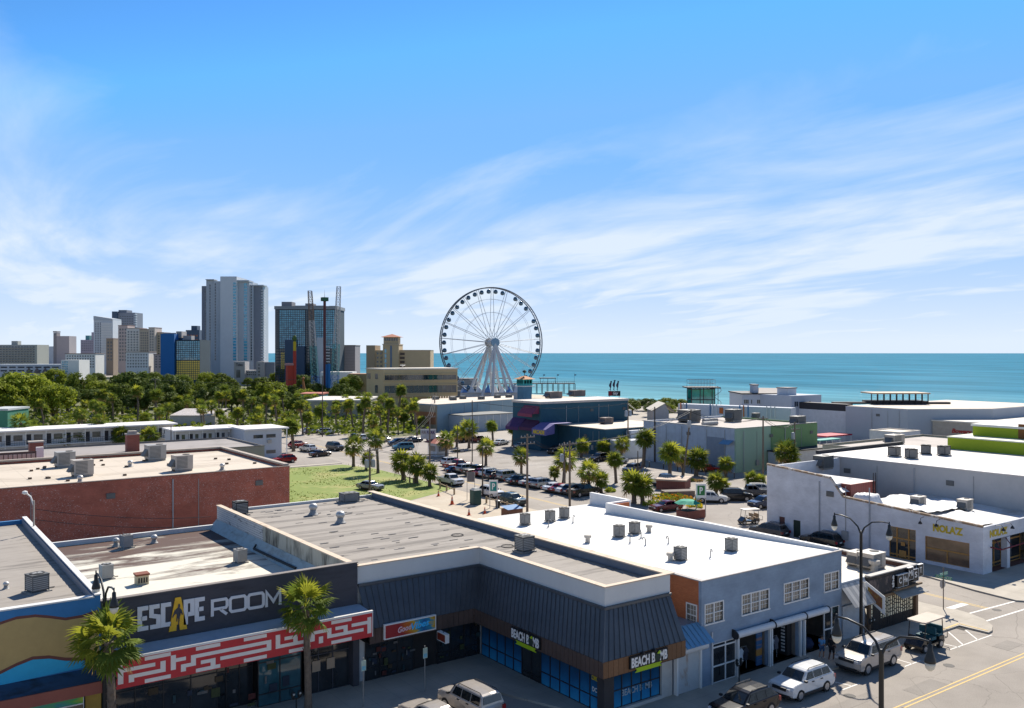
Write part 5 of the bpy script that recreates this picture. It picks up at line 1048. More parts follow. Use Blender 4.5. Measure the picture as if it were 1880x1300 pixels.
o, fr, z = fbuild('grey_hotel_block', 'plain grey hotel block beside the glass tower', 619, 652, 545, 635, 18, C1('block_grey', (0.23, 0.22, 0.23))); mb = MB(); fr.box(mb, -.2, fr.L + .2, z, z + .5, -18.2, .2); mb.build('roof_edge', C1('block_edge', (0.1, 0.1, 0.1)), o)
wgrid(o, fr, .5, fr.L - .5, 4, z - 2, 1, 12, .99, .04, C1('block_edge', (0.1, 0.1, 0.1)), .01, 'joint')
o, fr, z = fbuild('white_seaside_hall', 'low white hall at the foot of the grey block', 588, 647, 500, 683, 14, WH); o2, fr, z = fbuild('green_seaside_hall', 'low olive hall beside the tan office block', 640, 676, 470, 688, 14, C1('olive_hall', (0.19, 0.19, 0.12)), roof=C1('terracotta_edge', (0.33, 0.2, 0.13)))
# blue-walled hotel, its lower panes coloured gold for a reflected yellow building
o = thing('blue_mirror_hotel', 'hotel with cobalt blue side wall and golden reflection in its glass', 'hotel', PD(330, HY, 580)); d = 570; fr = far_fr(297, 367, d); k = fr.L / 70
block(o, fr, 0, 25 * k, 0, ztop(613, d), 20, C1('cobalt', (0.015, 0.12, 0.34)), 'side_wall', 2); block(o, fr, 25 * k, 70 * k, 0, ztop(624, d), 20, C1('mullion_navy', (0.03, 0.055, 0.075), .2), 'core')
panes(o, fr, 27 * k, 70 * k, ztop(661, d), ztop(626, d), 11, 9, BGL); panes(o, fr, 27 * k, 70 * k, ztop(698, d), ztop(662, d), 11, 9, C1('gold_reflection', (0.85, 0.58, 0.12)))
mb = MB(); fr.box(mb, 0, 24 * k, ztop(613, d), ztop(611, d), -8, -2); fr.box(mb, 21 * k, 31 * k, ztop(620, d), ztop(608, d), -14, -5); fr.box(mb, 33 * k, 48 * k, ztop(624, d), ztop(616, d), -12, -6); mb.build('roof_plant', C1('plant_pale', (0.35, 0.33, 0.32)), o)
o, fr, z = fbuild('navy_penthouse_block', 'navy and brown stepped block left of the tallest tower', 341, 366, 760, 606, 18, TWN); mb = MB(); fr.box(mb, 4, 9, z, ztop(598, 760), -10, -2); mb.build('roof_plant', TWN, o); wgrid(o, fr, 1, fr.L - 1, 20, z - 3, 4, 5, .7, .4, C1('rust_panel', (0.25, 0.1, 0.06)))
# farther towers to the left
o, fr, z = fbuild('white_balcony_tower', 'white tower with balcony columns and slanted crown', 172, 207, 900, 588, 20, TWL); slabs(o, fr, 8, fr.L - 1, 20, z - 2, 20, .05, 1.2, 1.1, WH); wgrid(o, fr, 1, 8, 18, z - 2, 3, 20, .5, .6); mb = MB(); mb.add([fr.p(0, z, .5), fr.p(fr.L, z, .5), fr.p(fr.L, z + 1.5, .5), fr.p(0, z + 4.5, .5), fr.p(0, z, -20), fr.p(fr.L, z, -20), fr.p(fr.L, z + 1.5, -20), fr.p(0, z + 4.5, -20)], [(0, 1, 2, 3), (3, 2, 6, 7), (0, 3, 7, 4), (1, 5, 6, 2), (4, 7, 6, 5)]); mb.build('crown', TW, o)
o, fr, z = fbuild('slate_step_tower', 'dark slate tower with stepped top and curved terraces', 207, 248, 950, 574, 20, TWB); k = fr.L / 41; block(o, fr, 9 * k, 24 * k, z, ztop(569, 950), 14, TWB, 'roof_plant', -2); block(o, fr, 0, 10 * k, 0, ztop(572, 950), 8, TWN, 'side_wing', 2); slabs(o, fr, 39 * k, 42 * k, 20, z, 18, -4, .5, 1.2, TW); wgrid(o, fr, 12 * k, 38 * k, 40, z - 3, 6, 9, .6, .4)
for (a, b, t, d, m_, lab, nc, nr) in ((217, 234, 598, 820, C1('rose_render', (0.49, 0.39, 0.36)), 'rose-coloured hotel slab in front of the slate tower', 3, 10), (232, 256, 603, 800, C1('white_band', (0.65, 0.62, 0.58)), 'white and tan banded hotel slab', 4, 12), (256, 274, 605, 790, C1('tan_slab', (0.47, 0.39, 0.30)), 'tan hotel slab with recessed balconies', 4, 12), (273, 284, 602, 780, C1('grey_tan', (0.49, 0.43, 0.38)), 'narrow tan hotel tower with pitched cap', 2, 12), (283, 300, 611, 785, C1('cream_slab', (0.44, 0.37, 0.27)), 'cream hotel slab beside the cobalt wall', 3, 11), (195, 208, 622, 860, C1('tan_dark', (0.25, 0.2, 0.15)), 'small brown block between two towers', 2, 6)):
    o, fr, z = fbuild('hotel_slab', lab, a, b, d, t, 16, m_, 'hotel', 'hotel slabs on the skyline', C1('red_roof_far', (0.25, 0.16, 0.13))); wgrid(o, fr, .6, fr.L - .6, 14, z - 2, nc, nr, .55, .55)
o, fr, z = fbuild('hotel_with_lantern', 'distant brown tower block with a slim lantern turret', 104, 127, 1500, 617, 25, C1('mauve_far', (0.35, 0.31, 0.31))); k = fr.L / 23; block(o, fr, -6 * k, 0, 0, ztop(611, 1500), 12, C1('mauve_far2', (0.22, 0.2, 0.2)), 'turret'); mb = MB(); fr.box(mb, -6.5 * k, .5 * k, ztop(610.5, 1500), ztop(608, 1500), -12, .5); mb.build('turret_cap', C1('mauve_far2', (0.22, 0.2, 0.2)), o); wgrid(o, fr, -4.5 * k, -1.5 * k, ztop(616, 1500), ztop(612, 1500), 1, 1, .9, .9)
o, fr, z = fbuild('teal_capped_tower', 'distant mauve tower with stepped teal cap', 148, 172, 1600, 624, 25, C1('mauve_far3', (0.30, 0.27, 0.32))); k = fr.L / 24; block(o, fr, 8 * k, 15 * k, z, ztop(616, 1600), 10, C1('teal_cap', (0.08, 0.22, 0.25)), 'cap', -2); block(o, fr, 19 * k, 24 * k, z, ztop(610, 1600), 10, C1('mauve_far3', (0.30, 0.27, 0.32)), 'turret', -2); wgrid(o, fr, 1, fr.L - 1, 25, z - 2, 6, 6, .5, .5)
o, fr, z = fbuild('pale_far_block', 'small pale blue distant block left of the lantern tower', 88, 98, 1700, 636, 20, C1('pale_far', (0.36, 0.41, 0.46)))
o, fr, z = fbuild('apartment_block', 'grey-green apartment block with dark balconies at the left edge', -20, 68, 700, 633, 18, C1('grey_green', (0.36, 0.37, 0.34))); wgrid(o, fr, 1, fr.L - 1.5, ztop(666, 700), z - .8, 15, 7, .62, .55); slabs(o, fr, 4, fr.L - 3, ztop(666, 700), z - .8, 7, .1, 1.1, .5, C1('grey_green2', (0.33, 0.33, 0.3))); mb = MB(); fr.box(mb, 16, 21, z, z + 3, -8, -3); mb.build('roof_plant', C1('grey_green', (0.36, 0.37, 0.34)), o)
o, fr, z = fbuild('parking_garage', 'long white and blue parking garage with gabled front bays', -20, 113, 480, 669, 16, C1('garage_white', (0.42, 0.46, 0.5))); k = fr.L / 133; wgrid(o, fr, 1, fr.L - 1, ztop(684, 480), z - .6, 8, 2, .75, .38, C1('garage_gap', (0.03, 0.035, 0.045)))
mb = MB()
for a in (73, 88, 103): mb.add([fr.p((a - 8) * k, ztop(687, 480), .3), fr.p((a + 8) * k, ztop(687, 480), .3), fr.p(a * k, ztop(675, 480), .3), fr.p((a - 8) * k, ztop(687, 480), -2), fr.p((a + 8) * k, ztop(687, 480), -2), fr.p(a * k, ztop(675, 480), -2)], [(0, 1, 2), (0, 2, 5, 3), (1, 4, 5, 2)])
mb.build('gable', C1('gable_brown', (0.14, 0.12, 0.12)), o)
o, fr, z = fbuild('stair_block', 'white stair block at the end of the parking garage', 112, 145, 475, 661, 12, WH); k = fr.L / 33; panes(o, fr, .5, 13 * k, ztop(684, 475), z - .5, 3, 5, BGL)
for (a, b, t, d, lab, nc) in ((120, 175, 650, 640, 'white low-rise hotel with square windows and tiled tower roofs', 11), (231, 273, 647, 640, 'white low-rise hotel with square windows below the tan slabs', 8), (282, 298, 651, 640, 'pink low-rise block beside the cobalt wall', 2)):
    o, fr, z = fbuild('low_rise_hotel', lab, a, b, d, t, 14, WH if a != 282 else C1('pink_far', (0.42, 0.33, 0.31)), 'hotel', 'low-rise hotels'); wgrid(o, fr, .6, fr.L - .6, ztop(676, d), z - .6, nc, 5, .5, .5)
    mb = MB(); fr.box(mb, -.3, fr.L + .3, z, z + .5, -14.3, .3); mb.build('roof_edge', C1('roof_far_red', (0.24, 0.18, 0.16)), o)
o, fr, z = fbuild('white_resort', 'white resort entrance block at the foot of the tallest tower', 432, 505, 600, 680, 14, C1('resort_grey', (0.40, 0.385, 0.38))); k = fr.L / 73; block(o, fr, 0, 20 * k, 0, ztop(664, 600), 10, C1('resort_grey', (0.40, 0.385, 0.38)), 'tower', 3); block(o, fr, 40 * k, 55 * k, 0, ztop(664, 600), 10, C1('resort_grey2', (0.36, 0.35, 0.35)), 'tower', 2); block(o, fr, 55 * k, 73 * k, 0, ztop(665, 600), 8, TWB, 'tower', 1); wgrid(o, fr, 42 * k, 48 * k, 6, ztop(667, 600), 1, 4, .6, .6, None, 2.02); wgrid(o, fr, 4 * k, 12 * k, ztop(694, 600), ztop(678, 600), 1, 1, .9, .9, None, 3.02); wgrid(o, fr, 21 * k, 39 * k, ztop(690, 600), ztop(682, 600), 5, 2, .7, .5)
text('Tides', fr, 4 * k, 16 * k, ztop(672, 600), ztop(667, 600), 3.05, C1('resort_text', (0.08, 0.07, 0.08)), 'lettering', o, .2, .01)
# turreted tan hotel and tan office block
o = thing('turret_hotel', 'tan hotel with red-roofed lookout turret beyond the office block', 'hotel', PD(732, HY, 440)); d = 430; fr = far_fr(673, 790, d); k = fr.L / 117; HT = C1('hotel_tan', (0.44, 0.345, 0.21)); HT2 = C1('hotel_tan2', (0.30, 0.23, 0.15))
block(o, fr, 0, 16 * k, 0, ztop(634, d), 18, HT2, 'wing', 1); block(o, fr, 16 * k, 31 * k, 0, ztop(643, d), 16, HT, 'wing'); block(o, fr, 31 * k, 60 * k, 0, ztop(633, d), 16, HT, 'tower', 2); block(o, fr, 60 * k, 117 * k, 0, ztop(643.5, d), 18, HT, 'wing', -.5)
mb = MB(); fr.box(mb, 59 * k, 117.5 * k, ztop(643.5, d) + .01, ztop(642.5, d), -18.5, -.2); fr.box(mb, 30 * k, 61 * k, ztop(633, d), ztop(631.6, d), -14, 2.4); mb.build('cornice', C1('cornice_cream', (0.45, 0.38, 0.28)), o)
block(o, fr, 32 * k, 59 * k, ztop(631.6, d), ztop(619, d), 8, HT, 'lookout', 1.5)
mb = MB(); wgrid(o, fr, 33 * k, 58 * k, ztop(626, d), ztop(620.5, d), 6, 1, .7, .95, None, 1.52, single=True)
a, b = fr.p(27 * k, ztop(619, d), 3), fr.p(64 * k, ztop(619, d), 3); c, e = fr.p(64 * k, ztop(619, d), -8.5), fr.p(27 * k, ztop(619, d), -8.5); q = fr.p(45.5 * k, ztop(613, d), -2.7); mb.cur = 0; mb.add([a, b, c, e, q], [(0, 1, 4), (1, 2, 4), (2, 3, 4), (3, 0, 4), (0, 3, 2, 1)]); mb.build('turret_roof', C1('terracotta', (0.36, 0.12, 0.06)), o)
wgrid(o, fr, 17 * k, 30 * k, ztop(676, d), ztop(645, d), 2, 4, .5, .45, None, .03, single=True); wgrid(o, fr, 61 * k, 70 * k, ztop(676, d), ztop(646, d), 1, 4, .95, .62, C1('loggia', (0.09, 0.07, 0.06)), -.45, single=True); wgrid(o, fr, 34 * k, 38 * k, ztop(676, d), ztop(640, d), 1, 4, .8, .8, BGL, 2.03, single=True); wgrid(o, fr, 44 * k, 48 * k, ztop(678, d), ztop(634, d), 1, 1, .8, .98, C1('blue_strip', (0.1, 0.16, 0.24)), 2.03)
o = thing('tan_office_block', 'tan four-storey office block with long dark ribbon windows', 'office building', PD(757, HY, 350)); d = 340; fr = far_fr(704, 840, d, 350); k = fr.L / 136; OT = C1('office_tan', (0.47, 0.365, 0.21)); z = ztop(679, d)
frs = FRG(PD(673, HY, 352), PD(704, HY, d)); ks = frs.L / 31; mb = MB(); mb.prism([frs.p(0, 0)[:2], frs.p(frs.L, 0)[:2], fr.p(fr.L, 0)[:2], fr.p(fr.L, 0, -22)[:2], frs.p(0, 0, -4)[:2]], 5, z); mb.build('wall', OT, o)
mb = MB(); mb.prism([frs.p(0, 0)[:2], frs.p(frs.L, 0)[:2], fr.p(18, 0, -3)[:2], fr.p(18, 0, -22)[:2], frs.p(0, 0, -4)[:2]], 0, 4.99); mb.build('ground_floor', OT, o)
mb = MB(); mb.prism([frs.p(-.3, 0, .3)[:2], frs.p(frs.L, 0, .3)[:2], fr.p(fr.L + .3, 0, .3)[:2], fr.p(fr.L + .3, 0, -22.3)[:2], frs.p(-.3, 0, -4.3)[:2]], z + .01, z + .5); mb.build('roof', C1('office_roof', (0.55, 0.5, 0.43)), o)
for (ya, yb) in ((698, 689), (722, 708.5)):
    n = 15
    for i in range(n):
        mb = MB(); a = 2 * k + i * (132 * k) / n; fr.box(mb, a + .04, a + 132 * k / n - .04, ztop(ya, d), ztop(yb, d), -.3, .04); mb.build('pane', DGL if i < 11 else GLASS('grey_office_glass', (0.09, 0.095, 0.095), .1), o)
    mb = MB(); fr.box(mb, 1 * k, 135 * k, ztop(yb, d), ztop(yb - 2.5, d), -.3, .5); fr.box(mb, 1 * k, 135 * k, ztop(ya + 2.5, d), ztop(ya, d), -.3, .5); mb.build('ledge', C1('office_ledge', (0.42, 0.32, 0.18)), o)
for (a, ya, yb) in ((1.5, 696, 686), (5, 696, 686), (16, 696, 686), (16, 721, 707), (16, 742, 731)):
    mb = MB(); frs.box(mb, a * ks, (a + (2.5 if a < 9 else 5)) * ks, ztop(ya, 346), ztop(yb, 346), .01, .06); mb.build('window', FGL, o)
mb = MB()
for s_ in range(0, 8): fr.box(mb, 20 + s_ * 1.05, 20.6 + s_ * 1.05, 0, 5, -5, -4.4)
mb.build('column', OT, o)
mb = MB(); q = fr.p(fr.L * .3, z + 1.2, -6); mb.lathe(q, [(.1, -.7), (.1, 0), (.9, .25), (1.1, .6)], 10); mb.build('satellite_dish', WHITEF, o)
# ------------------------------------------------------------------ thrill rides
RB, RR_, RY, RG_ = C1('ride_blue', (0.02, 0.14, 0.36)), C1('ride_red', (0.42, 0.05, 0.03)), C1('ride_yellow', (0.5, 0.36, 0.02)), C1('ride_teal', (0.10, 0.28, 0.30)); RWH = C1('ride_steel', (0.35, 0.36, 0.38))
def lattice_tower(base, top, w0, w1, n, mats, label, name='slingshot_tower'):
    o = thing(name, label, 'ride tower', base); base, top = Vector(base), Vector(top); r = Vector((S_, -C_, 0)); f = Vector((C_, S_, 0)); nseg = len(mats)
    for si, m_ in enumerate(mats):
        mb = MB()
        for j in range(n * si // nseg, n * (si + 1) // nseg):
            ring = []
            for q in (j, j + 1):
                u = q / n; c = base.lerp(top, u); w = w0 + (w1 - w0) * u; ring.append([c + r * sx * w / 2 + f * sy * w / 2 for sx, sy in ((-1, -1), (1, -1), (1, 1), (-1, 1))])
            for e in range(4):
                mb.bar(ring[0][e], ring[1][e], .16); mb.bar(ring[0][e], ring[1][(e + 1) % 4], .10); mb.bar(ring[0][(e + 1) % 4], ring[1][e], .10); mb.bar(ring[1][e], ring[1][(e + 1) % 4], .09)
        mb.build('lattice', m_, o)
    return o
d = 400; BR = C1('lattice_brown', (0.14, 0.10, 0.08))
lattice_tower(PD(581, HY, d).to_2d().to_3d(), PD(569, 534, d), 3.4, 1.6, 26, [RB, RG_, RWH, BR], 'left lattice mast of the slingshot ride, leaning left'); lattice_tower(PD(613, HY, d).to_2d().to_3d(), PD(622, 526, d), 3.4, 1.6, 26, [RB, RG_, RWH, RWH], 'right lattice mast of the slingshot ride, leaning right')
p = PD(596, HY, 395); p.z = 0; o = thing('drop_tower', 'dark red drop tower with green crown between the slingshot masts', 'ride tower', p); zt_ = ztop(553, 395); mb = MB(); mb.cyl(p, .62, zt_, 10); mb.build('column', C1('drop_red', (0.10, 0.035, 0.04)), o); mb = MB(); mb.box(p.x - 1.3, p.x + 1.3, p.y - 1.3, p.y + 1.3, zt_, zt_ + 1.7); mb.build('crown', C1('crown_green', (0.03, 0.10, 0.06)), o); mb = MB(); mb.cyl((p.x, p.y, zt_ + 1.7), .09, 3.4, 5, .03); mb.build('mast', BR, o)
mb = MB(); q = PD(604, HY, 393); mb.box(q.x - .5, q.x + .5, q.y - .5, q.y + .5, 0, ztop(668, 393)); q = PD(600, HY, 393); mb.box(q.x - .4, q.x + .4, q.y - .4, q.y + .4, 0, ztop(669, 393)); mb.build('blue_brace', RB, o)
d = 385; p = PD(541, HY, d); p.z = 0; o = thing('swing_ride_tower', 'red and yellow swing ride column with palm-like top', 'ride tower', p); mb = MB(); mb.cyl(p, .8, ztop(705, d), 8); mb.cyl((p.x, p.y, ztop(644, d)), .7, 4, 8); mb.build('yellow_segment', RY, o)
mb = MB(); mb.cyl((p.x, p.y, ztop(705, d)), .75, ztop(644, d) - ztop(705, d), 8); mb.build('red_segment', RR_, o); mb = MB(); mb.lathe((p.x, p.y, ztop(627, d)), [(.4, 0), (1.1, 1), (.8, 2.2), (.2, 2.8)], 8); mb.build('top', C1('ride_green', (0.07, 0.12, 0.03)), o)
q = PD(533, HY, d); mb = MB(); mb.box(q.x - 1.6, q.x + 1.6, q.y - 1.2, q.y + 1.2, 3, ztop(671, d)); mb.build('red_cabin', RR_, o); mb = MB(); mb.box(q.x - 2, q.x + 2, q.y - 1.5, q.y + 1.5, ztop(671, d), ztop(667, d)); mb.build('cabin_cap', C1('cap_pink', (0.4, 0.2, 0.2)), o)
p = PD(557, HY, 370); o = thing('giraffe_statue', 'tall orange giraffe-like statue above the trees beside the rides', 'statue', (p.x, p.y, 0)); mb = MB(); zt_ = ztop(696, 370)
mb.tube([(p.x, p.y, 3), (p.x + .2, p.y, 7), (p.x - .1, p.y, zt_ - 1.2), (p.x - .1, p.y, zt_ - .2)], [1.1, .7, .45, .35], 7); mb.lathe((p.x - .1, p.y, zt_ - .4), [(.3, 0), (.75, .5), (.6, 1), (.2, 1.3)], 8); mb.build('body', C1('statue_orange', (0.36, 0.14, 0.05), .4), o, True); mb = MB()
for sx in (-.7, .7):
    for sy in (-.4, .4): mb.cyl((p.x + sx, p.y + sy, 0), .2, 3.3, 6)
mb.build('leg', C1('statue_orange', (0.36, 0.14, 0.05), .4), o)
p = PD(585, 735, 330); o, fr, z = fbuild('ride_pavilion', 'pavilion with red and turquoise roof below the drop tower', 549, 590, 330, 725, 12, C1('pavilion_teal', (0.05, 0.2, 0.22)), roof=C1('pavilion_red', (0.4, 0.12, 0.08))); o, fr, z = fbuild('low_arcade', 'low cream arcade with flat white roof in front of the rides', 562, 672, 300, 737, 26, C1('arcade_cream', (0.4, 0.35, 0.28)), roof=C1('arcade_roof', (0.62, 0.58, 0.52)))
# ------------------------------------------------------------------ observation wheel
D = 426; cw = PD(903.5, 629, D); cw = Vector((cw.x, cw.y, HCAM + (648 - 629) / F * D)); RW = 26.4; ang = R(25)
rgt, fwd = Vector((S_, -C_, 0)), Vector((C_, S_, 0)); wax = (rgt * math.sin(ang) - fwd * math.cos(ang)).normalized(); wpl = (rgt * math.cos(ang) + fwd * math.sin(ang)).normalized(); Zv = Vector((0, 0, 1))
wheel = thing('observation_wheel', 'tall white observation wheel with dark glass gondolas by the sea', 'ferris wheel', (cw.x, cw.y, 0)); WST = M('wheel_white_steel', (0.48, 0.49, 0.50), .4, .05); WDK = M('wheel_rim_steel', (0.12, 0.13, 0.15), .4, .1)
def wp(a, r, x=0.0): return cw + wpl * (r * math.cos(a)) + Zv * (r * math.sin(a)) + wax * x
for r, x, t, m_ in ((RW, 1.1, .28, WDK), (RW, -1.1, .28, WDK), (RW * .79, .9, .06, WST), (RW * .79, -.9, .06, WST), (RW * .55, .9, .06, WST), (RW * .55, -.9, .06, WST)):
    mb = MB(); mb.tube([wp(i * 2 * math.pi / 96, r, x) for i in range(96)], t, 5, True); mb.build('rim' if r == RW else 'guide_ring', m_, wheel)
mb = MB()
for i in range(84): a = i * 2 * math.pi / 84; mb.bar(wp(a, RW, 1.1), wp(a, RW, -1.1), .1); mb.bar(wp(a, RW, 1.1), wp(a + .0748, RW, -1.1), .07)
mb.build('rim_brace', WDK, wheel)
for i in range(21):
    a = math.pi / 2 + i * 2 * math.pi / 21
    for x in (1.1, -1.1):
        mb = MB(); mb.tube([wp(a, 1.6, x * 2.6), wp(a, RW, x)], .13, 5); mb.build('spoke', WST, wheel)
for x in (4.2, -4.2):
    mb = MB(); hub = cw + wax * x; q = [hub + wpl * 2.1 * math.cos(i * .2618) + Zv * 2.1 * math.sin(i * .2618) for i in range(24)]; q2 = [v - wax * (.9 if x > 0 else -.9) for v in q]
    mb.add(q + q2, [tuple(range(24)), tuple(range(24, 48))[::-1]] + [(i, (i + 1) % 24, 24 + (i + 1) % 24, 24 + i) for i in range(24)]); mb.build('hub_disc', M('hub_blue', (0.16, 0.27, 0.38), .4) if x > 0 else M('hub_grey', (0.36, 0.32, 0.28), .5), wheel)
mb = MB(); mb.tube([cw + wax * 3.3, cw - wax * 3.3], 1.5, 14); mb.build('axle', WST, wheel)
gm = MB(); gm.lathe((0, 0, -1.15), [(.3, 0), (.85, .25), (1.04, .85), (.98, 1.4), (.64, 1.95), (.2, 2.1)], 12); GL_ = gm.mesh('gondola', GLASS('gondola_glass', (0.02, 0.07, 0.12), .08), True); fm_ = MB()
fm_.tube([(1.06 * math.cos(i * .5236), 1.06 * math.sin(i * .5236), -.3) for i in range(12)], .07, 4, True); FM_ = fm_.mesh('gondola_band', M('gondola_band', (0.25, 0.28, 0.3)))
for i in range(42):
    if i in (35, 39): continue
    a = math.pi / 2 + .0748 + i * 2 * math.pi / 42
    g = inst('gondola', GL_, wheel, wp(a, RW - 1.75)); b = bpy.data.objects.new('gondola_band', FM_); col.objects.link(b); b.parent = g; ORG[b.name] = Vector((0, 0, 0))
for sx in (1, -1):
    for x, sp_ in ((4.0, 9.5), (4.0, 4.5), (-4.0, 9.5), (-4.0, 4.5)):
        foot = Vector((cw.x, cw.y, 0)) + wpl * sx * sp_ + wax * (x * (2.2 if sp_ > 5 else 2.6)); mb = MB(); mb.tube([foot, cw + wax * x * .9 - Zv * .6], [.78, .62], 8); mb.build('support_leg', WST, wheel)
p = PD(905, 732, 425); o = thing('wheel_platform', 'white tented boarding platform at the foot of the wheel', 'platform', (p.x, p.y, 0)); r5 = random.Random(4)
mb = MB(); fr = far_fr(845, 970, 418); fr.box(mb, 0, fr.L, 0, 3.2, -12, 0); mb.build('deck', C1('deck_white', (0.5, 0.5, 0.5)), o)
for k in range(9):
    a = fr.L * (k + .5) / 9; w = fr.L / 18; mb = MB(); mb.add([fr.p(a - w, 3.3, 1), fr.p(a + w, 3.3, 1), fr.p(a + w, 3.3, -8), fr.p(a - w, 3.3, -8), fr.p(a + r5.uniform(-1, 1), 6.3 + r5.random(), -3)], [(0, 1, 4), (1, 2, 4), (2, 3, 4), (3, 0, 4), (0, 3, 2, 1)]); mb.build('tent', C1('tent_white', (0.6, 0.6, 0.6)) if k % 3 else C1('tent_blue', (0.1, 0.22, 0.45)), o)
o, fr, z = fbuild('boardwalk_pavilion', 'grey-roofed boardwalk pavilion at the left foot of the wheel', 838, 875, 440, 697, 14, C1('pav_grey', (0.18, 0.2, 0.22)), roof=C1('pav_roof', (0.12, 0.12, 0.13))); slabs(o, fr, 0, fr.L, 3, z - 1, 2, .05, 1.5, .5, WH)
d = 330; p = PD(963, HY, d); o = thing('lifeguard_tower', 'turquoise lookout hut with orange hipped roof beside the wheel', 'tower', (p.x, p.y, 0)); z0, z1 = ztop(708, d), ztop(696, d)
mb = MB(); mb.box(p.x - 2.1, p.x + 2.1, p.y - 2.1, p.y + 2.1, z0, z1); mb.build('cabin', C1('hut_turquoise', (0.04, 0.33, 0.33)), o); mb = MB(); mb.box(p.x - 1.9, p.x + 1.9, p.y - 1.9, p.y + 1.9, 0, z0 - .3); mb.build('base', C1('hut_blue', (0.06, 0.16, 0.26), .3), o); mb = MB(); mb.box(p.x - 2.7, p.x + 2.7, p.y - 2.7, p.y + 2.7, z0 - .3, z0 - .01); mb.build('balcony', WH, o)
mb = MB(); e = 3.0; mb.add([(p.x - e, p.y - e, z1), (p.x + e, p.y - e, z1), (p.x + e, p.y + e, z1), (p.x - e, p.y + e, z1), (p.x, p.y, z1 + 1.3)], [(0, 1, 4), (1, 2, 4), (2, 3, 4), (3, 0, 4), (0, 3, 2, 1)]); mb.build('roof', C1('hut_orange', (0.5, 0.22, 0.08)), o); mb = MB(); mb.lathe((p.x, p.y, z1 + 1.2), [(.1, 0), (.12, 1), (.9, 1.5), (.5, 2.0), (.1, 2.2)], 7); mb.build('finial', C1('finial_dark', (0.03, 0.05, 0.04)), o)
mb = MB()
for a in (-.55, .55):
    for b in (-1.25, 0, 1.25): mb.box(p.x + b - .4, p.x + b + .4, p.y - 2.13, p.y - 2.105, z0 + .8, z1 - .4); mb.box(p.x - 2.13, p.x - 2.105, p.y + b - .4, p.y + b + .4, z0 + .8, z1 - .4)
mb.build('window', BGL, o)
# ------------------------------------------------------------------ fishing pier
pr = thing('fishing_pier', 'wooden fishing pier on many posts running out to sea', 'pier', (PD(1000, HY, 480).x, PD(1000, HY, 480).y, 0)); A = PD(895, HY, 500); B = PD(1056, HY, 505); A.z = B.z = 0; dirp = (B - A).normalized(); nrm = Vector((-dirp.y, dirp.x, 0)); Lp = (B - A).length; PW = C1('pier_wood', (0.13, 0.11, 0.10), .3)
zd = ztop(704, 500); fr = FRG(A, B); mb = MB(); fr.box(mb, 0, Lp, zd - .5, zd, -5, 0); mb.build('deck', PW, pr)
pm = MB().cyl((0, 0, -2.5), .2, zd + 2, 6).mesh('pile', PW)
for i in range(17):
    for dd in (-.4, -4.6): inst('pile', pm, pr, fr.p(i * Lp / 16.05 + .2, 0, dd))
mb = MB(); fr.box(mb, 0, Lp, zd + 1.0, zd + 1.12, -.12, 0); fr.box(mb, 0, Lp, zd + .5, zd + .58, -.12, 0)
for i in range(40): q = i * Lp / 40; fr.box(mb, q, q + .12, zd, zd + 1.0, -.12, -.01)
mb.build('railing', PW, pr); mb = MB()
for a in (4, 30): fr.box(mb, a, a + 9, zd + 2.6, zd + 3.1, -5, 0); [fr.box(mb, a + q, a + q + .25, zd, zd + 2.6, -.4, -.1) for q in (0, 4.3, 8.6)]
mb.build('shelter', PW, pr)
for i, q in enumerate((32, 40, 50)):
    mb = MB(); mb.tube([fr.p(q, zd, -2), fr.p(q, zd + 5 + (i == 2), -2)], .06, 5); fr.box(mb, q, q + 1.1, zd + 4.3, zd + 4.9, -2.02, -1.98); mb.build('flag', C1('flag_dark', (0.05, 0.05, 0.08)), pr)
# ------------------------------------------------------------------ red brick hall and neighbours at the left
RBK = BRICK('red_brick', (0.32, 0.075, 0.042), (0.40, 0.10, 0.058), (0.38, 0.15, 0.105), .22, .075, .3, .01, .8)
TANR = MEMB('tan_gravel_roof', (0.56, 0.48, 0.38), (0.33, 0.27, 0.2), 2.4, 0, .55)
bh = flat('brick_hall', 'long dark red brick hall with flat tan roof', 'building', -40, 42, 104.5, 130, 8.0, RBK, TANR, M('dark_cap', (0.16, 0.12, 0.10)), .25)
mb = MB(); mb.box(41.5, 42.1, 105, 130.1, 8.08, 8.3); mb.box(-40, 41.5, 129.5, 130.1, 8.08, 8.3); mb.build('rear_parapet', M('tan_parapet', (0.40, 0.34, 0.28)), bh)
mb = MB(); rg = random.Random(8)
for k in range(26): x, y = rg.uniform(14, 40), rg.uniform(107, 128); mb.box(x, x + .35, y, y + .35, 7.76, 7.95)
tag(mb.build('roof_block', M('brown_block', (0.13, 0.09, 0.06)), bh), kind='stuff')
for px, py, m, lab in ((120, 857, ACLT, 'louvred package unit at the back left of the tan roof'), (152, 874, ACWH, 'pale package unit at the front left of the tan roof'), (286, 845, ACLT, 'louvred package unit at the back middle of the tan roof'), (335, 864, ACWH, 'pale package unit at the front middle of the tan roof')):
    place_r(PACK, px, py, 7.76, .05, lab, 'package units', (1.1, 1.1, 1.2) if py > 855 else (1.2, 1.2, 1.3), m)
for px, py, lab in ((147, 886, 'white vent at the front edge of the tan brick hall roof'), (239, 857, 'small vent in the middle of tan brick hall roof'), (408, 863, 'small vent near the right end of tan brick hall roof')): place_r(VENT, px, py, 7.76, 0, lab, 'roof vents', 1.15)
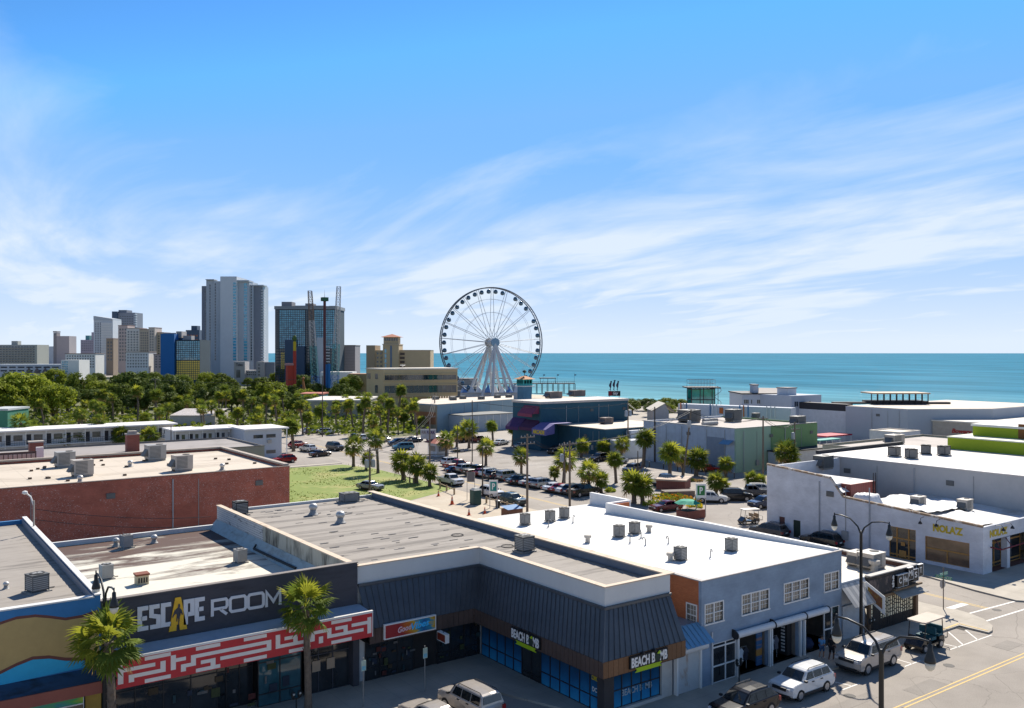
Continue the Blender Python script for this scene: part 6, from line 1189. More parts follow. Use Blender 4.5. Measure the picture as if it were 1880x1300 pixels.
wt = thing('wall_lamp_post', 'short white lamp on a post at the corner of the mural shop roof', 'lamp', PX(62, 958, 10.3)); q = PX(62, 958, 10.3); mb = MB(); mb.tube([(q.x, q.y, 8.6), (q.x, q.y, 10.6)], .07, 6); mb.build('post', M('grey_wood', (0.35, 0.31, 0.27)), wt); mb = MB(); mb.tube([(q.x, q.y, 10.2), (q.x - .2, q.y + .1, 10.9), (q.x - .5, q.y + .1, 11.2)], .06, 6); mb.lathe((q.x - .6, q.y + .1, 11.1), [(.05, 0), (.2, .1), (.18, .25), (.05, .3)], 8); mb.build('lamp', WHITEF, wt)
# low flat roofs with red chimneys between the brick hall and the motel
lf = flat('low_flat_roof_house', 'low house with flat grey roof and black edge before the motel', 'house', -30, 52, 140, 158, 6.9, M('house_grey', (0.3, 0.28, 0.26)), BLOTCH('grey_roof2', (0.30, 0.27, 0.25), (0.2, 0.18, 0.16), .5, .7, .2), M('black_flashing', (0.03, 0.03, 0.035)), .2)
for px, lab, h in ((66, 'plain red brick chimney near the left edge', 1.6), (243, 'capped red brick chimney behind the brick hall', 2.0)):
    q = PY(px, 820, 146); o = thing('brick_chimney', lab, 'chimney', (q.x, q.y, 6.7), 'brick chimneys'); mb = MB(); mb.box(q.x - .9, q.x + .9, q.y - .7, q.y + .7, 6.7, 7.3 + h); mb.build('stack', BRICK('chimney_brick', (0.27, 0.06, 0.035), (0.30, 0.075, 0.045), (0.3, 0.15, 0.11), .22, .075), o); mb = MB(); mb.box(q.x - 1, q.x + 1, q.y - .8, q.y + .8, 7.303 + h, 7.5 + h)
    if px > 100: mb.box(q.x - .6, q.x + .6, q.y - .5, q.y + .5, 7.5 + h, 7.9 + h)
    mb.build('cap', M('chimney_cap', (0.4, 0.36, 0.31)), o)
# motel
MW = M('motel_white', (0.56, 0.56, 0.55), .8, .06, .3); MR = M('motel_roof', (0.72, 0.69, 0.66), .8, .06, .2)
def motel(name, label, px0, px1, py0, ztop_, depth_, doors, sgl):
    a = PZ(px0, py0, ztop_); y = a.y; xa, xb = a.x, PY(px1, py0, y).x; o = thing(name, label, 'motel', ((xa + xb) / 2, y + depth_ / 2, 0)); mb = MB(); mb.box(xa, xb, y + 1.6, y + depth_, 0, ztop_ - .3); mb.build('wall', MW, o)
    mb = MB(); mb.box(xa - .5, xb + .5, y - .3, y + depth_ + .4, ztop_ - .29, ztop_); mb.build('roof', MR, o)
    mb = MB(); mb.box(xa, xb, y, y + 1.599, ztop_ / 2 - .25, ztop_ / 2 - .05); mb.build('walkway', MW, o)
    f = FR('y', y + 1.6); n = doors; w = (xb - xa) / n
    for i in range(n):
        for t in (.1, ztop_ / 2):
            mb = MB(); f.box(mb, xa + i * w + .3, xa + i * w + 1.2, t, t + 2.05, .01, .05); mb.build('door', M('motel_door', (0.03, 0.03, 0.035)), o)
            mb = MB(); f.box(mb, xa + i * w + 1.7, xa + (i + 1) * w - .4, t + .75, t + 1.95, .01, .05); wn_ = mb.build('window', GLASS('motel_glass', (0.06, 0.065, 0.07)), o); mb = MB(); f.box(mb, xa + i * w + 1.6, xa + (i + 1) * w - .3, t + .65, t + .74, .01, .1); mb.build('sill', WHITEF, wn_)
        mb = MB(); mb.box(xa + i * w, xa + i * w + .12, y + .1, y + .22, 0, ztop_ - .3); mb.build('post', WHITEF, o)
    mb = MB(); fr_ = FR('y', y)
    for t in (1.0, .55): fr_.box(mb, xa, xb, ztop_ / 2 + t - .1, ztop_ / 2 + t - .04, -.08, -.03)
    k = xa
    while k < xb: fr_.box(mb, k, k + .04, ztop_ / 2 - .05, ztop_ / 2 + .9, -.07, -.03); k += .45
    mb.build('railing', M('rail_dark', (0.08, 0.08, 0.085)), o)
    return o, xa, xb, y
mo1, xa, xb, y_ = motel('motel_wing', 'long white two-storey motel wing with open walkways', -30, 322, 793, 6.2, 9, 10, 0)
mo2, xa2, xb2, y2_ = motel('motel_wing', 'nearer white motel wing with balconies and blank end block', 322, 444, 790, 6.2, 8, 5, 0)
q = PZ(444, 789, 6.2); qx = PY(528, 789, q.y).x
mb = MB(); mb.box(q.x + .3, qx - 1.5, q.y - .5, q.y + 9, 0, 6.0); mb.build('end_block', M('motel_blue_white', (0.50, 0.52, 0.55), .8, .05), mo2); mb = MB(); mb.box(q.x + .25, qx, q.y - .9, q.y + 9.4, 6.003, 6.3); mb.build('end_roof', MR, mo2); mb = MB(); mb.box(qx - .5, qx - .3, q.y - .6, q.y - .4, 0, 6.0); mb.build('post', WHITEF, mo2)
f = FR('y', q.y - .5)
for a in (.25, .6):
    for t in (1.0, 4.3): mb = MB(); X0 = q.x + .3 + (qx - q.x - 2) * a; f.box(mb, X0, X0 + 2, t, t + .7, .01, .05); mb.build('window', GLASS('motel_glass', (0.06, 0.065, 0.07)), mo2)
mb = MB(); f.box(mb, q.x + 5.2, q.x + 6.0, 3.2, 3.9, .01, .4); mb.build('window_air_conditioner', ACWH, mo2)
o, fr, z = fbuild('green_roof_store', 'green-walled store with pale roof at the left edge', -30, 14, 230, 754, 10, M('store_green', (0.06, 0.22, 0.14)), roof=M('store_roof', (0.45, 0.48, 0.48))); q = PZ(10, 850, 4.6)
sg = thing('striped_fence', 'cream and brown striped screen fence with white post at the left edge', 'fence', PY(15, 838, 137)); a = PY(-10, 838, 137); fr_ = FR('y', 137)
for k in range(9): mb = MB(); fr_.box(mb, a.x + k * .55, a.x + k * .55 + .45, 4.0, 8.2, -.1, 0); mb.build('slat', M('fence_cream', (0.52, 0.45, 0.36)), sg)
mb = MB(); fr_.box(mb, a.x + 5.0, a.x + 5.9, 3.5, 9.0, -.6, 0); mb.build('post', WHITEF, sg); mb = MB(); fr_.box(mb, a.x, a.x + 5, 3.9, 8.5, -.2, -.11); mb.build('backing', M('fence_brown', (0.12, 0.09, 0.07)), sg)
o, fr, z = fbuild('metal_barn_roof', 'low shed with ribbed pale metal roof among the palms', 312, 395, 262, 762, 12, M('shed_wall', (0.5, 0.45, 0.4))); k = fr.L; mb = MB()
for i in range(26): a, b = k * i / 26, k * (i + .9) / 26; mb.add([fr.p(a, z - .1, .6), fr.p(b, z - .1, .6), fr.p(b, z + 1.2, -12), fr.p(a, z + 1.2, -12)], [(0, 1, 2, 3)])
tag(mb.build('roof_sheet', M('ribbed_pale_metal', (0.56, 0.50, 0.45), .5), o), kind='stuff')
# ------------------------------------------------------------------ halls across the parking lot
SID = STRIPES('pale_blue_siding', (0.36, 0.42, 0.50), (0.30, 0.36, 0.44), (1, 1, 0), 1.15, .93, .6, 0, .12); GRN1 = M('sage_green_wall', (0.30, 0.42, 0.32), .85, .08, .3, streak=True); GRN2 = M('moss_green_wall', (0.16, 0.27, 0.12), .85, .08, .3)
w1 = thing('sage_warehouse', 'pale blue and sage green warehouse with wide flat roof across the lot', 'warehouse', (140, 120, 0)); mb = MB(); mb.box(128.5, 128.8, 107.4, 131, 0, 8.1); mb.box(128.8, 153, 131, 131.3, 0, 8.1); mb.build('blue_wall', SID, w1)
mb = MB(); mb.box(128.5, 138.6, 107.1, 107.4, 0, 8.1); mb.build('sage_wall', GRN1, w1); mb = MB(); mb.box(138.6, 153, 107.0, 107.4, 1.5, 8.05); mb.box(152.7, 153, 107.4, 131, 0, 8.05); mb.build('moss_wall', GRN2, w1); mb = MB(); mb.box(128.8, 152.7, 107.4, 131, 7.4, 7.75); mb.build('roof', BLOTCH('brown_grey_roof', (0.42, 0.37, 0.33), (0.28, 0.24, 0.21), .52, .7, .15), w1)
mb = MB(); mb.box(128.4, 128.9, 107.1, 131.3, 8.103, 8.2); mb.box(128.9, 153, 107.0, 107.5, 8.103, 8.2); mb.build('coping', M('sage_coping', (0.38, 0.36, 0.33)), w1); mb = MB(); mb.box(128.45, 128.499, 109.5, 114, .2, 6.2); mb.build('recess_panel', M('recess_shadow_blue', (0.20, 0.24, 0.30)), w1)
mb = MB(); mb.box(137.5, 152.6, 104, 106.9, 0, 3.4); mb.build('lean_to', M('lean_to_white', (0.5, 0.52, 0.55)), w1); mb = MB(); mb.box(137.2, 152.8, 103.6, 106.95, 3.403, 3.6); mb.build('lean_to_roof', M('black_flashing', (0.03, 0.03, 0.035)), w1); mb = MB(); mb.add([(127.0, 107.5, 5.2), (127.0, 110, 5.2), (128.45, 110, 5.9), (128.45, 107.5, 5.9)], [(0, 1, 2, 3)]); mb.build('awning', M('blue_metal_awning', (0.12, 0.27, 0.42), .45, .1), w1)
for px, py, lab, s in ((1266, 775, 'big cooling unit at the left of the sage warehouse roof', (2.0, 2.0, 1.6)), (1347, 774, 'big cooling unit behind the blue tarp on sage warehouse roof', (1.5, 1.5, 1.6)), (1465, 780, 'grey unit at the right end of the sage warehouse roof', (1.6, 1.2, 1.1)), (1388, 769, 'small dark unit on the sage warehouse roof', .8)): place_r(PACK, px, py, 7.75, .1, lab, 'package units', s, ACDK)
for px, py, lab in ((1312, 776, 'upper one of two low ducts on the sage warehouse roof'), (1312, 782, 'lower one of two low ducts on the sage warehouse roof')):
    q = PZ(px, py, 7.75); o = thing('roof_duct', lab, 'duct', q, 'roof ducts'); mb = MB(); mb.cyl((q.x - 2, q.y + 1.2, q.z + .4), .45, 4, 10, None, 'x'); mb.build('duct', ACLT, o); mb = MB(); mb.box(q.x - 1.8, q.x - 1.5, q.y + .9, q.y + 1.5, q.z, q.z + .1); mb.box(q.x + 1.5, q.x + 1.8, q.y + .9, q.y + 1.5, q.z, q.z + .1); mb.build('foot', ACDK, o)
# navy arcade with purple awnings
NV = M('navy_block_wall', (0.022, 0.085, 0.125), .8, .15, .2); PUR = M('purple_awning', (0.07, 0.025, 0.10), .8, .2); w3 = thing('navy_arcade', 'dark navy arcade hall with purple awnings facing the lot', 'arcade', (138, 164, 0))
x0 = 122; x1 = PY(1153, 728, 157).x; zt_ = 10.5; mb = MB(); mb.box(x0, x1, 157, 167.6, 0, zt_); mb.build('wall', NV, w3); mb = MB(); mb.box(x0 - .2, x1 + .2, 156.8, 167.8, zt_ + .003, zt_ + .5); mb.build('roof', M('pale_arcade_roof', (0.52, 0.46, 0.41)), w3)
mb = MB(); mb.box(127, x1 + .0, 141, 156.99, 0, 5.6); mb.build('lower_block', NV, w3); mb = MB(); mb.box(126.9, x1, 140.9, 157, 5.603, 5.75); mb.build('lower_roof', TANR, w3)
mb = MB(); mb.box(133, x1 + 4, 139.4, 140.89, 0, 5.2); mb.box(126.9, x1 + 9, 135.5, 139.39, 0, 3.6); mb.build('white_front', M('white_shed', (0.5, 0.52, 0.55), .8, .08), w3)
for (a, b, z0, z1, dd, m_) in ((157.5, 163, 8.3, 10.0, 2.0, M('crimson_awning', (0.22, 0.04, 0.08))), (162.5, 167.5, 5.0, 7.0, 2.2, PUR), (157.5, 162.4, 5.2, 6.8, 2.0, M('violet_awning', (0.07, 0.018, 0.06)))):
    mb = MB(); mb.add([(x0, a, z1), (x0, b, z1), (x0 - dd, b, z0), (x0 - dd, a, z0), (x0 - dd, b, z0 - .7), (x0 - dd, a, z0 - .7)], [(0, 1, 2, 3), (3, 2, 4, 5)]); mb.add([(x0, a, z1), (x0 - dd, a, z0), (x0, a, z0)], [(0, 1, 2)]); mb.build('awning', m_, w3)
q = PX(985, 777, 120); mb = MB(); mb.add([(x0, 152, 6.4), (x0, 157, 6.4), (x0 - 2.5, 157, 5.2), (x0 - 2.5, 152, 5.2), (x0 - 2.5, 152, 3.9), (x0 - 2.5, 157, 3.9), (x0, 152, 4.2), (x0 + 5, 152, 6.4), (x0 + 5, 157, 6.4)], [(0, 1, 2, 3), (3, 2, 5, 4), (0, 3, 4, 6), (0, 7, 8, 1)]); mb.build('awning', M('lavender_awning', (0.14, 0.12, 0.30)), w3); text('ARCADE', FR('x', x0 - 2.5), 156.6, 152.4, 4.1, 5.0, .02, M('sign_yellow', (0.7, 0.5, 0.02)), 'lettering', w3, .03, .04)
for px, py, lab in ((1066, 774, 'brown unit at the left of the lower tan roof'), (1114, 778, 'brown unit at the right of the lower tan roof')): place_r(PACK, px, py, 5.75, 0, lab, 'package units', (1.3, 1.3, .9), M('brown_unit', (0.2, 0.16, 0.14)))
place_r(PACK, 1017, 731, zt_ + .5, 0, 'brown unit on the left end of the navy arcade roof', 'package units', (2, 1.4, 1), M('brown_unit', (0.2, 0.16, 0.14))); place_r(PACK, 1060, 728, zt_ + .5, 0, 'brown unit on the middle of the navy arcade roof', 'package units', (2, 1.4, 1), M('brown_unit', (0.2, 0.16, 0.14)))
gs = thing('seahorse_sign', 'three dark seahorse figures on poles over a black script sign', 'sign', PD(1126, 724, 250)); q = PD(1128, 727, 235); zb_ = ztop(727, 235); fr = far_fr(1117, 1139, 235); mb = MB(); fr.box(mb, 0, fr.L, zb_, ztop(718, 235), -.4, 0); mb.build('board', C1('board_black', (0.02, 0.018, 0.02)), gs); mb = MB(); fr.box(mb, 0, fr.L * .3, zb_ + .1, ztop(718.5, 235), .005, .03); mb.build('red_field', C1('board_red', (0.2, 0.02, 0.03)), gs); text('Gay', fr, fr.L * .38, fr.L * .82, zb_ + .15, ztop(719, 235), .01, WHITEF, 'lettering', gs, .04, .02, shear=.3); mb = MB(); fr.box(mb, 0.2, .4, 8, zb_, -.3, -.1); fr.box(mb, fr.L - .4, fr.L - .2, 8, zb_, -.3, -.1); mb.build('leg', WHITEF, gs)
for a, t in ((2, 699), (8.5, 697), (15, 699)):
    s = fr.L * a / 22 + .3; zt2 = ztop(t, 235); zb2 = ztop(718, 235); H2 = zt2 - zb2; mb = MB(); P_ = [fr.p(s + u, zb2 + H2 * v, -.2) for u, v in ((-.25, .12), (-.05, .2), (0, .35), (-.12, .5), (-.05, .65), (.1, .78), (.12, .9), (.38, .93))]; mb.tube(P_, [.06, .13, .2, .33, .3, .2, .3, .12], 7); mb.tube([fr.p(s, zb2, -.2), fr.p(s, zb2 + H2 * .3, -.2)], .07, 5); mb.build('seahorse', C1('seahorse_dark', (0.04, 0.035, 0.07)), gs, True)
# grey hall, sheds, gabled shed
w2 = thing('grey_teal_hall', 'grey-teal hall with tan corner behind the row of palms', 'hall', PD(850, HY, 260)); P_ = [PZ(760, 741, 7.5), PZ(803, 743.5, 7.5), PZ(943, 733.5, 7.5)]; P_ = [v.to_2d() for v in P_]; bk = Vector((C_, S_)) * 22; mb = MB(); mb.prism([P_[0], P_[1], P_[2], P_[2] + bk, P_[0] + bk], 0, 7.5); mb.build('wall', M('grey_teal_wall', (0.25, 0.34, 0.38), .8, .1, .3, streak=True), w2)
mb = MB(); c = sum((p for p in (P_[0], P_[1], P_[2])), Vector((0, 0))) / 3; mb.prism([P_[0], P_[1], P_[2], P_[2] + bk, P_[0] + bk], 7.503, 7.65); mb.build('roof', TANR, w2); fr = FRG(P_[0], P_[1]); mb = MB(); fr.box(mb, 0.2, fr.L - .1, .5, 7.3, .01, .15); mb.build('tan_face', M('tan_face', (0.36, 0.30, 0.22)), w2); mb = MB(); fr.box(mb, .6, fr.L - .5, 2, 5.4, .16, .22); mb.build('orange_panel', M('orange_panel', (0.35, 0.15, 0.07)), w2)
mb = MB(); rg = random.Random(3)
for k in range(7): v = P_[0].lerp(P_[2], rg.uniform(.15, .95)) + bk * rg.uniform(.2, .8); mb = MB(); mb.box(v.x - .8, v.x + .8, v.y - .8, v.y + .8, 7.65, 8.6); mb.build('roof_plant', ACDK, w2)
mb = MB(); fr2 = FRG(P_[1], P_[2]); [fr2.box(mb, fr2.L * k / 6, fr2.L * k / 6 + .15, 0, 7.3, .005, .1) for k in range(1, 6)]; mb.build('pilaster', M('pilaster_grey', (0.4, 0.45, 0.47)), w2)
sh = thing('grey_shed', 'grey lean-to shed with dark roof left of the navy arcade', 'shed', PD(900, HY, 235)); Q = [PZ(851, 764, 4.5).to_2d(), PZ(944, 757, 4.8).to_2d()]; fr = FRG(Q[0], Q[1]); mb = MB(); fr.box(mb, 0, fr.L, 0, 4.5, -9, 0); mb.build('wall', M('shed_grey', (0.36, 0.41, 0.45), .8, .08), sh); mb = MB(); fr.box(mb, -.2, fr.L + .2, 4.503, 4.7, -9.2, .2); mb.build('roof', M('shed_dark_roof', (0.16, 0.16, 0.15)), sh); mb = MB(); [fr.box(mb, fr.L * k / 7, fr.L * k / 7 + .12, 0, 4.4, .005, .08) for k in range(8)]; mb.build('post', WHITEF, sh)
gb = thing('gabled_shed', 'small grey gabled shed with pale roof by the beach trees', 'shed', PD(1225, HY, 205)); fr = far_fr(1199, 1228, 205); z0, z1 = ztop(755, 205), ztop(741, 205); mb = MB(); k = fr.L; mb.add([fr.p(0, 0), fr.p(k, 0), fr.p(k, z0), fr.p(k * .75, z1), fr.p(0, z0), fr.p(0, 0, -9), fr.p(k, 0, -9), fr.p(k, z0, -9), fr.p(k * .75, z1, -9), fr.p(0, z0, -9)], [(0, 1, 2, 3, 4), (5, 9, 8, 7, 6), (0, 4, 9, 5), (1, 6, 7, 2)]); mb.build('wall', M('gable_grey', (0.3, 0.29, 0.29)), gb); mb = MB(); mb.add([fr.p(k + 2.0, z0 - .6, .3), fr.p(k * .75, z1 + .1, .3), fr.p(k * .75, z1 + .1, -9.3), fr.p(k + 2, z0 - .6, -9.3), fr.p(-.3, z0 + .1, .3), fr.p(-.3, z0 + .1, -9.3)], [(0, 3, 2, 1), (1, 2, 5, 4)]); mb.build('roof', M('gable_roof', (0.55, 0.50, 0.42)), gb)
# glass stair tower
d = 225; p = PD(1291, HY, d); gt = thing('glass_lookout_tower', 'green glass lookout tower with railed roof and spiral stair', 'tower', (p.x, p.y, 0)); fr = far_fr(1269, 1313, d); z0, z1, z2 = 0, ztop(713, d), ztop(697, d); w = fr.L; GGL = GLASS('green_glass', (0.02, 0.22, 0.19), .08, .8)
mb = MB()
for s in (0, w * .36, w * .5, w * .86, w - .15):
    for dd in (0, -w * .9): fr.box(mb, s, s + .18, z0, z1, dd - .18, dd)
for t in (4, 7.2, 10, z1 - .3): fr.box(mb, 0, w, t, t + .2, -.16, .02); fr.box(mb, 0, .16, t, t + .2, -w * .9, -.16); fr.box(mb, w - .16, w, t, t + .2, -w * .9, -.16)
fr.box(mb, -1, w + 1.2, z1, z1 + .3, -w - .5, 1.0); mb.build('frame', M('tower_frame_black', (0.02, 0.02, 0.022)), gt)
mb = MB(); fr.box(mb, w * .4, w * .85, 7.4, 9.4, -w * .8, -.4); fr.box(mb, .3, w - .3, 3.2, 3.6, -w * .85, -.3); mb.build('inner_landing', M('landing_grey', (0.14, 0.14, 0.14)), gt)
for (a, b) in ((.2, w * .36), (w * .38, w * .5), (w * .52, w * .86), (w * .88, w - .17)):
    for (t, u) in ((.2, 4), (4.2, 7.2), (7.4, 10), (10.2, z1 - .3)): mb = MB(); fr.box(mb, a, b, t, u, -.1, -.06); mb.build('pane', GGL, gt)
mb = MB(); fr.box(mb, 0.2, w - .2, .2, z1 - .3, -w * .9, -w * .88); mb.build('rear_glass', GGL, gt); mb = MB()
for i in range(9): s = w * i / 8; fr.box(mb, s - .03, s + .03, z1 + .3, z2, -.06, 0); fr.box(mb, s - .03, s + .03, z1 + .3, z2, -w * .9, -w * .9 + .06)
for t in (z2 - .08, (z1 + z2) / 2): fr.box(mb, 0, w, t, t + .07, -.06, 0); fr.box(mb, 0, w, t, t + .07, -w * .9, -w * .9 + .06); fr.box(mb, 0, .06, t, t + .07, -w * .9, 0); fr.box(mb, w - .06, w, t, t + .07, -w * .9, 0)
mb.build('roof_railing', M('rail_grey', (0.2, 0.2, 0.2)), gt); c = Vector(fr.p(w + 1.2, 0, -2)); mb = MB(); mb.cyl(c, .08, z1 + .5, 6); mb.tube([c + Vector((.8 * math.cos(i * .5), .8 * math.sin(i * .5), 3 + i * (z1 - 2.5) / 40)) for i in range(41)], .07, 5); mb.build('spiral_stair', M('rail_grey', (0.2, 0.2, 0.2)), gt)
# white castle-like house, long decorated wall
ch = thing('white_beach_house', 'white stucco beach house with dark hipped roof and chimneys', 'house', PD(1440, HY, 240)); d = 235; fr = far_fr(1363, 1453, d); k = fr.L / 90; zt_ = ztop(724, d); CW = M('castle_white', (0.50, 0.52, 0.56), .85, .05); block(ch, fr, 0, fr.L, 0, zt_, 14, CW); fr3 = far_fr(1453, 1508, 226, 232); block(ch, fr3, 0, fr3.L, 0, ztop(726, 228), 12, M('castle_grey', (0.42, 0.45, 0.50), .85, .05), 'wing')
mb = MB(); fr.box(mb, -.3, fr.L, zt_, zt_ + .3, -14.2, .3); mb.build('roof_edge', M('black_flashing', (0.03, 0.03, 0.035)), ch); a = [fr.p(32 * k, zt_ + .3, -1), fr.p(100 * k, zt_ + .3, -1), fr.p(100 * k, zt_ + .3, -12), fr.p(32 * k, zt_ + .3, -12), fr.p(42 * k, ztop(713.5, d), -6), fr.p(96 * k, ztop(714.5, d), -6)]; mb = MB(); mb.add(a, [(0, 1, 5, 4), (1, 2, 5), (2, 3, 4, 5), (3, 0, 4)]); mb.build('hipped_roof', M('castle_roof', (0.19, 0.165, 0.16)), ch)
for f_, a, b, t, dd in ((fr, 24, 33, 708, -2), (fr3, 14, 37, 712, -3), (fr, 77, 89, 721, 1)): kk = k; mb = MB(); f_.box(mb, a * kk, b * kk, 2, ztop(t, d), -3.5 + dd, dd); c_ = mb.build('chimney', CW, ch); mb = MB(); f_.box(mb, a * kk - .15, b * kk + .15, ztop(t, d), ztop(t, d) + .25, -3.7 + dd, dd + .2); mb.build('cap', M('castle_roof', (0.19, 0.165, 0.16)), c_)
for a, b, n in ((3, 12, 3), (27, 36, 3), (44, 47, 1), (58, 61, 1), (16, 18, 1), (71, 74, 1)):
    for i in range(n): mb = MB(); s = a + (b - a) * i / n; fr.box(mb, s * k, (s + (b - a) / n * .8) * k, ztop(741, d), ztop(734, d), .01, .06); mb.build('window', FGL, ch)
for a in (8, 13, 46): mb = MB(); fr3.box(mb, a * k, (a + 4) * k, ztop(746, 228), ztop(737, 228), .01, .06); mb.build('window', FGL, ch)
lw = thing('decorated_wall', 'long white wall with coloured pilasters and orange door below the beach house', 'wall', PD(1350, HY, 215)); fr = far_fr(1245, 1452, 213, 196); k = fr.L / 207; block(lw, fr, 0, fr.L, 0, ztop(745, 205), 3, CW)
for a, c in ((5, (0.5, 0.14, 0.03)), (10, (.6, .6, .6)), (16, (.05, .15, .3)), (62, (.05, .15, .3)), (67, (.6, .6, .6)), (74, (.6, .6, .6)), (117, (.05, .2, .4)), (124, (.5, .42, .08)), (132, (.05, .2, .4)), (165, (.6, .6, .6)), (172, (.6, .6, .6)), (179, (.6, .6, .6))): mb = MB(); fr.box(mb, a * k, (a + 1.6) * k, ztop(764, 205), ztop(743, 205), .01, .2); mb.build('pilaster', M('pil_%d' % int(c[0] * 100 + c[2] * 10), c), lw)
mb = MB(); fr.box(mb, 80 * k, 87 * k, ztop(760, 205), ztop(749, 205), .01, .15); mb.build('door', M('door_orange', (0.45, 0.12, 0.03)), lw)
# long grey wall building with timber roof pavilion
w5 = thing('long_grey_hall', 'long grey block hall with timber rooftop pavilion before the sea', 'hall', (205, 115, 0)); G5 = M('grey_block_hall', (0.36, 0.39, 0.43), .85, .06, .15, streak=True); mb = MB(); mb.prism([(193, 127), (193, 111), (210, 100), (240, 100), (240, 127)], 0, 9.0); mb.build('wall', G5, w5); mb = MB(); mb.prism([(193.3, 126.7), (193.3, 111.2), (210.1, 100.3), (239.7, 100.3), (239.7, 126.7)], 9.003, 9.1); mb.build('roof', M('sand_roof', (0.5, 0.42, 0.33)), w5)
fr = FRG((193, 127), (193, 111)); mb = MB(); fr.box(mb, -14, 0, 7.7, 9.4, -3, -.5); mb.build('black_wing', M('black_flashing', (0.03, 0.03, 0.035)), w5); mb = MB(); fr.box(mb, -14, 0, 0, 7.69, -3, -.4); mb.build('white_wing', M('annex_white', (0.5, 0.52, 0.55)), w5); q = PD(1655, HY, 215); fr = far_fr(1600, 1705, 222); mb = MB(); fr.box(mb, 0, fr.L, 11.7, 12.0, -7, 1); mb.build('pavilion_roof', M('pavilion_tan', (0.45, 0.33, 0.22)), w5); mb = MB()
for i in range(10): s = fr.L * i / 9; fr.box(mb, max(0, s - .15), min(fr.L, s + .15), 9.1, 11.69, -.3, 0)
fr.box(mb, 0, fr.L, 9.12, 9.9, -6, -.31); fr.box(mb, -9, fr.L + 6, 9.12, 9.6, -3, -1); mb.build('pavilion_frame', M('dark_timber', (0.045, 0.035, 0.03)), w5)
sb = flat('low_white_annex', 'small white annex with canopy against the long grey hall', 'building', 176, 184, 103, 110, 5.2, M('annex_white', (0.5, 0.52, 0.55)), TANR, M('annex_cap', (0.5, 0.45, 0.38)), .1)
bw = thing('honky_tonk_bar', 'pale bar building with red script sign and arched red awning', 'bar', (170, 80, 0)); q = PZ(1712, 772, 6.5); X0, Y0 = q.x, q.y; mb = MB(); mb.box(X0, X0 + 36, Y0 - 34, Y0, 0, 6.4); mb.build('wall', M('bar_cream', (0.40, 0.35, 0.29)), bw); mb = MB(); mb.box(X0 - .2, X0 + 36.2, Y0 - 34.2, Y0 + .2, 6.403, 6.7); mb.build('roof', M('bar_roof', (0.62, 0.57, 0.50)), bw)
fq_ = FR('x', X0); text('Bowery', fq_, Y0 - 4.5, Y0 - 9.0, 3.7, 5.0, .02, M('script_red', (0.4, 0.04, 0.03)), 'lettering', bw, .08, .03, shear=.25); mb = MB(); pts = [(Y0 - 4.2 + 3.6 * math.cos(math.pi * i / 10), 2.2 * math.sin(math.pi * i / 10)) for i in range(11)]; vs = [(X0 - 2.6, a, t + .4) for a, t in pts] + [(X0 - .02, a, t + .4) for a, t in pts]; mb.add(vs, [(i, i + 1, 12 + i, 11 + i) for i in range(10)]); mb.build('arched_awning', M('awning_red', (0.35, 0.03, 0.05)), bw)
LIM = M('lime_wall', (0.28, 0.36, 0.016), .8, .06, .3); lm = thing('lime_building', 'lime green stepped building at the right edge', 'building', (136, 52, 0)); X0, Y0 = 124.05, 65.4; zl_ = PX(1743, 803, X0).z; mb = MB(); mb.box(X0, X0 + 25, Y0 - 28, Y0, 0, zl_); mb.build('wall', LIM, lm); mb = MB(); mb.box(X0 - .1, X0 + 25, Y0 - 28, Y0 + .1, zl_ + .003, zl_ + .15); mb.build('roof', M('lime_roof', (0.62, 0.62, 0.50)), lm)
q = PX(1786, 782, X0 + 4); mb = MB(); mb.box(X0 + 4, X0 + 24, Y0 - 27, q.y, zl_ + .153, q.z); mb.build('upper_wall', LIM, lm); mb = MB(); mb.box(X0 + 3.8, X0 + 24.2, Y0 - 27, q.y + .2, q.z + .003, q.z + .3); mb.build('upper_roof', M('lime_roof2', (0.66, 0.65, 0.6)), lm)
a = PX(1870, 790, X0 + 4); mb = MB(); mb.box(X0 + 3.9, X0 + 3.99, a.y - .8, a.y, zl_ + .2, zl_ + 2.2); mb.build('door', M('door_brown', (0.2, 0.08, 0.02)), lm)
dr = flat('dark_flat_roof', 'low building with brown-grey roof and black edge behind the pale hall', 'building', 133, 165, 74, 92, 6.2, M('olive_stucco', (0.40, 0.38, 0.28)), BLOTCH('brown_grey_roof', (0.42, 0.37, 0.33), (0.28, 0.24, 0.21), .52, .7, .15), M('black_flashing', (0.03, 0.03, 0.035)), .3); place_r(PACK, 1643, 816, 5.9, 0, 'cream unit on the brown-grey roof behind the pale hall', 'package units', (1.8, 1.2, 1.1), ACWH)
pt = thing('patio_canopy', 'crimson canopy over a patio right of the sage warehouse', 'canopy', PZ(1520, 812)); q = PZ(1520, 800, 2.5); mb = MB(); mb.box(q.x - 4, q.x + 6, q.y - 2.5, q.y + 2.5, 2.5, 2.8); mb.build('canopy', M('canopy_crimson', (0.4, 0.02, 0.05)), pt); mb = MB(); [mb.cyl((q.x + a, q.y + b, 0), .06, 2.5, 6) for a in (-3.8, 5.8) for b in (-2.3, 2.3)]; mb.build('post', WHITEF, pt)
pt = thing('patio_canopy', 'turquoise canopy over a patio below the crimson one', 'canopy', PZ(1510, 815)); q = PZ(1512, 808, 2.3); mb = MB(); mb.box(q.x - 3, q.x + 5, q.y - 1.2, q.y + 1.2, 2.3, 2.5); mb.build('canopy', M('canopy_teal', (0.05, 0.32, 0.28)), pt); mb = MB(); [mb.cyl((q.x + a, q.y + b, 0), .06, 2.3, 6) for a in (-2.8, 4.8) for b in (-1, 1)]; mb.build('post', WHITEF, pt)
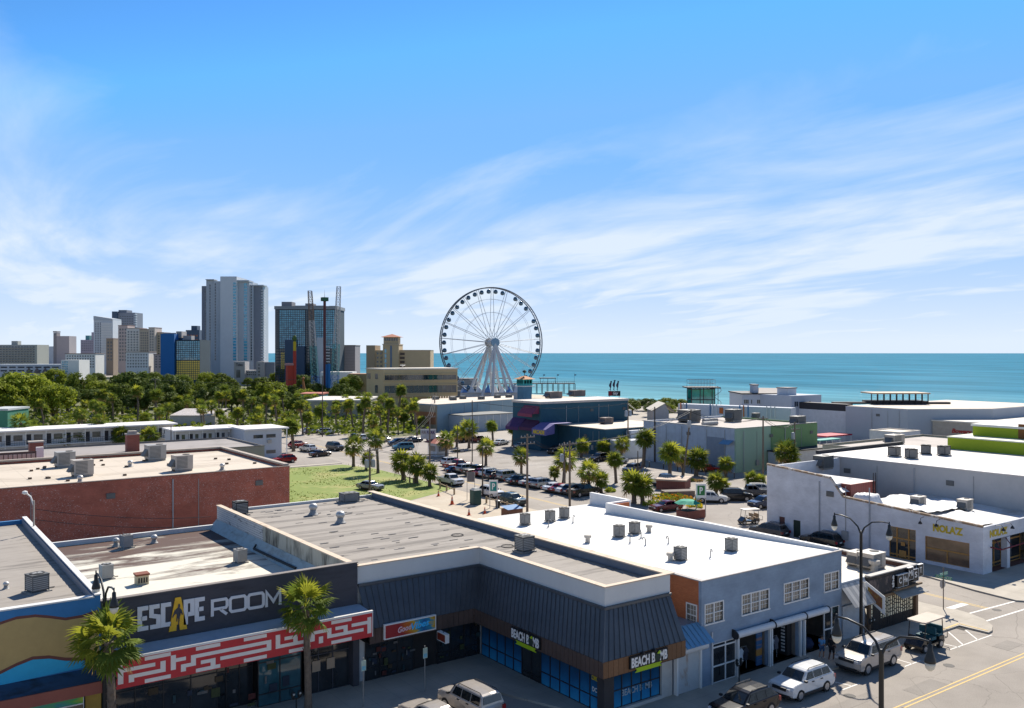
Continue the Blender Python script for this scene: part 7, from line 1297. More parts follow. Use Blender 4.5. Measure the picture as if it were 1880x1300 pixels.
for px, lab in ((1499, 'left blue folded parasol on the patio'), (1549, 'right blue folded parasol on the patio')):
    q = PZ(px, 806); o = thing('folded_parasol', lab, 'parasol', q, 'folded parasols'); mb = MB(); mb.cyl((q.x, q.y, 0), .05, 4.6, 6); mb.build('pole', WHITEF, o); mb = MB(); mb.lathe((q.x, q.y, 1.6), [(.45, 0), (.5, .4), (.25, 1.6), (.05, 2.9)], 9); mb.build('cloth', M('parasol_blue', (0.02, 0.14, 0.36)), o)

# service clutter on the plain halls
rg = random.Random(44); MET_ = M('meter_box', (0.3, 0.3, 0.29)); GUT = M('gutter_grey', (0.36, 0.37, 0.38))
for o, f, a0, a1, zt_ in ((w1, FR('x', 128.5), 108, 130.5, 8), (w1, FR('y', 107.0), 129.5, 152, 7.9), (w3, FR('y', 157), 128, 148, 10.2), (w3, FR('x', 127), 141.5, 156, 5.5), (bh, FR('y', 104.5), 6, 41, 7.9), (hall, FR('x', 103.5), 43, 71, 8.2), (nol, FR('x', 88.8), 54, 68.5, 7.5), (w5, FR('x', 193), 111.5, 126.5, 8.9)):
    for k in range(4 if a1 - a0 < 20 else 6):
        s = a0 + (a1 - a0) * (k + rg.uniform(.2, .8)) / 6; c = k % 3; mb = MB()
        if c == 0: mb.tube([f.p(s, .1, .09), f.p(s, zt_ - .3, .09)], .07, 6); mb.build('downpipe', GUT, o)
        elif c == 1: f.box(mb, s, s + .7, 1.0, 2.0, .004, .28); f.box(mb, s + .3, s + .36, 2.0, zt_ - .5, .004, .06); mb.build('meter_box', MET_, o)
        else: f.box(mb, s, s + .9, zt_ - 1.9, zt_ - 1.3, .004, .12); mb.build('wall_vent', ACDK, o)
# ------------------------------------------------------------------ palms and trees
PG, PYL, PDRY, PTR = LEAF('palm_green', (0.13, 0.185, 0.03), .35, .4), LEAF('palm_yellow_green', (0.29, 0.31, 0.035), .3, .5), LEAF('palm_dry', (0.34, 0.24, 0.10), .3, .4), M('palm_trunk', (0.15, 0.115, 0.085), .95, .35, 5, .5)
def frond(rg, nl, Lp, Lf, spread=1.95):
    mb = MB(); w = .025; mb.add([(0, -w, 0), (0, w, 0), (Lp, w, .02), (Lp, -w, .02)], [(0, 1, 2, 3)])
    for i in range(nl):
        a = -spread + 2 * spread * i / (nl - 1) + rg.uniform(-.04, .04); L = Lf * (.62 + .38 * math.cos(a * .62)) * rg.uniform(.9, 1.08); c, s = math.cos(a), math.sin(a); wd = .08 * Lf * (14 / nl) ** .5; dr = (.10 + .22 * abs(s)) * L * rg.uniform(.6, 1.5)
        mx, my = Lp + c * L * .55, s * L * .55; tx, ty = Lp + c * L, s * L; zm = .10 * L - .05 * abs(s) * L; px_, py_ = -s * wd, c * wd
        mb.add([(Lp + c * .03, s * .03, 0), (mx - px_, my - py_, zm - .02), (mx, my, zm + .015), (mx + px_, my + py_, zm - .02), (tx, ty, zm - dr)], [(0, 1, 2), (0, 2, 3), (1, 4, 2), (2, 4, 3)])
    return mb
def crown_mats(n, el_lo, el_hi, rg):
    out = []
    for i in range(n):
        u = (i + .5) / n; el = R(el_hi + (el_lo - el_hi) * u ** .85); az = i * 2.399963 + rg.uniform(-.25, .25)
        mi = 2 if u > .9 and rg.random() < .7 else (1 if rg.random() < .38 - .3 * u else 0)
        m = Matrix.Rotation(az, 4, 'Z') @ Matrix.Rotation(-el, 4, 'Y') @ Matrix.Rotation(rg.uniform(-.6, .6), 4, 'X'); out.append((m, mi, rg.uniform(.8, 1.1)))
    return out
def make_palm(seed, nf, nl, H, Lp=.75, Lf=.95, parts=False, lean=.25, trunk_r=.2):
    rg = random.Random(seed); o = thing('sabal_palm', '', 'palm tree'); t = MB(); n = 7; ln = rg.uniform(-lean, lean); l2 = rg.uniform(-lean, lean)
    path = [(ln * (i / n) ** 2, l2 * (i / n) ** 2, H * i / n) for i in range(n + 1)]; rr = [trunk_r * (1.25 if i == 0 else 1.0 - .12 * (i / n) + (.16 if i >= n - 1 else 0)) for i in range(n + 1)]; t.tube(path, rr, 9)
    for i in range(int(H * 5)):   # old leaf boots on the trunk
        z = H * (.45 + .55 * i / (H * 5)); u = z / H; a = i * 2.4; r = trunk_r * 1.02; t.add([(ln * u * u + r * math.cos(a + q) * k, l2 * u * u + r * math.sin(a + q) * k, z + dz) for q, k, dz in ((-.25, .9, 0), (.25, .9, 0), (.18, 1.35, .2), (-.18, 1.35, .2))], [(0, 1, 2, 3)])
    t.build('trunk', PTR, o, False); top = Vector((path[-1][0], path[-1][1], H)); cm = crown_mats(nf, -62, 82, rg)
    if parts:
        variants = [[frond(rg, nl, Lp, Lf).mesh('frond', m) for m in (PG, PYL, PDRY)] for _ in range(4)]
        for i, (m, mi, s) in enumerate(cm):
            f = bpy.data.objects.new('frond', variants[i % 4][mi]); col.objects.link(f); f.parent = o; f.matrix_local = Matrix.Translation(top) @ m @ Matrix.Scale(s, 4)
    else:
        c = MB()
        for m, mi, s in cm:
            f = frond(rg, nl, Lp, Lf); f.mi = [mi] * len(f.f); c.join(f, Matrix.Translation(top) @ m @ Matrix.Scale(s, 4))
        c.build('crown', [PG, PYL, PDRY], o)
    return o
big1 = make_palm(1, 33, 17, 6.6, 1.1, 1.12, True, .2, .24); q = PY(207, 1200, 50.3); place(big1, (q.x, q.y, .14), .4, 'large palm with dry lower fronds in front of the mural shop')
big2 = make_palm(2, 31, 17, 6.5, 1.0, 1.02, True, .15, .22); q = PY(566, 1200, 50.6); place(big2, (q.x, q.y, .14), 2.0, 'large palm standing before the maze awning doors')
PALMS = [make_palm(10 + k, (34, 28, 38, 30, 26, 36, 30)[k], 11, PH, (.6, .75, .55, .8, .7, .6, .65)[k], (.95, .9, 1.05, .9, .85, 1.1, 1.0)[k], False, .6, (.22, .19, .22, .18, .17, .2, .18)[k]) for k, PH in enumerate((1.7, 2.5, 3.3, 4.2, 5.1, 6.2))]
mids = [(649,857,819,'palm on the lawn corner nearest the brick hall'),(694,869,807,'tall palm behind the transformer pole'),(741,881,849,'left palm of the three clumped at the lawn edge'),(764,887,855,'middle palm of the three clumped at the lawn edge'),(789,893,868,'right palm of the three clumped at the lawn edge'),(672,862,843,'short palm behind the lawn pole'),(539,829,784,'palm at the end of the motel'),
 (819,841,809,'palm beside the parking booth'),(892,855,821,'palm on the lot island behind the black pickup'),(838,821,795,'palm left of the light pole by the grey shed'),(861,823,788,'palm in front of the grey-teal hall'),(905,814,783,'palm in front of the grey shed'),(941,819,788,'palm before the purple awnings'),(1013,821,795,'palm before the navy arcade front'),(957,871,838,'slim palm alone in the parking lot'),(1035,887,844,'palm behind the double utility pole'),(1018,885,869,'short bushy palm beside the double utility pole'),(1067,840,819,'palm at the far kerb left of the navy side wall'),(1106,840,820,'yellowing palm at the far kerb before navy wall'),(1140,846,816,'palm before the white shed front'),(1181,857,806,'tall palm at the corner of the white shed'),(1131,887,845,'palm on the lot island near the white pickup'),(1082,907,866,'palm at the near edge of the lot by white sedans'),(1104,905,882,'small palm beside the near lot edge palm'),
 (1180,925,893,'bushy palm behind the brick planter, right of pair'),(1164,924,889,'bushy palm behind the brick planter, left of pair'),(1230,887,832,'dark palm beside the white pickup'),(1254,873,839,'palm leaning on the pole before the blue siding'),(1278,874,842,'yellow-leaved palm before the blue siding recess'),(1332,876,853,'palm at the corner of the sage wall'),(1313,911,884,'broad palm clump behind the white car'),(1327,909,890,'lower palm in the clump behind the white car'),(1380,900,879,'left bushy palm beside the restaurant wall'),(1395,902,884,'right bushy palm beside the restaurant wall'),(1441,872,830,'big shaggy palm behind the restaurant'),(1453,872,838,'second shaggy palm behind the restaurant')]
rp = random.Random(5)
def sway(o, a=.07): o.rotation_euler.x = rp.uniform(-a, a); o.rotation_euler.y = rp.uniform(-a, a); return o
PALMS_H = (1.7, 2.5, 3.3, 4.2, 5.1, 6.2)
def palm_at(px, pb, pc, label, group, k):
    g = PZ(px, pb); h = (pb - pc) / F * depth(g); w = rp.uniform(1.25, 1.65); i = min(range(6), key=lambda q: abs(PALMS_H[q] * w - h)); w = max(.95, min(1.75, h / PALMS_H[i])); return sway(place(PALMS[i], g, rp.uniform(0, 6.28), label, group, w))
for k, (px, pb, pc, lab) in enumerate(mids): palm_at(px, pb, pc, lab, 'palms around the parking lot', k)
belt = []
def scatter(px0, px1, py0, py1, n, dpx, seed):
    r = random.Random(seed); out = []
    while len(out) < n:
        x, y = r.uniform(px0, px1), r.uniform(py0, py1)
        if all(abs(x - a) > dpx * .6 or abs(y - b) > dpx * .25 for a, b in out): out.append((x, y))
    return out
for (x, y) in scatter(30, 560, 786, 800, 16, 26, 1) + scatter(20, 770, 758, 785, 62, 20, 2) + scatter(560, 800, 784, 800, 18, 20, 3): belt.append((x, y))
for k, (x, y) in enumerate(belt):
    g = PZ(x, y); w = rp.uniform(1.15, 1.6); sway(place(PALMS[1 + k % 5], g, rp.uniform(0, 6.28), 'sabal palm in the dense belt of palms behind the motel', 'palms in the belt behind the motel', w), .1)
for k, (x, yb, yc) in enumerate(((75, 830, 803), (176, 830, 772), (222, 834, 800), (275, 832, 800), (415, 832, 800), (40, 836, 775), (120, 838, 806), (150, 836, 798), (250, 840, 808), (330, 838, 804), (365, 836, 798), (470, 838, 806))):
    palm_at(x, yb, yc, ('low palm at the left end of the motel', 'tall slim palm in front of the long motel wing', 'bushy palm left of the motel middle', 'bushy palm at the motel middle', 'bushy palm before the nearer motel wing', 'yellowish palm beside the green store', 'low palm second from the motel left end', 'palm left of the tall slim motel palm', 'low palm between the two bushy motel palms', 'palm at the joint of the motel wings', 'palm before the nearer wing balconies', 'small palm before the blank motel end')[k], 'palms along the motel', k)
# broad-leaved trees
OAK = [LEAF('oak_leaf_dark', (0.095, 0.135, 0.032), .4, .25), LEAF('oak_leaf_mid', (0.14, 0.185, 0.032), .4, .3), LEAF('oak_leaf_bright', (0.20, 0.25, 0.03), .4, .38)]; BARK = M('bark', (0.10, 0.08, 0.06), .95, .3, 3)
def make_oak(seed, mat, nl=4200, R_=4.2, Ht=7.5, leaf=.34):
    rg = random.Random(seed); o = thing('broadleaf_tree', '', 'tree'); t = MB(); t.tube([(0, 0, 0), (.1, 0, Ht * .25), (0, .1, Ht * .5)], [.38, .28, .2], 8)
    for k in range(6): a = k * 1.05 + rg.random() * .5; t.tube([(0, .05, Ht * (.3 + .03 * k)), (1.2 * math.cos(a), 1.2 * math.sin(a), Ht * .5), (2.5 * math.cos(a), 2.5 * math.sin(a), Ht * .65)], [.17, .1, .04], 6)
    t.build('trunk', BARK, o); c = MB(); cl_ = []
    for k in range(46):
        a, u = rg.uniform(0, 6.28), rg.uniform(-.35, 1); r = math.sqrt(max(0, 1 - u * u * .85)) * rg.uniform(.55, 1.0); cl_.append((R_ * r * math.cos(a), R_ * r * math.sin(a), Ht * .58 + u * Ht * .36, rg.uniform(.7, 1.35)))
    for i in range(nl):
        x, y, z, s = cl_[i % len(cl_)]; v = Vector((rg.gauss(0, 1), rg.gauss(0, 1), rg.gauss(0, .75))).normalized() * s * rg.uniform(.45, 1.05); p = Vector((x, y, z)) + v
        n_ = (v.normalized() + Vector((rg.gauss(0, .6), rg.gauss(0, .6), rg.gauss(.4, .5)))).normalized(); a_ = n_.orthogonal().normalized(); a_ = Matrix.Rotation(rg.uniform(0, 6.28), 3, n_) @ a_; b_ = n_.cross(a_); L = leaf * rg.uniform(.6, 1.25)
        c.add([p - a_ * L, p + b_ * L * .45, p + a_ * L, p - b_ * L * .45], [(0, 1, 2, 3)])
    c.build('crown', mat, o); return o
OAKS = [make_oak(31, OAK[0]), make_oak(32, OAK[1]), make_oak(33, OAK[2]), make_oak(34, OAK[0], 4200, 5.2, 7.0), make_oak(35, OAK[1], 4200, 4.8, 6.5)]
def oak_at(px, pb, ptop, wpx, k, lab, grp):
    g = PZ(px, pb); d = depth(g); h = (pb - ptop) / F * d; w = wpx / F * d; return place(OAKS[k % 5], g, rp.uniform(0, 6.28), lab, grp, (w / 9.2, w / 9.2, h / 7.6))
for k, (px, pb, pt, w, lab) in enumerate(((40, 770, 686, 130, 'huge bright green spreading tree at the left edge'), (-10, 775, 700, 110, 'bright green tree cut by the left edge'), (98, 772, 706, 80, 'round bright tree right of the huge spreading tree'), (150, 735, 676, 55, 'dark tree rising in front of the low-rise hotel'), (180, 745, 700, 60, 'mid green tree below the low-rise hotel'), (250, 745, 683, 95, 'broad dark tree under the white low-rise hotel'), (300, 748, 690, 80, 'dark sloping tree crown before the cobalt wall'), (335, 742, 690, 45, 'dark tree at the foot of the golden reflection'), (358, 742, 693, 40, 'dark tree between golden reflection and tallest tower'), (100, 725, 678, 50, 'dark tree before the garage gables'), (250, 762, 722, 60, 'round tree crown in the middle of the palm belt'), (382, 757, 710, 55, 'round dark tree right of centre in the belt'), (425, 760, 713, 50, 'round dark tree beside the resort front'), (455, 750, 710, 55, 'dark tree below the resort block'), (500, 752, 702, 70, 'wide tree below the glass tower'), (530, 745, 708, 50, 'tree before the red ride cabin'), (475, 765, 725, 50, 'leafy tree behind the motel end'), (206, 770, 732, 48, 'tree among palms above the motel roof'), (330, 768, 733, 50, 'tree among palms near the ribbed shed'), (560, 748, 715, 45, 'tree below the giraffe statue'), (20, 742, 684, 50, 'dark tree behind the huge spreading tree'), (640, 745, 712, 40, 'tree between the drop tower and the office block'))): oak_at(px, pb, pt, w, 2 if k < 3 else (k * 3) % 5, lab, 'broad-leaved trees')
for k, (x, y) in enumerate(scatter(-20, 660, 712, 764, 64, 30, 6)): g = PZ(x, y); place(OAKS[k % 5], g, rp.uniform(0, 6.28), 'leafy tree in the wooded belt below the towers', 'trees in the wooded belt', rp.uniform(.7, 1.5))
for k, (x, y) in enumerate(scatter(1155, 1260, 752, 768, 9, 12, 7)): g = PZ(x, y); place(OAKS[(k * 2) % 5], g, rp.uniform(0, 6.28), 'low wind-shaped beach tree behind the sage warehouse', 'beach trees', (.9, .9, .62))
# far woods along the left horizon, one mass
fw = MB(); rg = random.Random(12)
for k in range(9000):
    px = rg.uniform(-60, 330) if k % 3 else rg.uniform(-60, 480); d = rg.uniform(1750, 4500); p = PD(px, HY, d); z = rg.uniform(0, 1) ** .6 * (13 + 4 * math.sin(px * .13) + 3 * math.sin(px * .041 + 1)); a = rg.uniform(0, 3.14); L = rg.uniform(4, 9); h = L * .45
    fw.add([(p.x - L * math.cos(a), p.y - L * math.sin(a), z), (p.x, p.y, z - h), (p.x + L * math.cos(a), p.y + L * math.sin(a), z), (p.x, p.y, z + h)], [(0, 1, 2, 3)])
tag(fw.build('far_woods', OAK[1]), 'hazy dark woods along the far left horizon', 'woods', kind='stuff')
# shrubs and flowers round the planter
def shrub(loc, r, h, n, mats, label, name='shrub'):
    rg = random.Random(int(loc[0] * 10)); o = thing(name, label, 'shrub', loc); c = MB()
    for i in range(n):
        a, u = rg.uniform(0, 6.28), rg.random(); rr = r * math.sqrt(rg.random()); p = Vector((loc[0] + rr * math.cos(a), loc[1] + rr * math.sin(a), loc[2] + h * u * (1 - .5 * rr / r))); L = rg.uniform(.12, .25); t = rg.uniform(0, 6.28); c.cur = 0 if rg.random() < .65 or len(mats) == 1 else 1
        c.add([p + Vector((L * math.cos(t), L * math.sin(t), 0)), p + Vector((0, 0, L * .7)), p - Vector((L * math.cos(t), L * math.sin(t), .05)), p - Vector((0, 0, L * .4))], [(0, 1, 2, 3)])
    c.build('leaves', mats, o); s = MB(); s.tube([(loc[0], loc[1], loc[2]), (loc[0] + .05, loc[1], loc[2] + h * .6)], [.06, .03], 5); s.build('stem', BARK, o); return o
FLW = LEAF('flower_orange', (0.5, 0.2, 0.02), .3); FLY = LEAF('flower_yellow', (0.6, 0.42, 0.02), .3)
for px, py, r, h, m, lab in ((1222, 917, 2.2, 1.0, [OAK[2], FLY], 'yellow-flowered bed left of the planter path'), (1245, 919, 2.2, 1.1, [OAK[1], FLW], 'orange-flowered bed behind the maroon car'), (1268, 925, 1.6, 1.0, [OAK[2], FLW], 'flower bed beside the green parasol'), (1198, 928, 1.5, .9, [OAK[2]], 'lime green bush in front of maroon car'), (1275, 932, 1.2, .9, [OAK[2], FLY], 'flowers growing in the brick planter box'), (1266, 884, .9, .7, [OAK[0]], 'dark shrub at the foot of the leaning-pole palm'), (1281, 884, .9, .6, [PDRY], 'dry shrub at the foot of the yellow palm'), (1090, 905, .7, .6, [OAK[1]], 'small bush at the near lot edge'), (1120, 903, .9, .8, [OAK[2]], 'bushy weeds by the near lot island'), (838, 829, .8, .4, [PDRY], 'dry ground plants round the lot palm'), (1212, 846, .9, .6, [OAK[2]], 'low bush at the pale blue wall corner')): shrub(PZ(px, py), r, h, int(160 * r), m, lab)

# ------------------------------------------------------------------ vehicles
TYRE, RIM = M('tyre', (0.02, 0.02, 0.02), .9), M('alloy_rim', (0.42, 0.42, 0.43), .3, .1, 6, metal=.6); CGL = GLASS('car_glass', (0.012, 0.016, 0.018), .04, .9); TRIM = M('black_trim', (0.02, 0.02, 0.022), .6); HLT = GLASS('headlamp', (0.5, 0.5, 0.5), .1); TLT = GLASS('tail_lamp', (0.25, 0.01, 0.012), .15); CHR = M('chrome', (0.5, 0.5, 0.5), .2, .05, 5, metal=.8)
def wheel_mesh(r):
    t = MB(); t.cyl((0, -.11, 0), r, .22, 20, None, 'y'); f = MB(); f.cyl((0, -.118, 0), r * .62, .236, 14, None, 'y'); f2 = MB()
    for s in (-1, 1):
        for k in range(5):
            q = MB(); q.box(-.035, .035, (.119 if s > 0 else -.128), (.128 if s > 0 else -.119), .05, r * .6); f2.join(q, Matrix.Rotation(k * 1.2566, 4, 'Y'))
    f.join(f2); return t.mesh('tyre', TYRE), f.mesh('rim', RIM)
def make_car(kind, L, W, H, hood, cowl, roof0, roof1, tail, belt, wf, wr, wr_=.35, ride=.26, bed=None):
    """x is forward; body lofted from its side outline with rounded edges, wheel arches cut in"""
    o = thing(kind, '', 'car'); hl = L / 2; ar = wr_ + .07
    def arch(cx, ): return [(cx + ar * math.cos(a), .30 + ar * math.sin(a)) for a in [math.pi * i / 8 for i in range(9)]]
    up = [(hl - .12, ride + .06), (hl, ride + .22), (hl - .02, hood - .22), (hl - .12, hood - .06), (hl - .35, hood), (cowl, hood + .08 + (belt - hood - .08) * .6), (cowl - .25, belt)]
    if bed: up += [(bed + .05, belt + .02), (-hl + .06, belt + .02), (-hl, belt - .05), (-hl + .02, ride + .25), (-hl + .12, ride + .1)]
    else: up += [(tail + .1, belt + .03), (-hl + .10, belt - .02 if tail > -hl + .5 else belt + .02), (-hl + .02, belt - .14), (-hl, ride + .3), (-hl + .12, ride + .08)]
    bot = [p for p in arch(wr)[::-1] if p[1] >= ride - .01] ; bot2 = [p for p in arch(wf)[::-1] if p[1] >= ride - .01]
    prof = up + [(wr - ar, ride)] + bot + [(wr + ar, ride), (wf - ar, ride)] + bot2 + [(wf + ar, ride)]
    n = len(prof); cxm = sum(p[0] for p in prof) / n; mb = MB(); ts = (-1, -.93, -.6, 0, .6, .93, 1); vs = []
    for t in ts:
        for (x, z) in prof:
            ins = .045 if abs(t) == 1 else 0.0; xx = x * (1 - .02 * (abs(t) > .9)) - (.10 * t * t if x > hl * .8 else (-.06 * t * t if x < -hl * .9 else 0)); zz_ = z - (ins * .8 if z > ride + .35 else 0); yy = t * W / 2 * (1 - (.05 if z > belt - .1 else 0) * abs(t) - (.04 if z < ride + .1 else 0)); vs.append((xx, yy, zz_))
    fs = [(k * n + i, k * n + (i + 1) % n, (k + 1) * n + (i + 1) % n, (k + 1) * n + i) for k in range(len(ts) - 1) for i in range(n)]; fs += [tuple(range(n)), tuple(range((len(ts) - 1) * n, len(ts) * n))[::-1]]; mb.add(vs, fs); body = mb.build('body', PAINT('car_white', (0.66, 0.66, 0.65)), o); body['painted'] = 1
    ty, tz = W / 2 - .26, H
    def wy(z): u = max(0, min(1, (z - belt) / (H - belt))); return (W / 2 - .07) + (ty - (W / 2 - .07)) * u
    P_ = [(cowl, belt - .04), (roof0, H - .09), (roof0 - .22, H - .02), ((roof0 + roof1) / 2, H), (roof1 + .1, H - .03), (roof1 - .06, H - .10), (tail, belt - .04)]; g = MB(); m = len(P_); vs = []
    for t in (-1, -.88, 0, .88, 1):
        for (x, z) in P_: zz_ = z - (.05 if abs(t) == 1 and z > belt else 0) + (.02 if t == 0 and z > belt + .2 else 0); vs.append((x - (.05 * t * t if x > 0 else -.04 * t * t), t * wy(z), zz_))
    fs = [(k * m + i, k * m + i + 1, (k + 1) * m + i + 1, (k + 1) * m + i) for k in range(4) for i in range(m - 1)] + [tuple(range(m)), tuple(range(4 * m, 5 * m))[::-1]]; g.add(vs, fs); cab = g.build('cabin', PAINT('car_white', (0.66, 0.66, 0.65)), o); cab['painted'] = 1
    def pane(pts, name='window', mat=CGL): q = MB(); q.poly(pts); q.poly(pts[::-1]); return q.build(name, mat, o)
    zl, zh = belt + .05, H - .15
    def xa(z): u = (z - belt + .04) / (H - .09 - belt + .04); return cowl + (roof0 - cowl) * u
    def xb(z): u = (z - belt + .04) / (H - .10 - belt + .04); return tail + (roof1 - .06 - tail) * u
    e = .018; pane([(xa(zl) + e, -wy(zl) + .1, zl), (xa(zl) + e + .03, 0, zl), (xa(zl) + e, wy(zl) - .1, zl), (xa(zh) + e, wy(zh) - .07, zh + .03), (xa(zh) + e + .03, 0, zh + .05), (xa(zh) + e, -wy(zh) + .07, zh + .03)], 'windscreen')
    if not bed or True: pane([(xb(zl + .08) - e, wy(zl) - .14, zl + .08), (xb(zl + .08) - e, -wy(zl) + .14, zl + .08), (xb(zh) - e, -wy(zh) + .1, zh), (xb(zh) - e, wy(zh) - .1, zh)], 'rear_window')
    xs0, xs1 = xa(zl) - .30, xb(zl) + .22; nd = 2 if bed else (3 if H > 1.6 else 2); cuts = [xs0 + (xs1 - xs0) * q / nd for q in range(nd + 1)]
    for sy in (-1, 1):
        for a, b in zip(cuts, cuts[1:]):
            a2, b2 = a - .04, b + .04; ah = min(a2, xa(zh) - .2); bh_ = max(b2, xb(zh) + .12)
            if ah - bh_ > .1: pane([(a2, sy * (wy(zl) + .012), zl), (b2, sy * (wy(zl) + .012), zl), (bh_, sy * (wy(zh) + .012), zh), (ah, sy * (wy(zh) + .012), zh)])
        q = MB(); q.box(cowl - .28, cowl - .12, sy * (W / 2) - (.0 if sy > 0 else .18), sy * (W / 2) + (.18 if sy > 0 else 0), belt + .02, belt + .14); q.build('mirror', TRIM, o)
        q = MB(); q.add([(hl - .03, sy * W * .30, hood - .30), (hl - .14, sy * (W / 2 - .03), hood - .28), (hl - .30, sy * (W / 2 - .03), hood - .13), (hl - .10, sy * W * .30, hood - .14), (hl - .2, sy * W * .3, hood - .2)], [(0, 1, 2, 3), (0, 3, 4)]); q.box(hl - .2, hl - .005, sy * W * .30 - .0 if sy > 0 else -W * .42, W * .42 if sy > 0 else -W * .30, hood - .31, hood - .16); q.build('headlight', HLT, o)
        q = MB(); q.box(-hl - .012, -hl + .22, (W / 2 - .24) if sy > 0 else -(W / 2 - .02), (W / 2 - .02) if sy > 0 else -(W / 2 - .24), belt - .42, belt - .14); q.build('tail_light', TLT, o)
        q = MB(); q.box(wr + ar + .02, wf - ar - .02, (W / 2 - .02) if sy > 0 else -(W / 2 + .012), (W / 2 + .012) if sy > 0 else -(W / 2 - .02), ride - .02, ride + .14); q.build('sill_trim', TRIM, o)
        for hx in cuts[1:nd]: q = MB(); q.box(hx + .1, hx + .3, (W / 2 - .04) if sy > 0 else -(W / 2 + .02), (W / 2 + .02) if sy > 0 else -(W / 2 - .04), belt - .14, belt - .10); q.build('door_handle', TRIM, o)
    q = MB(); q.box(hl - .15, hl + .012, -W * .27, W * .27, hood - .34, hood - .15); q.build('grille', TRIM, o); q = MB(); q.box(hl - .2, hl + .004, -W * .38, W * .38, ride + .05, ride + .17); q.build('front_bumper', TRIM, o); q = MB(); q.box(-hl - .01, -hl + .2, -W * .4, W * .4, ride + .06, ride + .24); q.build('rear_bumper', TRIM, o); q = MB(); q.box(-hl - .022, -hl - .003, -.24, .24, ride + .42, ride + .55); q.build('number_plate', WHITEF, o)
    if H > 1.6 and not bed:
        for sy in (-1, 1): q = MB(); q.tube([(roof0 - .25, sy * (ty - .06), H - .04), (roof0 - .4, sy * (ty - .06), H + .05), (roof1 + .25, sy * (ty - .06), H + .04), (roof1 + .1, sy * (ty - .06), H - .05)], .025, 5); q.build('roof_rail', TRIM, o)
    if bed:
        q = MB(); q.box(-hl + .12, bed - .12, -W / 2 + .14, W / 2 - .14, belt - .0, belt + .028); q.build('bed_floor', TRIM, o)
    tm, rm = wheel_mesh(wr_)
    for wx in (wf, wr):
        for sy in (-1, 1):
            w = bpy.data.objects.new('wheel', tm); col.objects.link(w); w.parent = o; w.location = (wx, sy * (W / 2 - .10), wr_); r = bpy.data.objects.new('rim', rm); col.objects.link(r); r.parent = w; ORG[w.name] = ORG[r.name] = Vector((0, 0, 0))
    u = MB(); u.box(-hl + .35, hl - .35, -W / 2 + .25, W / 2 - .25, .17, ride + .12); u.build('underbody', TRIM, o)
    return o
SUV = make_car('suv', 4.72, 1.88, 1.70, 1.04, 1.18, .50, -1.75, -2.22, 1.10, 1.38, -1.36, .36, .28); BOXY = make_car('boxy_suv', 4.6, 1.86, 1.84, 1.14, 1.12, .66, -1.98, -2.22, 1.18, 1.36, -1.32, .39, .34); BIG = make_car('large_suv', 5.3, 2.05, 1.92, 1.22, 1.42, .86, -2.25, -2.58, 1.26, 1.60, -1.50, .41, .34); SEDAN = make_car('sedan', 4.75, 1.82, 1.45, .90, 1.02, .30, -1.05, -1.78, .95, 1.40, -1.36, .33, .22); TRUCK = make_car('pickup_truck', 5.7, 1.98, 1.88, 1.18, 1.38, .78, -.55, -.82, 1.20, 1.82, -1.72, .41, .36, -.9); VAN = make_car('minivan', 5.0, 1.96, 1.75, 1.02, 1.62, .85, -2.0, -2.38, 1.08, 1.55, -1.45, .35, .26); CROSS = make_car('crossover', 4.7, 1.88, 1.66, 1.00, 1.12, .40, -1.55, -2.20, 1.06, 1.38, -1.38, .37, .27)
CW_, CS_, CB_, CG_, CBL, CR_, CMR, CTL, CSL, CSV, CBG, CBR = (PAINT('car_white', (0.66, 0.66, 0.65)), PAINT('car_silver', (0.36, 0.36, 0.355), .3), PAINT('car_black', (0.012, 0.012, 0.014)), PAINT('car_grey', (0.07, 0.072, 0.078), .2), PAINT('car_navy', (0.012, 0.03, 0.08)), PAINT('car_red', (0.30, 0.012, 0.015)), PAINT('car_maroon', (0.11, 0.012, 0.014)), PAINT('car_teal', (0.045, 0.16, 0.23), .2), PAINT('car_slate', (0.10, 0.14, 0.17), .2), PAINT('car_champagne', (0.44, 0.40, 0.36), .25), PAINT('car_green_grey', (0.05, 0.075, 0.075), .2), PAINT('car_brown', (0.05, 0.03, 0.022)))
pi = math.pi
def car(proto, x, y, rz, paint, label, group=None, s=None): return place(proto, (x, y, .012), rz, label, group, s, paint)
car(SUV, 48.95, 35.4, pi, CW_, 'white SUV parked in front of the open shutter shop', 'cars parked on the near street'); car(CROSS, 43.0, 35.2, pi, CB_, 'black crossover with sunroof at the bottom edge, before the white shutter', 'cars parked on the near street'); car(BIG, 56.7, 35.55, pi, CSV, 'champagne large SUV behind the white SUV on the street', 'cars parked on the near street')
car(BOXY, 29.7, 45.2, R(94), CSV, 'champagne boxy SUV nosed in before the comic shop court', 'cars parked nosed in before the shops'); car(SEDAN, 26.8, 45.0, R(94), CSV, 'pale champagne car mostly hidden left of the boxy SUV', 'cars parked nosed in before the shops', (1, 1, .98)); car(SEDAN, 23.9, 44.4, R(94), CS_, 'silver car at the bottom edge under the sunset sign', 'cars parked nosed in before the shops')
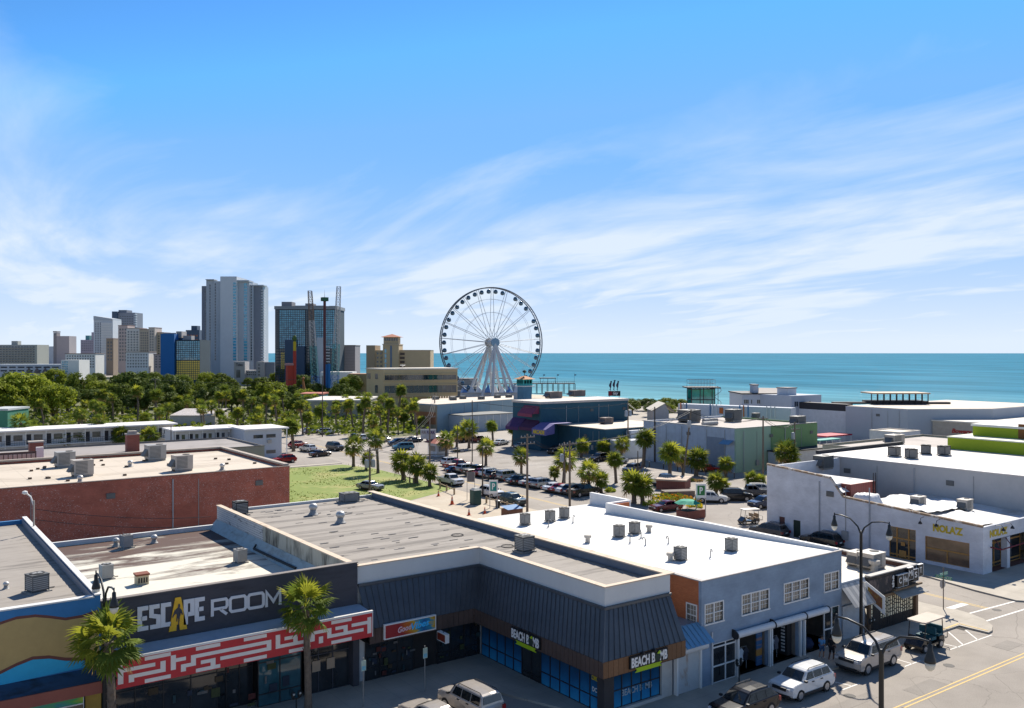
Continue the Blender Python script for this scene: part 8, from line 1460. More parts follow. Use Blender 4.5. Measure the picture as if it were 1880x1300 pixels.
row = [(816,856,SUV,CW_,'white SUV at the left end of the roadside row'),(825,863,TRUCK,CR_,'red pickup second from the left in the roadside row'),(860,874,TRUCK,CB_,'black pickup in the roadside row'),(886,878,SUV,CW_,'white SUV right of the black pickup in the row'),(898,882,SUV,CG_,'dark grey SUV in the roadside row'),(918,884,BOXY,CS_,'silver boxy SUV in the roadside row'),(936,890,SEDAN,CSL,'slate blue sedan in the roadside row'),(958,893,SEDAN,CW_,'white sedan just left of the tall pole'),(982,898,SUV,CS_,'silver SUV just right of the tall pole'),(1004,904,SEDAN,CW_,'white sedan third from the right end of the row'),(1027,908,SEDAN,CW_,'white sedan second from the right end of the row'),(1055,913,TRUCK,CB_,'black pickup at the right end of the roadside row'),(843,869.5,SUV,CS_,'silver SUV left of the black pickup in the row'),(872,876,SEDAN,CMR,'maroon sedan right of the black pickup in the row'),(970,895.5,SEDAN,CG_,'dark grey sedan right of the tall pole in the row'),(947,891.5,SUV,CB_,'black SUV beside the slate blue sedan'),(1041,910.5,SUV,CBL,'navy SUV left of the end pickup in the row'),(1016,906,SEDAN,CR_,'red sedan between the two white sedans')]
for px, py, pr, c, lab in row: g = PZ(px, py); car(pr, g.x + 2.0, g.y + .3, R(4), c, lab, 'cars in the roadside row')
others = [(834,867,SEDAN,CBL,0,'small dark blue car between red pickup and black pickup',.8),(827,890,TRUCK,CW_,-88,'white pickup at the kerb beside the lawn palms',1),(902,912,SUV,CW_,-88,'white car behind the green kiosk',1),(942,926,CROSS,CBG,-88,'dark green hatchback at the kerb by the parking sign',1),(1020,833,SUV,CB_,200,'black SUV alone at the back of the lot',1),(1100,847,SUV,CB_,190,'black SUV at the far kerb before the navy wall',1),(920,817,SEDAN,CW_,20,'white sedan at the back of the lot near the shed',1),(565,829,SUV,CW_,100,'white SUV on the road by the motel',1),(588,838,SEDAN,CBR,10,'dark brown sedan on the motel lot corner',1),(615,827,BOXY,CG_,-80,'dark grey SUV coming down the road',1.05),(740,826,VAN,CTL,170,'teal minivan pulling out by the palms',1),(730,818,SUV,CBL,170,'dark blue car behind the teal minivan',1),(810,822,SUV,CS_,200,'silver SUV behind the parking booth',1),(800,811,SEDAN,CTL,10,'blue car under the parking sign',1),(838,811,SEDAN,CW_,10,'white car in front of the grey-teal hall',1),(880,812,SUV,CMR,10,'maroon car right of the hall light pole',1),(680,899,SEDAN,CS_,-70,'silver sedan parked on the lawn behind the pole',1),(522,850,SUV,CR_,185,'red SUV at the motel end, nearer one',1),(547,822,SUV,CR_,20,'red car behind the white SUV by the motel',1),(572,796,SUV,CW_,10,'white SUV on the lot behind the motel, left',1),(600,797,SUV,CW_,10,'white SUV on the lot behind the motel, right',1),(1221,890,TRUCK,CW_,0,'white pickup by the dark palm in the lot',1),(1222,938,SEDAN,CMR,170,'maroon sedan behind the white parapet',1),(1306,922,CROSS,CW_,-45,'white car facing the lot beside the parking sign',1),(1352,919,BOXY,CB_,-40,'black off-road SUV right of the white car',1),(1378,912,TRUCK,CG_,-40,'dark grey pickup near the restaurant wall',1),(1398,907,SUV,CW_,-40,'white SUV half hidden by the restaurant wall',1),(1402,932,SUV,CBL,170,'navy car cut by the restaurant wall',1),(1412,985,SUV,CG_,95,'grey car roof beside the restaurant side door',1),(1508,1003,SUV,CB_,95,'black SUV roof in front of the restaurant side wall',1),(1302,866,SEDAN,CR_,-60,'low red sports car under the blue siding recess',1),(1290,857,SUV,CB_,-60,'dark car in the shade of the siding recess',1),(650,806,SEDAN,CB_,60,'black car under the roadside palms',1),(668,809,SUV,CW_,60,'white SUV under the roadside palms',1),(700,812,SUV,CS_,10,'silver SUV in the palm shade left of the teal minivan',1),(760,812,SEDAN,CG_,10,'grey sedan in the palm shade right of the teal minivan',1),(855,812,SUV,CB_,10,'black SUV before the grey-teal hall',1),(960,823,SEDAN,CS_,10,'silver sedan before the purple awnings',1),(1135,852,SEDAN,CW_,190,'white sedan before the white shed',1),(1160,868,SUV,CG_,200,'grey SUV in the lot near the slim pole',1)]
for px, py, pr, c, a, lab, s in others: g = PZ(px, py); car(pr, g.x, g.y, R(a), c, lab, 'cars on lots and side roads', s)
# golf carts
def golf_cart(loc, rz, roofm, seatm, bodym, label):
    o = thing('golf_cart', label, 'golf cart', (0, 0, 0)); b = MB(); b.box(-1.3, 1.25, -.58, .58, .32, .46); b.add([(1.25, -.55, .46), (1.25, .55, .46), (.75, .55, .95), (.75, -.55, .95), (.6, .55, .46), (.6, -.55, .46)], [(0, 1, 2, 3), (1, 4, 2), (0, 3, 5)]); b.box(-1.3, -.75, -.56, .56, .46, .75); b.build('body', bodym, o)
    for x0 in (-.45, -1.2): b = MB(); b.box(x0, x0 + .5, -.52, .52, .62 if x0 > -1 else .76, .82 if x0 > -1 else .92); b.box(x0 - .02, x0 + .1, -.52, .52, .93, 1.35); b.build('seat', seatm, o)
    b = MB(); b.prism([(-1.35, -.6), (.85, -.6), (.95, -.4), (.95, .4), (.85, .6), (-1.35, .6)], 1.86, 1.95); b.build('canopy', roofm, o)
    for x, y in ((.85, -.52), (.85, .52), (-1.2, -.52), (-1.2, .52)): b = MB(); b.tube([(x, y, .8), (x - (.15 if x > 0 else -.1), y, 1.86)], .03, 5); b.build('canopy_post', TRIM, o)
    b = MB(); b.tube([(.6, .25, .85), (.35, .25, 1.1)], .02, 5); b.tube([(.35 + .1 * math.cos(t), .25 + .17 * math.sin(t), 1.1 + .1 * math.cos(t)) for t in [k * .785 for k in range(8)]], .02, 4, True); b.build('steering_wheel', TRIM, o)
    tm, rm = wheel_mesh(.27)
    for x in (.88, -.88):
        for y in (-.5, .5): w = bpy.data.objects.new('wheel', tm); col.objects.link(w); w.parent = o; w.location = (x, y, .27); r = bpy.data.objects.new('rim', rm); col.objects.link(r); r.parent = w
    b = MB(); b.tube([(-1.35, -.5, .5), (-1.75, -.5, .5), (-1.75, .5, .5), (-1.35, .5, .5)], .03, 5); b.tube([(-1.75, -.5, .5), (-1.75, -.5, 1.0), (-1.75, .5, 1.0), (-1.75, .5, .5)], .025, 5); b.build('rear_rack', TRIM, o); o.location = loc; o.rotation_euler = (0, 0, rz); return o
g = PZ(1374, 962); golf_cart((g.x, g.y, .01), R(160), M('cart_cream', (0.62, 0.58, 0.52)), M('seat_tan', (0.36, 0.27, 0.18)), CB_, 'black golf cart with cream canopy on the lot'); gc = golf_cart((63.6, 35.3, .01), pi, M('cart_tan_canopy', (0.50, 0.42, 0.34)), M('seat_teal', (0.015, 0.085, 0.11)), CB_, 'golf cart with tan canopy and teal seats on the street'); gc.scale = (1.25, 1.2, 1.15)
# ------------------------------------------------------------------ street furniture
LB = M('lamp_black', (0.015, 0.016, 0.016), .45); GLOBE = M('lamp_globe', (0.62, 0.58, 0.48), .3)
def street_lamp(x, y, label, half=2.25, zj=8.7):
    o = thing('street_lamp', label, 'street lamp', (x, y, .0), 'double street lamps'); b = MB(); b.lathe((x, y, 0), [(.26, 0), (.26, .5), (.17, .7), (.13, 1.2), (.11, zj), (.13, zj + .05)], 10); b.build('post', LB, o, True)
    for s in (-1, 1):
        b = MB(); P_ = [(x, y, zj - .2), (x, y + s * .12 * half, zj + .35), (x, y + s * .4 * half, zj + .85), (x, y + s * .75 * half, zj + 1.0), (x, y + s * half, zj + .98)]; b.tube(P_, [.08, .06, .055, .05, .045], 7); b.build('arm', LB, o, True); c = (x, y + s * half, zj + .1)
        b = MB(); b.lathe(c, [(.24, 0), (.23, .1), (.16, .35), (.11, .5), (.1, .75), (.04, .8), (.04, 1.0)], 12); h = b.build('lamp_head', LB, o, True); b = MB(); b.lathe((c[0], c[1], c[2] - .36), [(.06, 0), (.17, .1), (.215, .25), (.22, .355)], 12); b.build('globe', GLOBE, h, True)
    return o
street_lamp(59.7, 38.0, 'black double street lamp beside the corner shop pavement'); street_lamp(36.6, 22.3, 'nearest black double street lamp with drooping arms, bottom right'); street_lamp(10.3, 51.6, 'black double street lamp before the mural shop palm')
def sign_post(loc, h, panels, label, post=M('sign_post_steel', (0.22, 0.22, 0.21), .5), name='parking_sign', cat='sign', grp=None):
    o = thing(name, label, cat, loc, grp); b = MB(); b.cyl(loc, .035, h, 6); b.build('post', post, o); return o
for k, (px, py, lab) in enumerate(((667, 1297, 'small green and white parking sign before the escape room pillar'), (780, 1271, 'small green and white parking sign before the sunset sign shop'))):
    g = PZ(px, py, .14); o = sign_post(g, 3.0, 0, lab, grp='small parking signs'); b = MB(); f = FR('y', g.y - .04); f.box(b, g.x - .16, g.x + .16, 2.35, 3.0, 0, .02); b.build('panel', M('sign_mint', (0.36, 0.45, 0.38)), o); b = MB(); f.box(b, g.x - .13, g.x + .13, 2.4, 2.65, .021, .026); b.build('blue_field', M('sign_sky', (0.15, 0.38, 0.48)), o)
g = PZ(1732, 1118, .14); o = thing('stop_sign', 'back of a stop sign with green street name blades on the corner', 'sign', g); b = MB(); b.cyl(g, .04, 3.5, 6); b.build('post', M('brown_sign_post', (0.14, 0.11, 0.09)), o); fw2 = FRG(g - Vector((.41, -.05, 0)), g + Vector((.41, .05 - .1, 0))); b = MB(); pts = [(.41 + .40 * math.cos(R(22.5 + 45 * i)), 2.25 + .40 * math.sin(R(22.5 + 45 * i))) for i in range(8)]; fw2.poly(b, pts, -.08, .02); b.build('octagon', M('sign_back', (0.40, 0.36, 0.33), .5), o)
SGN = M('street_sign_green', (0.02, 0.25, 0.16), .5); fa = FR('y', g.y); b = MB(); fa.box(b, g.x - .6, g.x + .7, 2.98, 3.24, -.01, .01); s = b.build('name_blade', SGN, o); text('9TH AVE N', fa, g.x - .52, g.x + .62, 3.04, 3.19, .011, WHITEF, 'lettering', s, .004, .01); fa2 = FR('x', g.x); b = MB(); fa2.box(b, g.y - .75, g.y + .7, 2.69, 2.95, -.01, .01); s = b.build('name_blade', SGN, o); text('OCEAN BLVD', fa2, g.y + .62, g.y - .68, 2.74, 2.90, .011, WHITEF, 'lettering', s, .004, .01)
def parking_meter(px, py, lab):
    g = PZ(px, py, .14); o = thing('parking_meter', lab, 'parking meter', g, 'double parking meters'); b = MB(); b.cyl(g, .045, 1.1, 7); b.box(g.x - .22, g.x + .22, g.y - .03, g.y + .03, 1.2, 1.27); b.build('post', LB, o)
    for s in (-.2, .2): b = MB(); b.lathe((g.x + s, g.y, 1.27), [(.07, 0), (.12, .12), (.12, .32), (.06, .42)], 9); h = b.build('meter_head', LB, o); b = MB(); b.box(g.x + s - .06, g.x + s + .06, g.y - .135, g.y - .12, 1.5, 1.6); b.build('display', M('meter_display', (0.4, 0.4, 0.36)), h)
parking_meter(1357, 1252, 'double parking meter before the open shirt shop bay'); parking_meter(544, 1316, 'double parking meter at the bottom edge by the palm'); parking_meter(1600, 1172, 'double parking meter before the lattice window shop')
# people
def person(loc, rz, h, top, bottom, skin, hair, label, dress=False):
    """one continuous skinned figure, walking; clothing and hair as shells over it"""
    o = thing('person', label, 'person', (0, 0, 0)); k = h / 1.75
    J = [((0, 0, .96), .135), ((0, 0, 1.15), .125), ((0, .0, 1.36), .15), ((0, .01, 1.50), .06), ((0, .02, 1.58), .085), ((0, .02, 1.70), .085), ((.09, 0, .90), .095), ((.10, .10, .50), .065), ((.10, .02, .08), .045), ((.10, .16, .03), .04), ((-.09, 0, .90), .095), ((-.10, -.06, .48), .065), ((-.10, -.26, .12), .045), ((-.10, -.14, .04), .04), ((.20, 0, 1.40), .065), ((.25, -.06, 1.14), .045), ((.24, .08, .92), .035), ((.24, .12, .84), .035), ((-.20, 0, 1.40), .065), ((-.25, .04, 1.14), .045), ((-.24, .14, .93), .035), ((-.24, .19, .86), .035)]
    E_ = [(0, 1), (1, 2), (2, 3), (3, 4), (4, 5), (0, 6), (6, 7), (7, 8), (8, 9), (0, 10), (10, 11), (11, 12), (12, 13), (2, 14), (14, 15), (15, 16), (16, 17), (2, 18), (18, 19), (19, 20), (20, 21)]
    def skin_mesh(idx, grow, name, mat, parent):
        mp_ = {i: n for n, i in enumerate(idx)}; me = bpy.data.meshes.new(name); me.from_pydata([tuple(c * k for c in J[i][0]) for i in idx], [(mp_[a], mp_[b]) for a, b in E_ if a in mp_ and b in mp_], []); ob = bpy.data.objects.new(name, me); col.objects.link(ob); md = ob.modifiers.new('s', 'SKIN'); 
        if not me.skin_vertices: me.attributes.new('skin', 'FLOAT', 'POINT')
        for n, i in enumerate(idx): me.skin_vertices[0].data[n].radius = (J[i][1] * k * grow,) * 2; me.skin_vertices[0].data[n].use_root = n == 0
        sb_ = ob.modifiers.new('d', 'SUBSURF'); sb_.levels = sb_.render_levels = 2; dg = bpy.context.evaluated_depsgraph_get(); dg.update(); m2 = bpy.data.meshes.new_from_object(ob.evaluated_get(dg)); bpy.data.objects.remove(ob); m2.materials.clear(); m2.materials.append(mat)
        for p in m2.polygons: p.use_smooth = True; p.material_index = 0
        q = bpy.data.objects.new(name, m2); col.objects.link(q); q.parent = parent; return q
    try:
        skin_mesh(list(range(22)), 1.0, 'body', skin, o); skin_mesh([0, 1, 2, 14, 15, 18, 19][:7] if not dress else [0, 1, 2, 14, 18], 1.16, 'shirt', top, o); skin_mesh([0, 6, 7, 10, 11], 1.2, 'shorts', bottom, o)
    except Exception as ex:
        print('person fallback', ex); b = MB(); b.tube([tuple(c * k for c in J[i][0]) for i in (0, 1, 2, 3, 4, 5)], [J[i][1] * k for i in (0, 1, 2, 3, 4, 5)], 10)
        for ch in ((0, 6, 7, 8, 9), (0, 10, 11, 12, 13), (2, 14, 15, 16, 17), (2, 18, 19, 20, 21)): b.tube([tuple(c * k for c in J[i][0]) for i in ch], [J[i][1] * k * .9 for i in ch], 8)
        b.build('body', skin, o, True)
    b = MB(); b.lathe((0, -.005 * k, 1.60 * k), [(.092 * k, 0), (.11 * k, .08 * k), (.095 * k, .15 * k), (.03 * k, .19 * k)], 12); b.v = [(x, y - (.02 if y < 0.02 else -.0), z) for x, y, z in b.v]; b.build('hair', hair, o, True)
    b = MB()
    for (x, y) in ((.10, .10), (-.10, -.20)): b.box(x * k - .045, x * k + .045, y * k - .1, y * k + .14, 0, .07)
    b.build('shoe', M('shoe_pale', (0.5, 0.48, 0.46)), o); o.location = loc; o.rotation_euler = (0, 0, rz); return o
SK = M('skin_tan', (0.35, 0.19, 0.12), .6, .05); SK2 = M('skin_brown', (0.12, 0.06, 0.04), .6, .05); HB = M('hair_dark', (0.02, 0.014, 0.01), .7)
g = PZ(1509, 1208, .14); person(g, R(-80), 1.65, M('shirt_blue', (0.12, 0.30, 0.5), .9), M('denim_shorts', (0.06, 0.12, 0.22), .9), SK, HB, 'person in light blue top and denim shorts walking past the shop'); g = PZ(1527, 1212, .14); person(g, R(-80), 1.80, M('shirt_black', (0.012, 0.012, 0.014), .9), M('shorts_black', (0.012, 0.012, 0.014), .9), SK2, HB, 'person in black shirt and shorts walking beside the blue-topped one')
g = PZ(1249, 949); person(g, R(160), 1.75, M('shirt_red', (0.35, 0.06, 0.03), .9), M('shorts_khaki', (0.25, 0.13, 0.07), .9), SK, HB, 'attendant in red standing beside the green parasol')
# ------------------------------------------------------------------ parking attendant corner, planter, kiosk, cones
o = thing('brick_planter', 'low brick planter box by the lot entrance', 'planter', PZ(1277, 950)); g = PZ(1277, 951); BRP = BRICK('planter_brick', (0.20, 0.05, 0.035), (0.25, 0.07, 0.045), (0.25, 0.12, 0.09), .22, .075); b = MB(); b.box(g.x - 2.2, g.x + 1.2, g.y - .6, g.y + 1.4, 0, 1.1); b.build('wall', BRP, o); b = MB(); b.box(g.x - 2.0, g.x + 1.0, g.y - .4, g.y + 1.2, 1.103, 1.12); b.build('soil', M('soil', (0.06, 0.04, 0.03)), o)
o = thing('garden_wall', 'low brick wall with flat tan top beside the flower beds', 'wall', PZ(1235, 905)); A = PZ(1205, 899); B = PZ(1258, 902); fr = FRG(A, B); b = MB(); fr.box(b, 0, fr.L, 0, 1.5, -5, 0); b.build('base', BRP, o); b = MB(); fr.box(b, -.2, fr.L + .2, 1.503, 1.75, -5.2, .2); b.build('top', M('tan_slab_top', (0.40, 0.30, 0.22)), o)
o = thing('concrete_trough', 'long low concrete planter wall below the brick wall', 'wall', PZ(1240, 915)); fr = FRG(PZ(1222, 914), PZ(1276, 912)); b = MB(); fr.box(b, 0, fr.L, 0, .9, -2, 0); b.build('wall', M('brown_concrete', (0.2, 0.15, 0.12)), o); b = MB(); fr.box(b, .2, fr.L - .2, .903, .92, -1.8, -.2); b.build('soil', M('soil', (0.06, 0.04, 0.03)), o)
g = PZ(1262, 951); o = thing('green_parasol', 'open green parasol of the parking attendant', 'parasol', g); b = MB(); b.cyl((g.x, g.y, 0), .03, 2.4, 6); b.build('pole', WHITEF, o); b = MB(); n = 10; vs = [(g.x + 1.75 * math.cos(i * 2 * pi / n), g.y + 1.75 * math.sin(i * 2 * pi / n), 2.05 - (.08 if i % 2 else 0)) for i in range(n)] + [(g.x + 1.0 * math.cos(i * 2 * pi / n), g.y + 1.0 * math.sin(i * 2 * pi / n), 2.38) for i in range(n)] + [(g.x, g.y, 2.55)]; b.add(vs, [(i, (i + 1) % n, n + (i + 1) % n, n + i) for i in range(n)] + [(n + i, n + (i + 1) % n, 2 * n) for i in range(n)]); b.build('canopy', M('parasol_green', (0.01, 0.30, 0.19), .8, .15), o)
def p_sign(px, py, h, w, col_, lab, two=True):
    g = PZ(px, py); o = thing('parking_sign', lab, 'sign', g, 'large parking signs'); d = depth(g); fr = far_fr(px - 3, px + 3, d); c = fr.L / 2
    b = MB()
    for s in ((-w / 2 + .06, w / 2 - .14) if two else (-.06,)): fr.box(b, c + s, c + s + .1, 0, h, -.1, 0)
    b.build('post', M('sign_post_pale', (0.42, 0.40, 0.36)), o); b = MB(); fr.box(b, c - w / 2, c + w / 2, h - 1.9, h, .001, .08); b.build('panel', WHITEF, o); b = MB(); fr.box(b, c - w * .36, c + w * .36, h - 1.55, h - .25, .081, .09); b.build('field', col_, o); text('P', fr, c - .22, c + .24, h - 1.35, h - .45, .092, WHITEF, 'letter', o, .02, .03); return o
p_sign(906, 933, 4.0, 1.25, M('sign_teal', (0.01, 0.22, 0.20)), 'teal and white P sign beside the kiosk'); p_sign(1287, 948, 4.4, 1.4, M('sign_green', (0.03, 0.17, 0.05)), 'green P sign over the brick planter')
g = PZ(864, 918); o = thing('notice_board', 'grey notice board on two posts left of the kiosk', 'sign', g); fr = far_fr(857, 872, depth(g)); b = MB(); fr.box(b, 0, .08, 0, 4.2, -.08, 0); fr.box(b, fr.L - .08, fr.L, 0, 4.2, -.08, 0); b.build('post', M('sign_post_pale', (0.42, 0.40, 0.36)), o); b = MB(); fr.box(b, .09, fr.L - .09, 2.7, 4.2, -.06, 0); b.build('panel', M('board_grey', (0.15, 0.14, 0.14)), o)
g = PZ(873, 926); o = thing('portable_toilet', 'dark green portable toilet cabin by the notice board', 'portable toilet', g); b = MB(); b.box(g.x - .6, g.x + .6, g.y - .6, g.y + .6, .0, 2.1); b.build('cabin', M('toilet_green', (0.015, 0.055, 0.05), .5), o); b = MB(); b.add([(g.x - .66, g.y - .66, 2.1), (g.x + .66, g.y - .66, 2.1), (g.x + .66, g.y + .66, 2.1), (g.x - .66, g.y + .66, 2.1), (g.x - .3, g.y - .3, 2.4), (g.x + .3, g.y - .3, 2.4), (g.x + .3, g.y + .3, 2.4), (g.x - .3, g.y + .3, 2.4)], [(4, 5, 6, 7), (0, 1, 5, 4), (1, 2, 6, 5), (2, 3, 7, 6), (3, 0, 4, 7), (0, 3, 2, 1)]); b.build('roof', M('toilet_roof', (0.4, 0.4, 0.37)), o); b = MB(); b.box(g.x - .62, g.x - .603, g.y - .45, g.y + .4, .1, 1.95); b.build('door', M('toilet_door', (0.025, 0.09, 0.08), .5), o)
g = PZ(914, 932); o = thing('rubbish_bin', 'black round rubbish bin by the teal P sign', 'bin', g); b = MB(); b.lathe(g, [(.3, 0), (.36, .8), (.38, .9)], 12); b.build('drum', LB, o); b = MB(); b.lathe((g.x, g.y, .9), [(.4, .003), (.38, .1), (.1, .2)], 12); b.build('lid', LB, o)
CON = M('cone_orange', (0.55, 0.07, 0.015), .6)
for px, py, lab in ((805, 911, 'traffic cone farthest left by the wooden barrier'), (830, 926, 'tall traffic cone in the middle of the gravel yard'), (861, 946, 'traffic cone left of the two nearest the comic shop'), (890, 943, 'traffic cone right of the two nearest the comic shop')):
    g = PZ(px, py); s = 1.7 if px == 830 else 1.25; o = thing('traffic_cone', lab, 'traffic cone', g, 'orange traffic cones'); b = MB(); b.lathe((g.x, g.y, .04), [(.16 * s, 0), (.03 * s, .68 * s)], 10); b.build('cone', CON, o); b = MB(); b.box(g.x - .2 * s, g.x + .2 * s, g.y - .2 * s, g.y + .2 * s, 0, .039); b.build('base', CON, o); b = MB(); b.lathe((g.x, g.y, .04 + .3 * s), [(.108 * s, 0), (.078 * s, .17 * s)], 10); b.build('band', M('cone_band', (0.5, 0.4, 0.35)), o)
def rail_fence(pts, lab):
    P_ = [PZ(*p) for p in pts]; o = thing('wooden_barrier', lab, 'fence', P_[0], 'low wooden barriers'); W_ = M('barrier_wood', (0.36, 0.27, 0.16), .9, .2)
    for p in P_: b = MB(); b.box(p.x - .1, p.x + .1, p.y - .1, p.y + .1, 0, 1.0); b.build('post', W_, o)
    for a, c in zip(P_, P_[1:]): b = MB(); b.bar((a.x, a.y, .78), (c.x, c.y, .78), .12); b.build('rail', W_, o)
rail_fence(((808, 897), (820, 902), (834, 908)), 'low wooden barrier beside the white pickup'); rail_fence(((893, 924), (912, 929), (931, 934), (951, 939)), 'low wooden barrier beside the dark hatchback'); rail_fence(((744, 883), (752, 886), (759, 888)), 'low wooden posts and rail under the clumped palms')
g = PZ(940, 951); o = thing('dumpster', 'brown dumpster with blue lid behind the white roof', 'dumpster', g); b = MB(); b.box(g.x - 1.2, g.x + 1.2, g.y - .8, g.y + .8, .1, 1.3); b.build('box', M('dumpster_brown', (0.16, 0.07, 0.04)), o); b = MB(); b.add([(g.x - 1.3, g.y - .9, 1.31), (g.x + 1.3, g.y - .9, 1.31), (g.x + 1.3, g.y + .9, 1.6), (g.x - 1.3, g.y + .9, 1.6)], [(0, 1, 2, 3)]); b.build('lid', M('lid_blue', (0.10, 0.22, 0.40)), o)
g = PZ(806, 837); o = thing('parking_booth', 'white parking booth with red canopy roof', 'booth', g); b = MB(); b.box(g.x - 1.5, g.x + 1.5, g.y - 1.5, g.y + 1.5, 0, 2.9); b.build('cabin', M('booth_white', (0.52, 0.53, 0.54)), o); b = MB(); b.add([(g.x - 2.6, g.y - 2.6, 2.95), (g.x + 2.6, g.y - 2.6, 2.95), (g.x + 2.6, g.y + 2.6, 2.95), (g.x - 2.6, g.y + 2.6, 2.95), (g.x, g.y, 3.9)], [(0, 1, 4), (1, 2, 4), (2, 3, 4), (3, 0, 4), (0, 3, 2, 1)]); b.build('roof', M('booth_red', (0.28, 0.07, 0.05)), o); b = MB(); b.box(g.x - 1.53, g.x - 1.503, g.y - 1, g.y + 1, 1.1, 2.2); b.box(g.x - 1, g.x + 1, g.y - 1.53, g.y - 1.503, 1.1, 2.2); b.build('window', FGL, o)
d = 190; fr = far_fr(772, 800, d); o = thing('park_sign', 'weathered white sign reading PARK on a tall post', 'sign', PD(785, HY, d)); b = MB(); fr.box(b, 0, fr.L, ztop(806, d), ztop(788, d), -.3, 0); b.build('panel', M('weathered_white', (0.48, 0.47, 0.47), .8, .15), o); b = MB(); fr.box(b, fr.L * .48, fr.L * .54, 0, ztop(806, d), -.25, -.05); b.build('post', WHITEF, o); text('PARK', fr, fr.L * .42, fr.L * .95, ztop(797, d), ztop(791, d), .01, M('faded_purple', (0.09, 0.05, 0.14)), 'lettering', o, .03, .03); text('FUN', fr, fr.L * .08, fr.L * .34, ztop(797, d), ztop(791, d), .01, M('faded_brown', (0.28, 0.2, 0.18)), 'lettering', o, .03, .03)
# ------------------------------------------------------------------ poles and wires
WOOD = M('pole_wood', (0.17, 0.135, 0.105), .95, .25, 3); TRF = M('transformer_grey', (0.36, 0.38, 0.40), .5, .1); WIRE = M('cable_black', (0.02, 0.02, 0.02), .6)
def pole(px, pb, pt, label, arms=1, trans=0, lean=0, grp='utility poles', mat=WOOD, r=.16):
    g = PZ(px, pb); d = depth(g); h = (pb - pt) / F * d; o = thing('utility_pole', label, 'utility pole', g, grp); top = Vector((g.x + lean * .8, g.y - lean * .6, h)); b = MB(); b.tube([g, top], [r * 1.15, r * .8], 8); b.build('pole', mat, o)
    for a in range(arms):
        z = h - .5 - a * .9; b = MB(); b.box(top.x - 1.2, top.x + 1.2, top.y - .18, top.y - .06, z, z + .12); b.build('crossarm', mat, o)
        for s in (-1.1, -.5, .5, 1.1): b = MB(); b.cyl((top.x + s, top.y - .12, z + .12), .05, .22, 6); b.build('insulator', TRF, o)
    for t in range(trans):
        s = (-.55, .55)[t % 2]; b = MB(); b.lathe((top.x + s, top.y - .05, h - 3.1), [(.3, 0), (.34, .1), (.34, 1.1), (.25, 1.25)], 10); b.build('transformer', TRF, o)
    return top
T = {}
T['a'] = pole(679, 906, 822, 'wooden pole with two transformers behind the grey roof', 2, 2); T['b'] = pole(968, 940, 797, 'tall wooden pole with cluttered crossarms behind the white roof', 2, 0); T['c'] = pole(1046, 930, 810, 'right one of the double wooden poles in the lot', 2, 0); T['c2'] = pole(1036, 898, 812, 'left one of the double wooden poles with a transformer', 1, 1)
T['d'] = pole(867, 848, 735, 'tall slim lamp pole before the grey-teal hall', 0, 0, 0, 'utility poles', M('pole_dark', (0.07, 0.055, 0.045)), .1); T['e'] = pole(1153, 835, 738, 'pole with grey transformers beside the white shed', 0, 2); T['f'] = pole(1202, 848, 747, 'dark pole at the left corner of the sage warehouse', 0, 0, 0, 'utility poles', M('pole_dark', (0.07, 0.055, 0.045))); T['g'] = pole(1254, 880, 752, 'leaning pole with a transformer before the blue siding', 0, 1, 1.4); T['h'] = pole(1401, 880, 764, 'pole with crossarm before the moss green wall', 1, 0); T['i'] = pole(1459, 870, 775, 'pole with transformer and wires beside the shaggy palms', 2, 1); T['j'] = pole(1444, 870, 816, 'short dark post among the shaggy palms', 0, 0, 0, 'utility poles', M('pole_dark', (0.07, 0.055, 0.045)), .13)
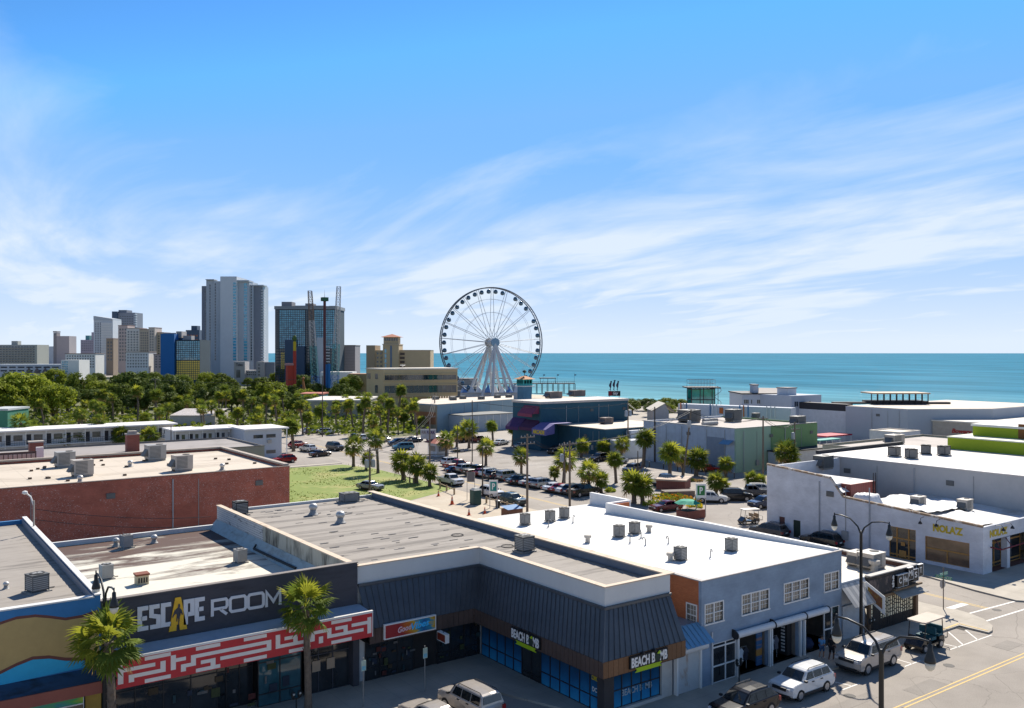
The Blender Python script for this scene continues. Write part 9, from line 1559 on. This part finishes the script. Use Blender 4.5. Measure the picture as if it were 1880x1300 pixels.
T['k'] = pole(789, 850, 762, 'pole in front of the weathered park sign', 1, 0); T['l'] = pole(592, 802, 690, 'tall slim pole behind the motel end', 0, 0, 0, 'utility poles', M('pole_dark', (0.07, 0.055, 0.045)), .13); T['m'] = pole(886, 912, 820, 'slim pole behind the kiosk', 0, 0, 0, 'utility poles', M('pole_dark', (0.07, 0.055, 0.045)), .11); T['n'] = pole(1171, 880, 828, 'slim lamp pole in the lot near the white pickup', 0, 0, 0, 'utility poles', M('pole_dark', (0.07, 0.055, 0.045)), .1); T['o'] = pole(840, 850, 778, 'thin pole beside the booth palm', 0, 0, 0, 'utility poles', M('pole_dark', (0.07, 0.055, 0.045)), .1); T['p'] = pole(285, 775, 695, 'pole rising from the wooded belt below the tan slabs', 1, 0); T['q'] = pole(314, 850, 782, 'thin pole in front of the motel', 0, 0, 0, 'utility poles', M('pole_dark', (0.07, 0.055, 0.045)), .1); T['r'] = pole(798, 790, 722, 'pole beside the tan corner of the grey-teal hall', 1, 0)
def wires(a, b, label, n=3, sag=1.0, off=.5, r=.03):
    o = thing('power_line', label, 'power line', T[a], 'power lines'); A, B = T[a], T[b]
    for k in range(n):
        q = Vector((off * (k - (n - 1) / 2), 0, -.1 * (k % 2) - .25)); b_ = MB(); b_.tube([A.lerp(B, t / 10) + q - Vector((0, 0, sag * 4 * (t / 10) * (1 - t / 10))) for t in range(11)], r, 4); b_.build('wire', WIRE, o)
for a, b, lab in (('a', 'k', 'wires from the transformer pole up to the park sign pole'), ('a', 'b', 'wires sagging across the gravel yard to the tall pole'), ('b', 'c', 'wires between the tall pole and the double pole'), ('c', 'g', 'wires from the double pole to the leaning pole'), ('g', 'h', 'wires crossing in front of the sage wall'), ('h', 'i', 'wires between the two poles by the moss green wall'), ('k', 'r', 'wires from park sign pole to the tan hall corner'), ('e', 'f', 'wires between shed pole and dark corner pole'), ('d', 'e', 'long wire in front of the navy arcade'), ('p', 'l', 'thin wires over the wooded belt')): wires(a, b, lab, 2 if a in 'edp' else 3, 1.2 if a != 'a' else 1.6)
for k, (pa, pb_, lab) in enumerate((((62, 945, 10.4), (405, 968, 25.5), 'two drooping cables across the red brick wall'),)):
    A = PX(pa[0] + 4, pa[1] - 10, 10.3); B = Vector((26, 84, 6.6)); o = thing('power_line', lab, 'power line', A, 'power lines')
    for q in (0, -1.0): b = MB(); b.tube([A.lerp(B, t / 12) + Vector((0, 0, q * .8 - 1.3 * 4 * (t / 12) * (1 - t / 12) * .3)) for t in range(13)], .03, 4); b.build('wire', WIRE, o)
# small lamps on lot poles, bollards along the lot edge
for k in range(14):
    g = PZ(1010 + k * 26, 834 + k * 3.4); b = MB(); o = thing('lot_bollard', 'short dark post in the row along the far edge of the lot', 'bollard', g, 'posts along the lot edge'); b.cyl(g, .09, 1.0, 7); b.build('post', M('pole_dark', (0.07, 0.055, 0.045)), o); b = MB(); b.lathe((g.x, g.y, 1.0), [(.1, .002), (.06, .08)], 7); b.build('cap', WHITEF, o)
